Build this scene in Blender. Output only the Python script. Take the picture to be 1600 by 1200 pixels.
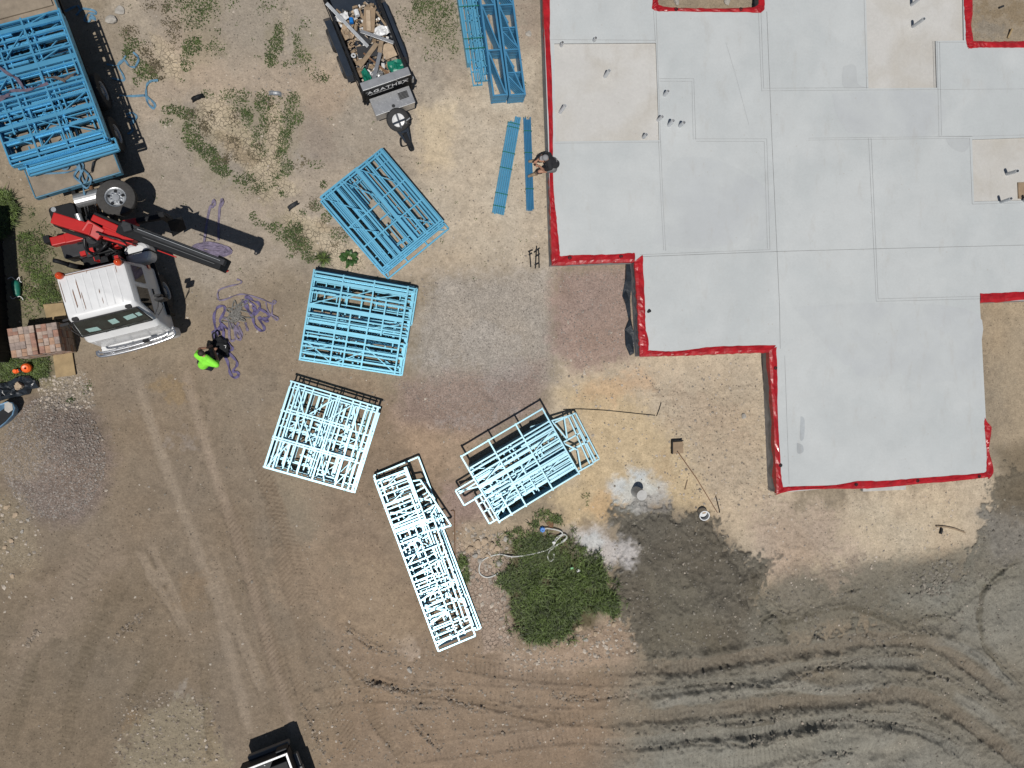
import bpy, bmesh, math, random
import numpy as np
from mathutils import Vector, Matrix, geometry
from math import radians as R, sin, cos, pi, atan2, tan, hypot

random.seed(7)
SC = bpy.context.scene
COL = SC.collection
for o in list(bpy.data.objects): bpy.data.objects.remove(o)

# ------------------------------------------------------------------ camera
H = 22.0                       # drone height above the ground, metres
FPX = 1600 * 24 / 36
TILT = math.atan(145 / FPX)
cam = bpy.data.cameras.new('camera'); cam.lens = 24; cam.sensor_width = 36
cam.clip_end = 2000; cam.clip_start = 0.1
co = bpy.data.objects.new('camera', cam); COL.objects.link(co)
co.location = (0, 0, H); co.rotation_euler = (0, -TILT, 0)
SC.camera = co

# ------------------------------------------------------------------ light
SUNV = Vector((0.085, 0.375, -1.0)).normalized()     # the way the sunlight travels
W = bpy.data.worlds.new('World'); SC.world = W; W.use_nodes = True
wn = W.node_tree.nodes; wl = W.node_tree.links
sky = wn.new('ShaderNodeTexSky'); sky.sky_type = 'NISHITA'; sky.sun_disc = False
sky.sun_elevation = math.asin(-SUNV.z); sky.sun_rotation = R(192.8)
sky.air_density = 1.0; sky.dust_density = 0.6
wl.new(sky.outputs[0], wn['Background'].inputs[0]); wn['Background'].inputs[1].default_value = 0.05
sl = bpy.data.lights.new('sun', 'SUN'); sl.energy = 5.0; sl.angle = R(0.53); sl.color = (1.0, 0.955, 0.89)
so = bpy.data.objects.new('sun', sl); COL.objects.link(so)
so.rotation_euler = SUNV.to_track_quat('-Z', 'Y').to_euler(); so.location = (-5, -20, 40)
VS = SC.view_settings
SC.display_settings.display_device = 'sRGB'
VS.view_transform = 'Standard'; VS.look = 'None'; VS.gamma = 1; VS.exposure = -0.41
VS.use_curve_mapping = False

# ------------------------------------------------------------------ image pixel (x, y) cast through the camera to height z -> metres
CT, ST = cos(TILT), sin(TILT)
def P(px, py, z=0.0):
    dx, dy, dz = (px - 800) / FPX, (600 - py) / FPX, -1.0
    wx, wy, wz = CT * dx - ST * dz, dy, ST * dx + CT * dz
    t = (H - z) / (-wz)
    return Vector((t * wx, t * wy, z))
def pixelxy(X, Y):
    # metres on the ground -> image pixels
    cx = CT * X + ST * (-H); cz = -ST * X + CT * (-H)
    return 800 + FPX * cx / (-cz), 600 - FPX * Y / (-cz)
GAIN = 1.22
def lin(c):
    return tuple(((v / 255) / 12.92 if v / 255 <= .04045 else ((v / 255 + .055) / 1.055) ** 2.4) for v in c)
def alb(*c):
    return tuple(min(.85, v / GAIN) for v in lin(c))

# ------------------------------------------------------------------ materials
def mat(name, rgb, rough=.7, metal=0., var=.12, vscale=3., bump=0., bscale=30., coat=0., spec=.5, alpha=1., trans=0., rand=0.):
    m = bpy.data.materials.new(name); m.use_nodes = True
    n, l = m.node_tree.nodes, m.node_tree.links
    b = n['Principled BSDF']
    b.inputs['Roughness'].default_value = rough; b.inputs['Metallic'].default_value = metal
    b.inputs['Specular IOR Level'].default_value = spec
    if coat: b.inputs['Coat Weight'].default_value = coat; b.inputs['Coat Roughness'].default_value = .12
    tc = n.new('ShaderNodeTexCoord')
    nz = n.new('ShaderNodeTexNoise'); nz.inputs['Scale'].default_value = vscale; nz.inputs['Detail'].default_value = 6
    nz.inputs['Roughness'].default_value = .65
    l.new(tc.outputs['Object'], nz.inputs['Vector'])
    mr = n.new('ShaderNodeMapRange'); mr.inputs['From Min'].default_value = .3; mr.inputs['From Max'].default_value = .7
    mr.inputs['To Min'].default_value = 1 - var; mr.inputs['To Max'].default_value = 1 + var
    l.new(nz.outputs['Fac'], mr.inputs['Value'])
    val = mr.outputs[0]
    if rand:
        oi = n.new('ShaderNodeNewGeometry')
        m2 = n.new('ShaderNodeMapRange'); m2.inputs['To Min'].default_value = 1 - rand; m2.inputs['To Max'].default_value = 1 + rand
        l.new(oi.outputs['Random Per Island'], m2.inputs['Value'])
        mm = n.new('ShaderNodeMath'); mm.operation = 'MULTIPLY'; l.new(val, mm.inputs[0]); l.new(m2.outputs[0], mm.inputs[1]); val = mm.outputs[0]
    vm = n.new('ShaderNodeVectorMath'); vm.operation = 'SCALE'; vm.inputs[0].default_value = rgb[:3]
    l.new(val, vm.inputs['Scale']); l.new(vm.outputs[0], b.inputs['Base Color'])
    if bump:
        bz = n.new('ShaderNodeTexNoise'); bz.inputs['Scale'].default_value = bscale; bz.inputs['Detail'].default_value = 4
        l.new(tc.outputs['Object'], bz.inputs['Vector'])
        bp = n.new('ShaderNodeBump'); bp.inputs['Strength'].default_value = bump; bp.inputs['Distance'].default_value = .02
        l.new(bz.outputs['Fac'], bp.inputs['Height']); l.new(bp.outputs[0], b.inputs['Normal'])
    if trans: b.inputs['Transmission Weight'].default_value = trans
    return m

M = {}
M['steel_blue'] = mat('blue_coated_steel', (.130, .420, .620), .43, .50, .08, 2.)
M['steel_glare'] = mat('glare_blue_coated_steel', (.340, .565, .670), .41, .55, .08, 2.)  # same blue paint, with the sun's glare lightened into its base colour
M['steel_soft_glare'] = mat('soft_glare_coated_steel', (.200, .500, .650), .43, .50, .08, 2.)  # same blue paint, a weaker sun glare put into the base colour
M['steel_load'] = mat('mid_blue_coated_steel', (.095, .350, .560), .44, .50, .10, 2.)
M['steel_deep'] = mat('deep_blue_coated_steel', (.075, .280, .480), .45, .45, .10, 2.)
M['strap_green'] = mat('green_strapping', (.01, .12, .07), .4)
M['red_film'] = mat('red_plastic_film', (.34, .010, .015), .36, 0, .32, 3.5, .45, 8., coat=.12)
M['black_clip'] = mat('black_plastic', (.012, .012, .014), .45)
M['black'] = mat('black_painted_steel', (.011, .012, .014), .6, 0, .25, 6., .1, 20, spec=.22)
M['black_rubber'] = mat('tyre_rubber', (.030, .030, .031), .85, 0, .25, 12., .3, 40)
M['grey_rubber'] = mat('dusty_tyre_rubber', (.050, .048, .046), .9, 0, .2, 12., .3, 40)
M['white'] = mat('white_paint', (.66, .67, .68), .35, 0, .07, 3., coat=.2)
M['chrome'] = mat('polished_metal', (.62, .63, .65), .2, .9, .08, 4.)
M['alu'] = mat('aluminium', (.50, .51, .52), .38, .75, .12, 6.)
M['galv'] = mat('galvanised_steel', (.40, .42, .44), .45, .6, .2, 8.)
M['glass'] = mat('dark_window_glass', (.012, .014, .013), .05, 0, .1, 2., spec=.6)
M['red'] = mat('red_crane_paint', (.43, .011, .010), .42, 0, .12, 3., coat=.1)
M['grey'] = mat('grey_plastic', (.12, .125, .13), .55)
M['dkgrey'] = mat('dark_grey_steel', (.028, .030, .034), .6, .0, .25, 5., spec=.3)
M['orange_lens'] = mat('amber_lens', (.55, .06, .012), .15, 0, .1, 3., coat=.5)
M['pvc'] = mat('white_pvc', (.55, .57, .59), .4)
M['pvc_in'] = mat('pipe_bore', (.05, .05, .055), .8)
M['ply'] = mat('weathered_plywood', (.30, .22, .12), .85, 0, .22, 3., .15, 25)
M['timber'] = mat('weathered_timber', (.24, .18, .12), .85, 0, .3, 5., .2, 30)
M['cardboard'] = mat('cardboard', (.26, .19, .125), .9, 0, .2, 4.)
M['deck'] = mat('worn_tray_deck', (.225, .185, .140), .75, 0, .38, 1.6, .1, 20)
M['deck_blue'] = mat('blue_tray_rail', (.06, .17, .25), .5, 0, .25, 6.)
M['concrete'] = mat('cast_concrete', (.42, .42, .41), .85, 0, .12, 5., .1, 30)
M['purple'] = mat('purple_webbing', (.105, .088, .190), .75, 0, .28, 9.)
M['lilac'] = mat('faded_lilac_webbing', (.165, .140, .205), .8, 0, .3, 9.)
M['drape'] = mat('worn_purple_brown_webbing', (.105, .085, .12), .8, 0, .4, 9.)
M['brownstrap'] = mat('brown_webbing', (.10, .082, .072), .85, 0, .4, 9.)
M['rope'] = mat('grey_rope', (.16, .155, .145), .85, 0, .45, 9.)
M['bluestrap'] = mat('blue_ratchet_webbing', (.09, .20, .30), .75, 0, .3, 8.)
M['skin'] = mat('skin', (.36, .19, .125), .6, 0, .06, 6.)
M['hair'] = mat('dark_hair', (.028, .018, .013), .7, 0, .3, 60, .3, 80)
M['lime'] = mat('hi_vis_lime_cloth', (.235, .76, .050), .8, 0, .16, 7., .9, 11)
M['navy'] = mat('dark_navy_cloth', (.010, .012, .022), .85, 0, .15, 8., .25, 16)
M['blackcloth'] = mat('black_cloth', (.013, .014, .017), .85, 0, .2, 8., .3, 18)
M['capgrey'] = mat('grey_cap_cloth', (.24, .24, .25), .85)
M['bagblack'] = mat('black_canvas', (.006, .007, .009), .9, 0, .3, 9., .5, 9)
M['film_black'] = mat('black_plastic_sheet', (.020, .026, .034), .3, 0, .35, 4., .6, 7)
M['orange'] = mat('orange_plastic', (.85, .13, .02), .4)
M['greenbag'] = mat('green_woven_bag', (.012, .16, .115), .5, 0, .2, 8., .4, 10)
M['tub'] = mat('blue_plastic_tub', (.16, .30, .45), .5, 0, .45, 3.)
M['cement'] = mat('dried_cement', (.42, .40, .37), .9, 0, .15, 6.)
M['hose'] = mat('white_hose', (.52, .53, .51), .5)
M['bluecap'] = mat('blue_plastic', (.01, .17, .55), .4)
M['rust'] = mat('rusty_steel', (.16, .085, .045), .85, 0, .35, 20.)
M['rock'] = mat('grey_rock', (.34, .32, .29), .9, 0, .25, 6., .5, 12)
M['rock_tan'] = mat('tan_rock', (.40, .31, .22), .9, 0, .25, 6., .5, 12)
M['stone'] = mat('site_stones', (.36, .315, .265), .9, 0, .1, 4., rand=.45)
M['stone_purple'] = mat('crushed_rock', (.250, .222, .200), .9, 0, .1, 4., rand=.35)
M['clod'] = mat('soil_clods', (.195, .178, .150), .95, 0, .2, 8., rand=.3)
M['brick_a'] = mat('red_clay_brick', (.29, .165, .125), .9, 0, .35, 9., .2, 40)
M['brick_b'] = mat('pale_mottled_brick', (.36, .28, .235), .9, 0, .3, 9., .2, 40)
M['brick_c'] = mat('grey_brown_brick', (.27, .215, .19), .9, 0, .35, 9., .2, 40)
M['brick_d'] = mat('orange_brick', (.36, .225, .155), .9, 0, .3, 9., .2, 40)
M['shed'] = mat('dark_cladding', (.018, .019, .02), .7)
M['paper'] = mat('pale_paper', (.42, .58, .57), .8)
M['navybox'] = mat('blue_black_trailer_paint', (.020, .028, .042), .35, 0, .2, 4., coat=.2)
M['letter'] = mat('white_sticker', (.75, .75, .75), .5)
M['grass'] = mat('grass_blades', (.076, .112, .026), .6, 0, .5, 1.8, rand=.75)
M['grass_pale'] = mat('pale_grass_blades', (.105, .130, .040), .6, 0, .35, 1.6, rand=.5)
M['weed'] = mat('weed_leaves', (.050, .078, .018), .6, 0, .3, 1.5, rand=.5)
M['drygrass'] = mat('dry_brown_weed', (.12, .10, .06), .8, 0, .25, 1.5, rand=.45)
M['leaf'] = mat('broad_leaf', (.035, .085, .018), .5, 0, .25, 12.)
M['chalk'] = mat('graphite_line', (.285, .295, .305), .9, 0, .25, 2.)
M['sawcut'] = mat('saw_cut', (.20, .205, .21), .9, 0, .3, 2.)

# ------------------------------------------------------------------ object helpers
def link(name, me, parent=None):
    o = bpy.data.objects.new(name, me); COL.objects.link(o)
    if parent is not None: o.parent = parent
    return o
def tag(o, label=None, cat=None, group=None, kind=None):
    if label: o['label'] = label
    if cat: o['category'] = cat
    if group: o['group'] = group
    if kind: o['kind'] = kind
    return o
def thing(name, label, cat, loc=(0, 0, 0), rz=0., group=None):
    o = bpy.data.objects.new(name, None); COL.objects.link(o)
    o.location = loc; o.rotation_euler = (0, 0, rz); o.empty_display_size = .2
    return tag(o, label, cat, group)

class MB:
    """collects shapes; build() links them as one mesh"""
    def __init__(s): s.v = []; s.f = []; s.mi = []; s.cur = 0
    def add(s, vs, fs):
        b = len(s.v); s.v += [tuple(v) for v in vs]
        for f in fs: s.f.append(tuple(i + b for i in f)); s.mi.append(s.cur)
    def box(s, x0, x1, y0, y1, z0, z1):
        s.add([(x0, y0, z0), (x1, y0, z0), (x1, y1, z0), (x0, y1, z0), (x0, y0, z1), (x1, y0, z1), (x1, y1, z1), (x0, y1, z1)],
              [(0, 3, 2, 1), (4, 5, 6, 7), (0, 1, 5, 4), (1, 2, 6, 5), (2, 3, 7, 6), (3, 0, 4, 7)])
    def bar(s, a, b, w, h, up=(0, 0, 1)):
        a, b = Vector(a), Vector(b); d = (b - a).normalized(); up = Vector(up)
        x = d.cross(up)
        if x.length < 1e-4: x = d.cross(Vector((1, 0, 0)))
        x.normalize(); u = x.cross(d).normalized()
        vs = []
        for p in (a, b):
            for sx, su in ((-1, -1), (1, -1), (1, 1), (-1, 1)): vs.append(p + x * (sx * w / 2) + u * (su * h / 2))
        s.add(vs, [(0, 1, 2, 3), (7, 6, 5, 4), (0, 4, 5, 1), (1, 5, 6, 2), (2, 6, 7, 3), (3, 7, 4, 0)])
    def tube(s, pts, r, n=8, cap=True, flat=None, roll=None):
        """round tube, or flat=(w,t) webbing along pts; r may be a list"""
        pts = [Vector(p) for p in pts]; N = len(pts); ring = []
        prev = Vector((0, 0, 1))
        for i, p in enumerate(pts):
            d = (pts[min(i + 1, N - 1)] - pts[max(i - 1, 0)])
            if d.length < 1e-9: d = Vector((1, 0, 0))
            d.normalize()
            x = d.cross(Vector((0, 0, 1)))
            if x.length < .05: x = prev.copy() if abs(prev.dot(d)) < .9 else d.orthogonal()
            x = (x - d * x.dot(d)).normalized(); prev = x
            u = x.cross(d)
            rr = r[i] if isinstance(r, (list, tuple)) else r
            if flat:
                a = roll[i] if roll else 0.
                xx, uu = x * cos(a) + u * sin(a), u * cos(a) - x * sin(a)
                w, t = flat
                ring.append([p + xx * (sx * w / 2) + uu * (su * t / 2) for sx, su in ((-1, -1), (1, -1), (1, 1), (-1, 1))])
            else:
                ring.append([p + (x * cos(2 * pi * k / n) + u * sin(2 * pi * k / n)) * rr for k in range(n)])
        m = len(ring[0]); vs = [v for q in ring for v in q]; fs = []
        for i in range(N - 1):
            for k in range(m): fs.append((i * m + k, i * m + (k + 1) % m, (i + 1) * m + (k + 1) % m, (i + 1) * m + k))
        if cap: fs.append(tuple(range(m - 1, -1, -1))); fs.append(tuple((N - 1) * m + k for k in range(m)))
        s.add(vs, fs)
    def lathe(s, prof, c=(0, 0, 0), axis=(0, 0, 1), n=24):
        """prof: (radius, height along axis)"""
        c = Vector(c); a = Vector(axis).normalized(); x = a.orthogonal().normalized(); y = a.cross(x)
        vs = []; fs = []; m = len(prof)
        for k in range(n):
            e = x * cos(2 * pi * k / n) + y * sin(2 * pi * k / n)
            for r, h in prof: vs.append(c + a * h + e * r)
        for k in range(n):
            q = (k + 1) % n
            for i in range(m - 1): fs.append((k * m + i, q * m + i, q * m + i + 1, k * m + i + 1))
        s.add(vs, fs)
    def loft(s, rings, cap=True):
        m = len(rings[0]); vs = [v for q in rings for v in q]; fs = []
        for i in range(len(rings) - 1):
            for k in range(m): fs.append((i * m + k, i * m + (k + 1) % m, (i + 1) * m + (k + 1) % m, (i + 1) * m + k))
        if cap: fs.append(tuple(range(m - 1, -1, -1))); fs.append(tuple((len(rings) - 1) * m + k for k in range(m)))
        s.add(vs, fs)
    def prism(s, poly, z0, z1):
        n = len(poly); s.add([(p[0], p[1], z0) for p in poly] + [(p[0], p[1], z1) for p in poly],
              [tuple(range(n - 1, -1, -1)), tuple(range(n, 2 * n))] + [(k, (k + 1) % n, n + (k + 1) % n, n + k) for k in range(n)])
    def ball(s, c, r, n=8, m=6, jit=0.):
        c = Vector(c); rx, ry, rz = (r, r, r) if not isinstance(r, (tuple, list)) else r
        vs = [c + Vector((0, 0, -rz))]
        for i in range(1, m):
            t = -pi / 2 + pi * i / m
            for k in range(n):
                q = 1 + random.uniform(-jit, jit)
                vs.append(c + Vector((cos(t) * cos(2 * pi * k / n) * rx * q, cos(t) * sin(2 * pi * k / n) * ry * q, sin(t) * rz * q)))
        vs.append(c + Vector((0, 0, rz))); L = len(vs) - 1; fs = []
        for k in range(n):
            fs.append((0, 1 + (k + 1) % n, 1 + k))
            for i in range(m - 2):
                a = 1 + i * n; b = a + n; fs.append((a + k, a + (k + 1) % n, b + (k + 1) % n, b + k))
            a = 1 + (m - 2) * n; fs.append((a + k, a + (k + 1) % n, L))
        s.add(vs, fs)
    def build(s, name, mats, parent=None, smooth=False, off=None, bevel=0.):
        me = bpy.data.meshes.new(name)
        vs = s.v if off is None else [(v[0] - off[0], v[1] - off[1], v[2] - off[2]) for v in s.v]
        me.from_pydata(vs, [], s.f)
        for m in (mats if isinstance(mats, (list, tuple)) else [mats]): me.materials.append(m)
        if len(me.materials) > 1:
            for i, p in enumerate(me.polygons): p.material_index = s.mi[i]
        if smooth is True:
            for p in me.polygons: p.use_smooth = True
        bm = bmesh.new(); bm.from_mesh(me); bmesh.ops.recalc_face_normals(bm, faces=bm.faces); bm.to_mesh(me); bm.free()
        o = link(name, me, parent)
        if bevel:
            b = o.modifiers.new('bevel', 'BEVEL'); b.width = bevel; b.segments = 2; b.limit_method = 'ANGLE'; b.angle_limit = R(40)
        return o
def world_part(mb, name, m, t, **k):
    """a part whose shape was given in world metres, under a thing that has only a location"""
    return mb.build(name, m, t, off=t.location, **k)
def smooth_path(pts, sub=8, closed=False):
    pts = [Vector(p) for p in pts]; n = len(pts); out = []
    for i in range(n - 1):
        p0, p1, p2, p3 = pts[max(i - 1, 0)], pts[i], pts[i + 1], pts[min(i + 2, n - 1)]
        for k in range(sub):
            t = k / sub
            out.append(.5 * ((2 * p1) + (p2 - p0) * t + (2 * p0 - 5 * p1 + 4 * p2 - p3) * t * t + (3 * p1 - p0 - 3 * p2 + p3) * t ** 3))
    out.append(pts[-1]); return out

# ================================================================== GROUND
def lattice(seed): return np.random.default_rng(seed).random((256, 256)).astype(np.float32)
def vnoise(x, y, seed):
    L = lattice(seed)
    xi = np.floor(x).astype(np.int32); yi = np.floor(y).astype(np.int32)
    fx = (x - xi).astype(np.float32); fy = (y - yi).astype(np.float32)
    fx = fx * fx * (3 - 2 * fx); fy = fy * fy * (3 - 2 * fy)
    a = L[xi & 255, yi & 255]; b = L[(xi + 1) & 255, yi & 255]; c = L[xi & 255, (yi + 1) & 255]; d = L[(xi + 1) & 255, (yi + 1) & 255]
    return (a + (b - a) * fx) + ((c + (d - c) * fx) - (a + (b - a) * fx)) * fy
def fbm(x, y, seed, octv=4, gain=.5):
    s = np.zeros_like(x, dtype=np.float32); a = 1.; t = 0.
    for i in range(octv):
        k = 2.03 ** i; ang = .7 * i
        s += a * vnoise((x * cos(ang) - y * sin(ang)) * k + 17 * i, (x * sin(ang) + y * cos(ang)) * k - 9 * i, seed + i); t += a; a *= gain
    return s / t - .5
def sstep(a, b, x):
    t = np.clip((x - a) / (b - a), 0, 1); return t * t * (3 - 2 * t)

STEP = .032
x_in = np.arange(-12.8, 22.4, STEP); y_in = np.arange(-14.4, 14.4, STEP)
grow = np.cumsum(STEP * 1.45 ** np.arange(1, 23))
gx = np.concatenate([x_in[0] - grow[::-1], x_in, x_in[-1] + grow]); gy = np.concatenate([y_in[0] - grow[::-1], y_in, y_in[-1] + grow])
NX, NY = len(gx), len(gy)
X, Y = np.meshgrid(gx, gy, indexing='ij'); X = X.astype(np.float32); Y = Y.astype(np.float32)
Xc = np.clip(X, -14, 24); Yc = np.clip(Y, -16, 16)
PX, PY = pixelxy(Xc, Yc)
N1 = fbm(X * .5, Y * .5, 11, 4); N2 = fbm(X * 2.2, Y * 2.2, 23, 4); N3 = fbm(X * 9, Y * 9, 31, 3); N0 = fbm(X * .16, Y * .16, 5, 3)
def zone_mask(poly, soft=14, wob=22, fine=10):
    """soft mask of an image-pixel polygon with a wandering edge"""
    q = np.array(poly, np.float32); mgn = soft + wob + fine + 8
    i = (PX > q[:, 0].min() - mgn) & (PX < q[:, 0].max() + mgn) & (PY > q[:, 1].min() - mgn) & (PY < q[:, 1].max() + mgn)
    px = PX[i]; py = PY[i]; d2 = np.full(px.shape, 1e9, np.float32); inside = np.zeros(px.shape, bool)
    for k in range(len(q)):
        a, b = q[k], q[(k + 1) % len(q)]; e = b - a
        t = np.clip(((px - a[0]) * e[0] + (py - a[1]) * e[1]) / max(1e-6, e @ e), 0, 1)
        d2 = np.minimum(d2, (px - a[0] - t * e[0]) ** 2 + (py - a[1] - t * e[1]) ** 2)
        if a[1] != b[1]:
            c = ((a[1] > py) != (b[1] > py)) & (px < (b[0] - a[0]) * (py - a[1]) / (b[1] - a[1]) + a[0]); inside ^= c
    sd = np.sqrt(d2) * np.where(inside, 1, -1) + N1[i] * wob * 2 + N2[i] * fine * 2.4 + N3[i] * fine * 2.0
    m = np.zeros(PX.shape, np.float32); m[i] = sstep(-soft, soft, sd); return m
def ell(cx, cy, rx, ry, n=16, rot=0.):
    c, s = cos(R(rot)), sin(R(rot))
    return [(cx + rx * cos(a) * c - ry * sin(a) * s, cy + rx * cos(a) * s + ry * sin(a) * c) for a in [2 * pi * k / n for k in range(n)]]
def path_field(pts, reach):
    """signed distance (metres) and arc length along an image-pixel polyline, on the ground near it"""
    w = [P(*p) for p in smooth_path([(p[0], p[1], 0) for p in pts], 6) for p in [(p[0], p[1])]]
    q = np.array([(p.x, p.y) for p in w], np.float32)
    i = (X > q[:, 0].min() - reach) & (X < q[:, 0].max() + reach) & (Y > q[:, 1].min() - reach) & (Y < q[:, 1].max() + reach)
    x = X[i]; y = Y[i]; best = np.full(x.shape, 1e9, np.float32); sg = np.zeros(x.shape, np.float32); al = np.zeros(x.shape, np.float32); acc = 0.
    for k in range(len(q) - 1):
        a, b = q[k], q[k + 1]; e = b - a; L = float(np.hypot(*e))
        if L < 1e-6: continue
        t = np.clip(((x - a[0]) * e[0] + (y - a[1]) * e[1]) / (L * L), 0, 1)
        dx = x - a[0] - t * e[0]; dy = y - a[1] - t * e[1]; d = dx * dx + dy * dy; u = d < best
        best[u] = d[u]; sg[u] = np.sign(e[0] * dy - e[1] * dx)[u]; al[u] = (acc + t * L)[u]; acc += L
    return i, np.sqrt(best), sg, al, acc

def tone(r, g, b): return (r * 1.07, g * 1.09, b * 1.125)
def C3(*c): return np.array(alb(*tone(*c)), np.float32)
col = np.empty(X.shape + (3,), np.float32); col[:] = C3(146, 131, 110)
def blend(mask, c, op=1.):
    global col
    m = (mask * op)[..., None]; col = col * (1 - m) + np.array(c, np.float32) * m
Hh = (N0 * .10 + N1 * .05 + N2 * .014 + N3 * .007).astype(np.float32)
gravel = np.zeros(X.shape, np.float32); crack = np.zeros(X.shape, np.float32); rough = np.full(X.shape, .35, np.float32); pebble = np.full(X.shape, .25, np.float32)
# broad soils
blend(zone_mask([(-200, 560), (330, 560), (470, 800), (560, 1010), (420, 1400), (-300, 1400)], 60, 40), C3(131, 116, 98))
blend(zone_mask([(-100, 900), (250, 880), (300, 1060), (240, 1400), (-200, 1400)], 70, 30), C3(122, 108, 90), .8)
blend(zone_mask([(140, -200), (860, -200), (862, 430), (640, 430), (420, 420), (330, 460), (220, 300)], 40, 40), C3(157, 144, 127))
blend(zone_mask([(440, 560), (700, 640), (760, 820), (820, 1010), (980, 1040), (980, 1400), (420, 1400), (540, 1000)], 50, 40), C3(137, 118, 98))
blend(zone_mask([(300, 480), (480, 430), (460, 600), (420, 760), (340, 640)], 40, 20), C3(136, 121, 103), .9)
blend(zone_mask([(200, 60), (300, 50), (480, 90), (560, 130), (520, 200), (430, 150), (300, 150), (220, 190)], 24, 16), C3(168, 150, 129), .9)
blend(zone_mask([(150, -100), (230, 20), (300, 120), (290, 130), (215, 60), (120, -100)], 20, 10), C3(172, 157, 136), .8)
blend(zone_mask([(400, 280), (560, 250), (520, 340), (380, 330), (340, 300)], 26, 12), C3(164, 148, 128), .8)
blend(zone_mask([(640, 180), (860, 60), (862, 430), (700, 420), (640, 300)], 40, 24), C3(184, 168, 145), .85)
blend(zone_mask([(560, 330), (720, 400), (700, 440), (560, 420)], 24, 12), C3(170, 152, 128), .7)
blend(zone_mask([(650, 170), (710, 170), (705, 260), (660, 270)], 16, 8), C3(188, 170, 142), .9)
# beige fill round the slab, yellow sand by the piers
blend(zone_mask([(860, 560), (1010, 540), (1230, 540), (1240, 790), (1620, 720), (1640, 860), (1420, 880), (1240, 960), (1150, 860), (1060, 760), (880, 800), (850, 700)], 24, 26), C3(184, 166, 141))
blend(zone_mask([(1530, 440), (1900, 430), (1900, 780), (1580, 760)], 20, 10), C3(160, 142, 117))
blend(zone_mask([(850, 600), (960, 595), (1070, 690), (1110, 800), (990, 800), (890, 830), (850, 780), (900, 740), (930, 680)], 20, 20), C3(190, 167, 131), .85)
blend(zone_mask(ell(960, 605, 60, 15, rot=-14), 16, 18, 14), C3(184, 150, 116), .5)
blend(zone_mask(ell(975, 790, 60, 24), 14, 18, 14), C3(188, 150, 106), .45)
blend(zone_mask([(1320, 785), (1500, 775), (1515, 840), (1440, 872), (1340, 855)], 26, 30, 26), C3(186, 169, 143), .85)
blend(zone_mask([(1180, 800), (1310, 790), (1330, 870), (1240, 930), (1190, 900)], 30, 30, 26), C3(172, 152, 132), .85)
# crushed rock drive in front of the slab
g = zone_mask([(680, 430), (860, 420), (870, 600), (800, 640), (680, 640), (640, 560)], 22, 16); blend(g, C3(160, 150, 137), .9); gravel = np.maximum(gravel, g * .7)
g = zone_mask([(866, 420), (990, 415), (985, 560), (900, 580), (860, 540)], 14, 10); blend(g, C3(152, 130, 117), .9); gravel = np.maximum(gravel, g * .5)
g = zone_mask([(620, 590), (860, 560), (850, 640), (760, 690), (620, 670)], 20, 18); blend(g, C3(144, 124, 112), .8); gravel = np.maximum(gravel, g * .7)
g = zone_mask([(700, 760), (790, 770), (760, 820), (700, 815)], 16, 12); blend(g, C3(146, 124, 112), .8); gravel = np.maximum(gravel, g * .5)
blend(zone_mask([(620, 660), (760, 690), (720, 740), (640, 720)], 24, 12), C3(164, 140, 116), .8)
# gravel heap
hp = zone_mask(ell(85, 715, 85, 105), 18, 12); blend(hp, C3(122, 108, 98), .9); gravel = np.maximum(gravel, hp)
blend(zone_mask(ell(20, 700, 60, 50), 18, 12), C3(140, 126, 106), .6)
hd = np.hypot((PX - 90) / 95, (PY - 700) / 100); Hh += .42 * sstep(1.05, .1, hd) * (1 + N1 * .6)
g = zone_mask([(60, 590), (130, 585), (150, 630), (60, 640)], 12, 8); blend(g, C3(150, 138, 120), .7); gravel = np.maximum(gravel, g)
g = zone_mask([(-60, 760), (40, 770), (60, 880), (-60, 960)], 20, 12); blend(g, C3(142, 128, 106), .7); gravel = np.maximum(gravel, g * .6)
# grassy verge at the left
v = zone_mask([(-80, 300), (60, 330), (130, 400), (110, 500), (90, 600), (-80, 640)], 20, 16); blend(v, C3(118, 110, 86), .8)
# cracked clay channels
for q, op in (([(305, 155), (345, 150), (395, 220), (440, 270), (470, 300), (410, 310), (360, 240), (320, 195)], .9), ([(415, 160), (440, 155), (450, 230), (425, 280), (415, 220)], .8),
          ([(225, 40), (258, 55), (290, 110), (275, 130), (240, 90)], .85), ([(455, 330), (500, 350), (560, 400), (545, 420), (490, 400), (450, 350)], .85), ([(440, 10), (452, 10), (450, 95), (438, 95)], .6)):
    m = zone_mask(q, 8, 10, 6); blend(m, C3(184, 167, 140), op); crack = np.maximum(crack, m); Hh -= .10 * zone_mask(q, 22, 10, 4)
for q in ([(340, 205), (372, 215), (400, 250), (385, 262), (355, 235)], [(505, 335), (525, 355), (520, 365), (500, 350)]):
    blend(zone_mask(q, 6, 6, 6), C3(140, 122, 96), .55)
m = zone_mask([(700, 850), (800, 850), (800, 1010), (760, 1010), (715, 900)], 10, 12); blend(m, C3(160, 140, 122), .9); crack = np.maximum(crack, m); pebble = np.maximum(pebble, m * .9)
m = zone_mask([(730, 820), (850, 800), (860, 850), (770, 880), (720, 860)], 12, 14); blend(m, C3(178, 158, 132), .7); rough = np.maximum(rough, m)
m = zone_mask([(850, 1000), (960, 960), (995, 985), (990, 1040), (850, 1040)], 14, 12); blend(m, C3(160, 138, 117), .8); rough = np.maximum(rough, m); pebble = np.maximum(pebble, m)
blend(zone_mask([(780, 1010), (990, 1015), (995, 1050), (780, 1050)], 12, 10), C3(166, 144, 122), .7)
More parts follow.
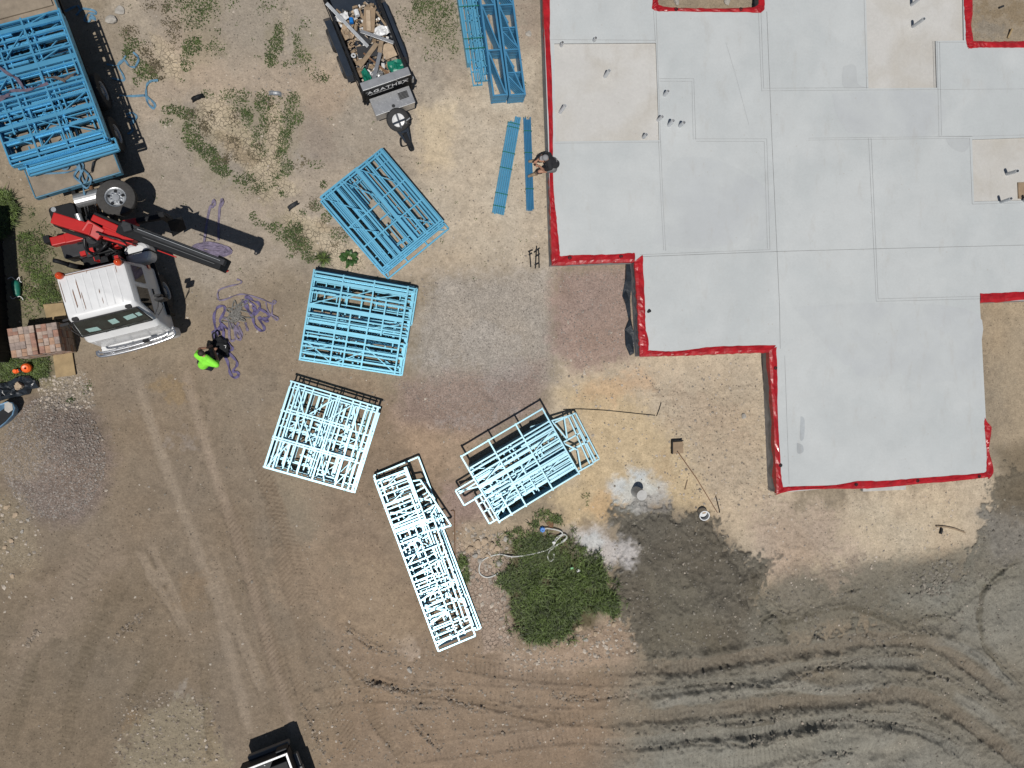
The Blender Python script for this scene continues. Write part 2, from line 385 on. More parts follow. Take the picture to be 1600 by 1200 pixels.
# dark loam
dk = zone_mask([(960, 800), (990, 770), (1060, 800), (1110, 812), (1160, 865), (1195, 880), (1190, 960), (1240, 1000), (1500, 900), (1560, 760), (1580, 740), (1900, 740), (1900, 1060), (1050, 1040), (990, 1010), (955, 940), (965, 880)], 7, 16, 22)
dk2 = zone_mask([(1050, 990), (1900, 980), (1900, 1500), (930, 1500), (960, 1200), (985, 1080)], 75, 46, 20)
dk = np.maximum(dk, dk2)
blend(dk, C3(123, 116, 102)); rough = np.maximum(rough, dk * .8)
d2 = zone_mask([(965, 800), (1060, 800), (1110, 815), (1185, 890), (1180, 960), (1150, 1030), (1080, 1010), (1000, 1025), (960, 930)], 22, 26, 26)
blend(d2, C3(98, 91, 79), .85); Hh += .16 * zone_mask([(985, 800), (1060, 805), (1110, 830), (1170, 890), (1165, 960), (1000, 1000), (975, 930)], 26, 14) * (1 + 1.6 * N2)
blend(zone_mask([(1010, 900), (1080, 900), (1120, 1010), (1010, 1020)], 24, 20), C3(112, 105, 90), .7)
blend(zone_mask([(1180, 930), (1250, 880), (1400, 880), (1520, 850), (1500, 960), (1300, 990), (1180, 1000)], 16, 18), C3(112, 107, 94), .8)
blend(zone_mask([(1400, 930), (1560, 900), (1700, 900), (1700, 1060), (1560, 1040)], 26, 20), C3(134, 129, 116), .8)
blend(zone_mask([(1530, 800), (1650, 780), (1650, 860), (1560, 880)], 16, 14), C3(128, 122, 112), .8)
blend(zone_mask([(1560, 700), (1640, 690), (1640, 800), (1560, 800)], 16, 14), C3(106, 93, 74), .7)
blend(zone_mask([(1000, 1150), (1400, 1120), (1600, 1230), (1600, 1400), (1000, 1400)], 50, 36), C3(138, 133, 120), .85)
# cement splashes
blend(zone_mask(ell(1000, 770, 40, 27), 9, 12, 8), C3(198, 196, 186), .85)
blend(zone_mask([(880, 830), (925, 820), (990, 855), (985, 880), (930, 880), (895, 870)], 12, 14, 10), C3(190, 182, 174), .85)
blend(zone_mask(ell(1015, 785, 34, 16), 9, 12, 8), C3(150, 142, 132), .7)
for q in ((925, 845, 20, 14), (965, 760, 14, 12), (1000, 740, 18, 8)): blend(zone_mask(ell(*q), 8, 10, 6), C3(188, 192, 190), .6)
# grass bed soil
blend(zone_mask([(790, 850), (890, 830), (955, 930), (930, 980), (830, 1010), (795, 960)], 10, 8), C3(84, 76, 52), .85)
# loose colour drift everywhere
N4 = fbm(X * 4.5, Y * 4.5, 61, 4)
mott = np.clip((N4 - .04) * 5, 0, 1) * np.clip(N1 * 2.5 + .55, 0, 1)
drift = (1 + N1 * .20 + N2 * .22 + N3 * .20 + N0 * .08) * (1 - .16 * mott * (.4 + rough))
col *= drift[..., None]
warm = fbm(X * .7 + 40, Y * .7, 77, 3); col[..., 0] *= 1 + warm * .07; col[..., 2] *= 1 - warm * .09
# scattered stains: (x, y, rx, ry, colour, strength)
for x, y, rx, ry, c, op in ((300, 930, 26, 30, (146, 116, 82), .22), (325, 1150, 14, 50, (146, 108, 70), .55), (215, 1125, 30, 22, (142, 116, 82), .4), (290, 690, 24, 16, (146, 138, 132), .4), (740, 650, 60, 16, (158, 152, 146), .35),
                            (262, 600, 22, 20, (150, 124, 84), .45), (280, 1085, 20, 16, (160, 154, 146), .45), (640, 1010, 12, 9, (178, 160, 142), .6), (345, 940, 40, 30, (116, 103, 86), .5), (470, 250, 16, 9, (142, 140, 136), .5), (505, 190, 40, 50, (146, 128, 110), .5),
                            (300, 40, 80, 40, (150, 134, 118), .4), (835, 35, 20, 50, (140, 122, 108), .5), (240, 30, 24, 60, (146, 132, 114), .4), (760, 560, 90, 50, (160, 154, 146), .4), (1560, 20, 40, 20, (120, 102, 76), .7), (1545, 45, 18, 18, (132, 126, 116), .7),
                            (1280, 900, 60, 24, (172, 150, 130), .35), (1100, 640, 70, 50, (166, 144, 122), .4), (1150, 720, 60, 60, (170, 149, 124), .4), (1040, 735, 10, 30, (150, 122, 90), .35)):
    q = [(x + (a - x) * k, y + (b - y) * k) for (a, b), k in zip(ell(x, y, rx, ry, 12), np.random.default_rng(int(x + y)).uniform(.45, 1.25, 12))]; blend(zone_mask(q, 8, 20, 20), C3(*c), op * .75)
blend(zone_mask([(20, 1010), (60, 930), (130, 850), (190, 830), (200, 860), (140, 930), (90, 1000), (40, 1060)], 16, 24, 20), C3(138, 122, 104), .7)
blend(zone_mask([(230, 1110), (280, 1085), (330, 1100), (345, 1200), (340, 1300), (180, 1300), (190, 1180)], 12, 20, 18), C3(146, 134, 112), .75)
blend(zone_mask([(430, 860), (500, 840), (540, 900), (500, 960), (440, 940)], 16, 22, 20), C3(150, 130, 108), .5)
blend(zone_mask([(540, 870), (600, 880), (650, 990), (600, 1010), (550, 960)], 16, 22, 20), C3(154, 134, 110), .5)
for q, c in (([(330, 0), (450, -10), (440, 90), (360, 100)], (148, 137, 121)), ([(195, 240), (290, 240), (340, 330), (320, 420), (230, 400)], (147, 135, 120)), ([(470, 170), (520, 190), (530, 250), (480, 260)], (139, 127, 114)), ([(160, 30), (190, 60), (200, 200), (180, 260), (150, 120)], (144, 131, 114)), ([(560, 200), (620, 240), (600, 300), (540, 240)], (150, 137, 120))):
    blend(zone_mask(q, 30, 26, 16), C3(*c), .65)
for q in ([(262, 160), (300, 165), (330, 225), (365, 280), (340, 290), (290, 225)], [(444, 150), (472, 150), (462, 220), (455, 270), (428, 285), (440, 220)], [(288, 0), (345, 0), (345, 85), (300, 105), (285, 60)], [(190, 50), (215, 60), (255, 125), (215, 130), (195, 90)], [(418, 40), (442, 40), (438, 100), (415, 108)], [(455, 30), (485, 40), (490, 105), (460, 100)], [(430, 340), (470, 345), (500, 410), (470, 415), (440, 375)], [(640, -10), (725, -10), (720, 90), (660, 60)], [(360, 150), (420, 150), (425, 240), (395, 240), (365, 195)], [(370, 280), (430, 280), (420, 300), (375, 300)]):
    blend(zone_mask(q, 14, 16, 16), C3(136, 126, 102), .42)
# ---- wheel and track marks
def rut(pts, width, c=None, op=.6, depth=.015, sp=.0, amp=.0, skew=.0, ridge=.012, edge=.35, taper=.8, rw=.05):
    i, d, sg, al, L = path_field(pts, width + .3 + rw * 2); global col
    n2, n3, n1 = N2[i], N3[i], N1[i]
    wv = d + n2 * .14 + n3 * .08
    ends = sstep(0, taper, al + n2) * sstep(0, taper, L - al + n2)
    m = sstep(width * .5, width * (.5 - edge * .5), wv) * ends
    fade = np.clip(.55 + 1.5 * fbm(X[i] * .9, Y[i] * .9, 91, 3), 0, 1.)
    k = np.zeros_like(m)
    if c is not None:
        k = m * op * (.45 + .55 * fade); col[i] = col[i] * (1 - k[:, None]) + C3(*c) * k[:, None]
    lump = np.clip(.75 + 1.3 * n2 + .7 * n3, 0, 1.6)
    h = -depth * m + ridge * np.exp(-((d - width * .52 + n2 * .06) / rw) ** 2) * lump * ends
    if amp:
        ph = 2 * pi * (al + d * sg * skew + .05 * n2 + .03 * n3) / sp
        g = np.clip((np.cos(ph) - .35) / .65, 0, 1) * fade * m * np.clip(.9 + 2 * n3, 0, 1.2)      # narrow cleat slots
        h = h - amp * 1.5 * g
        col[i] *= (1 - .30 * g * min(1, amp / .010))[:, None]                                       # damp soil and slot shadow, both put into the colour
    # crumbled soil thrown up along the edge, its broken shadow darkened into the colour
    e_ = np.exp(-((d - width * .55) / .07) ** 2) * np.clip(n2 * 3 + n3 * 3 - .15, 0, 1) * ends * min(1, ridge / .02)
    col[i] *= (1 - .12 * e_)[:, None]; h = h + e_ * .028
    Hh[i] += h
pale = (156, 140, 121)
rut([(205, 560), (228, 640), (255, 720), (290, 810), (335, 930), (365, 1050), (395, 1160)], .46, pale, .7, .012, .16, .004, 0, .006, .8)
rut([(283, 560), (305, 640), (335, 740), (372, 850), (405, 960), (440, 1080), (470, 1180)], .46, (158, 140, 121), .7, .012, .16, .004, 0, .006, .8)
rut([(210, 850), (250, 920), (290, 985), (310, 1010)], .34, (150, 134, 115), .7, .012)
rut([(225, 830), (270, 930), (292, 980)], .3, (150, 134, 115), .6, .01)
rut([(330, 860), (350, 930), (385, 1020), (420, 1100)], .44, (152, 136, 117), .6, .012, .15, .006)
rut([(330, 560), (332, 620), (318, 700), (285, 800)], .2, (142, 126, 108), .5, .008)
rut([(170, 830), (110, 920), (60, 1000), (10, 1090)], .55, (134, 120, 102), .45, .012, .17, .010)
rut([(200, 900), (150, 990), (120, 1070), (95, 1190)], .5, (104, 92, 75), .5, .012, .15, .010)
rut([(60, 985), (45, 1060), (10, 1180)], .4, (106, 95, 78), .5, .015, .15, .012)
rut([(260, 1010), (225, 1060), (195, 1120)], .45, (112, 99, 80), .5, .02, .14, .014)
rut([(316, 1000), (322, 1090), (330, 1190)], .3, (118, 104, 84), .5, .02, .15, .008)
rut([(375, 650), (420, 760), (445, 880), (470, 960), (520, 1090), (560, 1190)], .65, (130, 113, 94), .5, .012, .14, .024, .6)
rut([(410, 740), (455, 850), (500, 960)], .5, (132, 115, 96), .5, .012, .14, .024, -.6)
rut([(345, 760), (385, 880), (420, 1000), (455, 1120)], .55, (124, 108, 90), .5, .012, .14, .022, .6)
rut([(455, 1020), (480, 1100), (500, 1190)], .6, (136, 118, 98), .4, .01, .14, .026, .5)
rut([(470, 1100), (560, 1085), (690, 1085), (800, 1090), (920, 1095)], .6, (148, 128, 106), .5, .02, .15, .008, 0, .02)
rut([(560, 1055), (640, 1078), (740, 1095), (830, 1120), (900, 1125)], .3, (116, 99, 80), .45, .025, 0, 0, 0, .025)
rut([(690, 1030), (800, 1050), (900, 1060), (990, 1060)], .55, (130, 112, 93), .5, .02, .16, .010, .2, .02)
rut([(700, 1130), (800, 1125), (960, 1120)], .5, (132, 114, 94), .45, .015, .16, .012, .2)
rut([(640, 1180), (760, 1165), (900, 1150), (990, 1160)], .6, (144, 124, 104), .4, .02, .16, .01, .2, .02)
rut([(500, 1000), (560, 1060), (590, 1130), (640, 1200)], .35, (120, 104, 84), .4, .02, .15, .01)
# tracked-machine lanes across the loam, lower right
T1 = [(900, 1050), (985, 1042), (1080, 1040), (1190, 1022), (1290, 1012), (1340, 1000), (1420, 1000), (1470, 1010), (1540, 1060), (1620, 1120)]
T2 = [(890, 1126), (985, 1122), (1090, 1112), (1200, 1100), (1290, 1095), (1370, 1085), (1430, 1085), (1500, 1120), (1580, 1180), (1640, 1230)]
T3 = [(920, 1088), (985, 1085), (1080, 1072), (1180, 1062), (1260, 1040), (1360, 1035), (1450, 1040), (1500, 1060)]
T4 = [(900, 1164), (985, 1162), (1090, 1150), (1200, 1140), (1300, 1125), (1400, 1130), (1470, 1155), (1560, 1220)]
for t, w, c in ((T1, .62, (124, 112, 96)), (T2, .66, (122, 110, 94)), (T3, .50, (126, 122, 111)), (T4, .55, (126, 122, 111))):
    rut(t, w, c, .7, .075, .155, .016, .08, .085, .45, 3.0, .16)
rut([(985, 1205), (1150, 1190), (1280, 1160), (1380, 1170)], .9, (138, 133, 119), .7, .05, .16, .012, .05, .08, .5, 2., .14)
rut([(1000, 1100), (1120, 1085), (1230, 1070), (1300, 1080), (1390, 1070)], .5, (146, 141, 128), .8, -.06, .2, .008, 0, .04, .6, 1., .12)
rut([(1600, 870), (1545, 910), (1532, 960), (1535, 1000), (1570, 1050), (1600, 1080)], .16, (92, 86, 72), .6, .05, 0, 0, 0, .04)
rut([(1180, 1000), (1190, 970), (1215, 960), (1225, 990), (1215, 1020)], .2, (96, 90, 76), .5, .05, 0, 0, 0, .05)
rut([(1450, 1000), (1500, 1010), (1560, 1050), (1600, 1090)], .45, (140, 136, 125), .7, -.05, .14, .012, 0, .03, .5)
rut([(1450, 980), (1500, 940), (1560, 900), (1610, 890)], .5, (132, 127, 112), .5, .02, .15, .008, 0, .03)
rut([(1480, 1080), (1530, 1110), (1590, 1150)], .6, (146, 141, 128), .8, -.06, .16, .008, 0, .04, .6)
for q in ([(1190, 985), (1250, 965), (1330, 950), (1420, 985)], [(1400, 985), (1450, 965), (1490, 975)], [(1120, 1130), (1160, 1135), (1230, 1120)], [(1160, 1075), (1220, 1072)], [(1380, 1010), (1420, 995), (1470, 990)], [(1170, 880), (1180, 930), (1178, 960)]):
    rut(q, .22, (86, 79, 65), .55, -.035, .11, .02, .5, .03, .6)
def ZD(l): return [(1000 + x / 2.667, 780 + y / 2.667) for x, y in l]
BREAKS = [ZD(q) for q in ([(0, 805), (130, 785), (400, 770), (620, 775), (650, 745), (750, 710), (850, 690), (990, 655), (1200, 640)], [(100, 960), (280, 935), (440, 920), (600, 905)], [(850, 880), (1000, 875), (1180, 895), (1280, 930)], [(0, 1035), (300, 1020), (600, 995), (850, 925)], [(850, 925), (1000, 930), (1200, 960), (1360, 1030)],
    [(470, 610), (500, 555), (540, 500), (580, 485)], [(1000, 600), (1080, 570), (1200, 545)], [(1130, 520), (1200, 480), (1300, 495), (1340, 540)], [(1520, 320), (1440, 370), (1412, 450), (1415, 550), (1480, 640), (1560, 740)], [(860, 800), (1000, 790), (1040, 765)], [(1130, 745), (1250, 735), (1350, 780), (1450, 830), (1550, 880)], [(660, 1110), (760, 1075), (900, 1045)], [(860, 570), (920, 560), (1010, 610)], [(520, 380), (600, 470), (700, 440)], [(820, 420), (850, 390), (960, 360)])]
BREAKS += [[(592, 1070), (640, 1078), (720, 1075)], [(630, 1110), (660, 1145), (690, 1175)], [(640, 1105), (700, 1105)], [(690, 1085), (720, 1100), (760, 1110)], [(860, 1085), (900, 1095), (990, 1085)], [(470, 1105), (490, 1140), (505, 1180)], [(540, 980), (580, 1010), (620, 1020)], [(180, 1000), (200, 980), (220, 960)], [(40, 1010), (60, 985)], [(560, 1060), (600, 1075), (620, 1080)]]
for k, q in enumerate(BREAKS):
    rut(q, .14, (104, 97, 84) if q[0][0] > 985 else (112, 98, 82), .28, .03, 0, 0, 0, .04, .8, .5, .07)
Hh += dk2 * fbm(X * .55 + .25 * Y, Y * 1.7 - X * .25, 141, 3) * .30 + dk * fbm(X * 1.1, Y * 1.6, 151, 3) * .10
# loose crumbly ground
rough = np.clip(rough + .5 * np.clip(N1 + .1, 0, 1), 0, 1)
for q in ([(1010, 610), (1200, 590), (1210, 780), (1120, 790), (1050, 690)], [(1180, 780), (1330, 790), (1300, 900), (1200, 920)], [(200, 1080), (320, 1090), (330, 1200), (190, 1200)], [(850, 990), (990, 960), (1000, 1040), (860, 1030)], [(1200, 890), (1500, 850), (1480, 960), (1220, 990)]):
    m = zone_mask(q, 20, 14); Hh += m * (N3 * .04 + N2 * .03); rough = np.maximum(rough, m * .9); pebble = np.maximum(pebble, m * .55)
Hh += dk * (N3 * .045 + N2 * .04)
Hh += (rough - .35).clip(0) * N3 * .03
far = np.maximum(np.abs(X - 4.8) - 17.5, np.abs(Y) - 14.3); keep = sstep(6, 0, far); Hh *= keep
# level pad where the slab sits, and softer ground under packs
XS0, YS0 = P(850, 0)[:2]
def flat(poly, z, soft=12):
    global Hh
    m = zone_mask(poly, soft, 0, 0); Hh = Hh * (1 - m) + z * m
flat([(845, -300), (866, 410), (1003, 410), (1005, 553), (1208, 553), (1218, 768), (1550, 745), (1540, 470), (1900, 466), (1900, -300)], -.01, 6)
for q in ([(505, 315), (600, 240), (690, 350), (605, 425)], [(495, 425), (630, 450), (622, 580), (475, 560)], [(465, 605), (590, 648), (545, 765), (418, 728)], [(725, 715), (850, 650), (905, 740), (785, 810)], [(580, 760), (635, 725), (745, 985), (685, 1010)], [(730, 0), (830, 0), (820, 160), (750, 160)], [(770, 180), (845, 180), (840, 335), (770, 335)]):
    flat(q, .005, 16)
def gh(x, y):
    i = min(max(int((x - x_in[0]) / STEP), 0), len(x_in) - 1) + len(grow); j = min(max(int((y - y_in[0]) / STEP), 0), len(y_in) - 1) + len(grow)
    return float(Hh[i, j])
def G(px, py, dz=0.):
    p = P(px, py); return Vector((p.x, p.y, gh(p.x, p.y) + dz))
me = bpy.data.meshes.new('ground')
idx = np.arange(NX * NY).reshape(NX, NY)
quads = np.stack([idx[:-1, :-1], idx[1:, :-1], idx[1:, 1:], idx[:-1, 1:]], -1).reshape(-1, 4)
me.vertices.add(NX * NY); me.vertices.foreach_set('co', np.stack([X, Y, Hh], -1).astype(np.float32).ravel())
nq = len(quads); me.loops.add(nq * 4); me.loops.foreach_set('vertex_index', quads.astype(np.int32).ravel())
me.polygons.add(nq); me.polygons.foreach_set('loop_start', np.arange(0, nq * 4, 4, dtype=np.int32))
me.polygons.foreach_set('use_smooth', np.ones(nq, bool)); me.update(calc_edges=True)
a = me.attributes.new('soil', 'FLOAT_COLOR', 'POINT'); a.data.foreach_set('color', np.concatenate([np.clip(col, .02, .8), np.ones(X.shape + (1,), np.float32)], -1).astype(np.float32).ravel())
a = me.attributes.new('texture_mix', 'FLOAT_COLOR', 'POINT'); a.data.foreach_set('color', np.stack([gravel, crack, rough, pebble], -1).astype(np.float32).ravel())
ground = tag(link('ground', me), kind='structure')

def ground_material():
    m = bpy.data.materials.new('site_soil'); m.use_nodes = True; n, l = m.node_tree.nodes, m.node_tree.links
    b = n['Principled BSDF']; b.inputs['Roughness'].default_value = .95; b.inputs['Specular IOR Level'].default_value = .15
    def N(t, **k):
        q = n.new(t)
        for a, v in k.items(): setattr(q, a, v)
        return q
    def math_(op, a, b_=None, c=None):
        q = N('ShaderNodeMath', operation=op)
        for i, v in enumerate((a, b_, c)):
            if v is None: continue
            if hasattr(v, 'links'): l.new(v, q.inputs[i])
            else: q.inputs[i].default_value = v
        return q.outputs[0]
    def rng(v, a, b_, c, d):
        q = N('ShaderNodeMapRange'); l.new(v, q.inputs[0])
        for i, x in enumerate((a, b_, c, d)): q.inputs[i + 1].default_value = x
        return q.outputs[0]
    def mix(f, a, b_):
        q = N('ShaderNodeMix', data_type='RGBA')
        for s, v in ((q.inputs[0], f), (q.inputs[6], a), (q.inputs[7], b_)):
            if hasattr(v, 'links'): l.new(v, s)
            else: s.default_value = v
        return q.outputs[2]
    tc = N('ShaderNodeTexCoord').outputs['Object']
    soil = N('ShaderNodeAttribute', attribute_name='soil').outputs['Color']
    ma = N('ShaderNodeAttribute', attribute_name='texture_mix'); sp = N('ShaderNodeSeparateColor'); l.new(ma.outputs['Color'], sp.inputs[0])
    grav, crk, rgh = sp.outputs[0], sp.outputs[1], sp.outputs[2]; peb = ma.outputs['Alpha']
    def noise(s, d=5, r=.6):
        q = N('ShaderNodeTexNoise'); q.inputs['Scale'].default_value = s; q.inputs['Detail'].default_value = d; q.inputs['Roughness'].default_value = r; l.new(tc, q.inputs['Vector']); return q.outputs['Fac']
    def voro(s, f='F1', r=1.):
        q = N('ShaderNodeTexVoronoi', feature=f); q.inputs['Scale'].default_value = s; q.inputs['Randomness'].default_value = r; l.new(tc, q.inputs['Vector']); return q
    n1, n2, n3 = noise(3.5, 8, .72), noise(16, 6, .7), noise(60, 4, .7)
    tint = math_('MULTIPLY', math_('MULTIPLY', rng(n1, .3, .7, .86, 1.14), rng(n2, .3, .7, .80, 1.20)), rng(n3, .3, .7, .82, 1.18))
    c = N('ShaderNodeVectorMath', operation='SCALE'); l.new(soil, c.inputs[0]); l.new(tint, c.inputs['Scale']); c = c.outputs[0]
    # gravel chips: each cell its own tone
    v = voro(34); hs = N('ShaderNodeSeparateColor'); l.new(v.outputs['Color'], hs.inputs[0])
    chip = N('ShaderNodeVectorMath', operation='SCALE'); l.new(c, chip.inputs[0]); l.new(rng(hs.outputs[0], 0, 1, .68, 1.36), chip.inputs['Scale'])
    c = mix(math_('MULTIPLY', grav, .85), c, chip.outputs[0])
    # sparse pale pebbles and dark crumbs
    v2 = voro(11); h2 = N('ShaderNodeSeparateColor'); l.new(v2.outputs['Color'], h2.inputs[0])
    sel = math_('MULTIPLY', math_('GREATER_THAN', h2.outputs[0], rng(peb, 0, 1, .985, .80)), math_('LESS_THAN', v2.outputs['Distance'], rng(h2.outputs[1], 0, 1, .08, .26)))
    c = mix(math_('MULTIPLY', sel, .75), c, mix(h2.outputs[2], (.44, .40, .35, 1), (.26, .20, .15, 1)))
    # dark crumb specks in drifts: small cast shadows and hollows put into the colour
    v4 = voro(13); l4 = N('ShaderNodeSeparateColor'); l.new(v4.outputs['Color'], l4.inputs[0]); wv = noise(1.3, 4, .7); fz = noise(24, 3, .7)
    thr = math_('SUBTRACT', rng(wv, .35, .65, 1.06, .72), math_('MULTIPLY', rgh, .22))
    crumb = math_('MULTIPLY', math_('GREATER_THAN', l4.outputs[0], thr), math_('LESS_THAN', math_('ADD', v4.outputs['Distance'], math_('MULTIPLY', fz, .35)), rng(l4.outputs[1], 0, 1, .26, .46)))
    dk_ = N('ShaderNodeVectorMath', operation='SCALE'); l.new(c, dk_.inputs[0]); dk_.inputs['Scale'].default_value = .52
    c = mix(math_('MULTIPLY', crumb, .85), c, dk_.outputs[0])
    # clay crack joints: shade of the narrow gaps darkened into the colour
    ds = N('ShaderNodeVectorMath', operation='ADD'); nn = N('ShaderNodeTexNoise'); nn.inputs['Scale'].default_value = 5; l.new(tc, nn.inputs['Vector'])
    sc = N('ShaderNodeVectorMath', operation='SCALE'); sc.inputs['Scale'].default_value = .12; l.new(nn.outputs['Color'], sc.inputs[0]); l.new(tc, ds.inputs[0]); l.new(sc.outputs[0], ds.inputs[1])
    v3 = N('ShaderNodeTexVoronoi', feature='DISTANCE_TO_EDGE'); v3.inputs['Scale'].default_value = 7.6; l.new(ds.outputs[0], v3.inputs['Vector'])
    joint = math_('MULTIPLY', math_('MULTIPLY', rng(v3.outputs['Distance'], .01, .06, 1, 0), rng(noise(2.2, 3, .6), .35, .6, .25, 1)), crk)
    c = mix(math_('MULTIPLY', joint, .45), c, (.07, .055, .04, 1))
    l.new(c, b.inputs['Base Color'])
    # relief
    h = math_('ADD', math_('ADD', math_('MULTIPLY', noise(6, 8, .7), math_('MULTIPLY', rgh, .060)), math_('MULTIPLY', noise(13, 6, .7), math_('ADD', math_('MULTIPLY', rgh, .030), .010))), math_('MULTIPLY', noise(32, 5, .7), math_('ADD', math_('MULTIPLY', rgh, .012), .005)))
    h = math_('ADD', h, math_('MULTIPLY', math_('MULTIPLY', rng(v.outputs['Distance'], 0, .5, 1, 0), grav), .016))
    h = math_('ADD', h, math_('MULTIPLY', sel, .012)); h = math_('SUBTRACT', h, math_('MULTIPLY', crumb, .012))
    h = math_('SUBTRACT', h, math_('MULTIPLY', joint, .03))
    bp = N('ShaderNodeBump'); bp.inputs['Distance'].default_value = 1.; bp.inputs['Strength'].default_value = .85
    l.new(h, bp.inputs['Height']); l.new(bp.outputs[0], b.inputs['Normal'])
    return m
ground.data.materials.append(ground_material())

# ================================================================== SLAB
ZS = .58
def slab_material(name, c, stain, tone):
    m = mat(name, c, .62, 0, .045, .9, .06, 60)
    n, l = m.node_tree.nodes, m.node_tree.links; b = n['Principled BSDF']; vm = b.inputs['Base Color'].links[0].from_node
    tc = n.new('ShaderNodeTexCoord')
    z = n.new('ShaderNodeTexNoise'); z.inputs['Scale'].default_value = .55; z.inputs['Detail'].default_value = 7; z.inputs['Roughness'].default_value = .55; z.inputs['Distortion'].default_value = .4
    l.new(tc.outputs['Object'], z.inputs['Vector'])
    cr = n.new('ShaderNodeValToRGB'); cr.color_ramp.elements[0].position = .40; cr.color_ramp.elements[1].position = .62
    cr.color_ramp.elements[0].color = (*stain, 1); cr.color_ramp.elements[1].color = (1, 1, 1, 1); l.new(z.outputs['Fac'], cr.inputs[0])
    z2 = n.new('ShaderNodeTexNoise'); z2.inputs['Scale'].default_value = 14; z2.inputs['Detail'].default_value = 8; z2.inputs['Roughness'].default_value = .75; l.new(tc.outputs['Object'], z2.inputs['Vector'])
    c2 = n.new('ShaderNodeMapRange'); c2.inputs[1].default_value = .3; c2.inputs[2].default_value = .7; c2.inputs[3].default_value = 1 - tone; c2.inputs[4].default_value = 1 + tone; l.new(z2.outputs['Fac'], c2.inputs[0])
    mx = n.new('ShaderNodeMix'); mx.data_type = 'RGBA'; mx.blend_type = 'MULTIPLY'; mx.inputs[0].default_value = 1
    l.new(vm.outputs[0], mx.inputs[6]); l.new(cr.outputs[0], mx.inputs[7])
    sc = n.new('ShaderNodeVectorMath'); sc.operation = 'SCALE'; l.new(mx.outputs[2], sc.inputs[0]); l.new(c2.outputs[0], sc.inputs['Scale']); vo = n.new('ShaderNodeTexVoronoi'); vo.inputs['Scale'].default_value = 7; l.new(tc.outputs['Object'], vo.inputs['Vector']); se = n.new('ShaderNodeSeparateColor'); l.new(vo.outputs['Color'], se.inputs[0])
    z3 = n.new('ShaderNodeTexNoise'); z3.inputs['Scale'].default_value = .7; z3.inputs['Detail'].default_value = 5; l.new(tc.outputs['Object'], z3.inputs['Vector'])
    th = n.new('ShaderNodeMapRange'); th.inputs[1].default_value = .4; th.inputs[2].default_value = .65; th.inputs[3].default_value = 1.0; th.inputs[4].default_value = .82; l.new(z3.outputs['Fac'], th.inputs[0])
    g1 = n.new('ShaderNodeMath'); g1.operation = 'GREATER_THAN'; l.new(se.outputs[0], g1.inputs[0]); l.new(th.outputs[0], g1.inputs[1])
    rd = n.new('ShaderNodeMapRange'); rd.inputs[3].default_value = .06; rd.inputs[4].default_value = .20; l.new(se.outputs[1], rd.inputs[0])
    g2 = n.new('ShaderNodeMath'); g2.operation = 'LESS_THAN'; l.new(vo.outputs['Distance'], g2.inputs[0]); l.new(rd.outputs[0], g2.inputs[1])
    g3 = n.new('ShaderNodeMath'); g3.operation = 'MULTIPLY'; l.new(g1.outputs[0], g3.inputs[0]); l.new(g2.outputs[0], g3.inputs[1])
    g4 = n.new('ShaderNodeMath'); g4.operation = 'MULTIPLY'; g4.inputs[1].default_value = .32; l.new(g3.outputs[0], g4.inputs[0])
    # dusty drag marks
    mp = n.new('ShaderNodeMapping'); mp.inputs['Scale'].default_value = (1.2, .35, 1); mp.inputs['Rotation'].default_value = (0, 0, .5); l.new(tc.outputs['Object'], mp.inputs[0])
    z5 = n.new('ShaderNodeTexNoise'); z5.inputs['Scale'].default_value = 2.2; z5.inputs['Detail'].default_value = 9; z5.inputs['Roughness'].default_value = .7; l.new(mp.outputs[0], z5.inputs['Vector'])
    c5 = n.new('ShaderNodeMapRange'); c5.inputs[1].default_value = .56; c5.inputs[2].default_value = .74; c5.inputs[3].default_value = 0; c5.inputs[4].default_value = .28; l.new(z5.outputs['Fac'], c5.inputs[0])
    ad = n.new('ShaderNodeMath'); ad.operation = 'MAXIMUM'; l.new(g4.outputs[0], ad.inputs[0]); l.new(c5.outputs[0], ad.inputs[1])
    fm = n.new('ShaderNodeMix'); fm.data_type = 'RGBA'; fm.inputs[7].default_value = (.33, .30, .26, 1); l.new(ad.outputs[0], fm.inputs[0]); l.new(sc.outputs[0], fm.inputs[6]); l.new(fm.outputs[2], b.inputs['Base Color'])
    return m
M['slab'] = slab_material('trowelled_concrete', (.462, .486, .492), (.925, .935, .94), .045)
M['slab_low'] = slab_material('rough_pale_concrete', (.490, .484, .466), (.88, .85, .80), .07)
M['slab_low'].node_tree.nodes['Color Ramp'].color_ramp.elements[0].position = .30; M['slab_low'].node_tree.nodes['Color Ramp'].color_ramp.elements[1].position = .56
M['slab_damp'] = slab_material('damp_concrete', (.424, .447, .456), (.92, .92, .92), .03)
M['slab_edge'] = mat('formed_concrete_edge', (.30, .30, .30), .9, 0, .2, 4.)
out_px = [(842, -220), (849, 0), (855, 180), (860, 330), (863, 412), (992, 408), (997, 480), (1001, 556), (1204, 549), (1209, 660), (1214, 770), (1545, 742), (1531, 472), (1900, 458), (1900, 56), (1517, 70), (1505, -30), (1500, -220), (1191, -220), (1192, 14), (1026, 15), (1020, -220)]
rec_px = [[(866, 68), (1025, 67), (1030, 219), (868, 221)], [(1350, -120), (1503, -120), (1506, 63), (1462, 64), (1464, 137), (1357, 138)], [(1519, 218), (1800, 208), (1800, 309), (1522, 315)]]
outl = [P(x, y, ZS) for x, y in out_px]
recs = [[P(x, y, ZS) for x, y in q] for q in rec_px]
slab = thing('concrete_slab', 'large pale grey concrete house slab edged with red plastic film', 'slab', P(1200, 300))
SO = slab.location
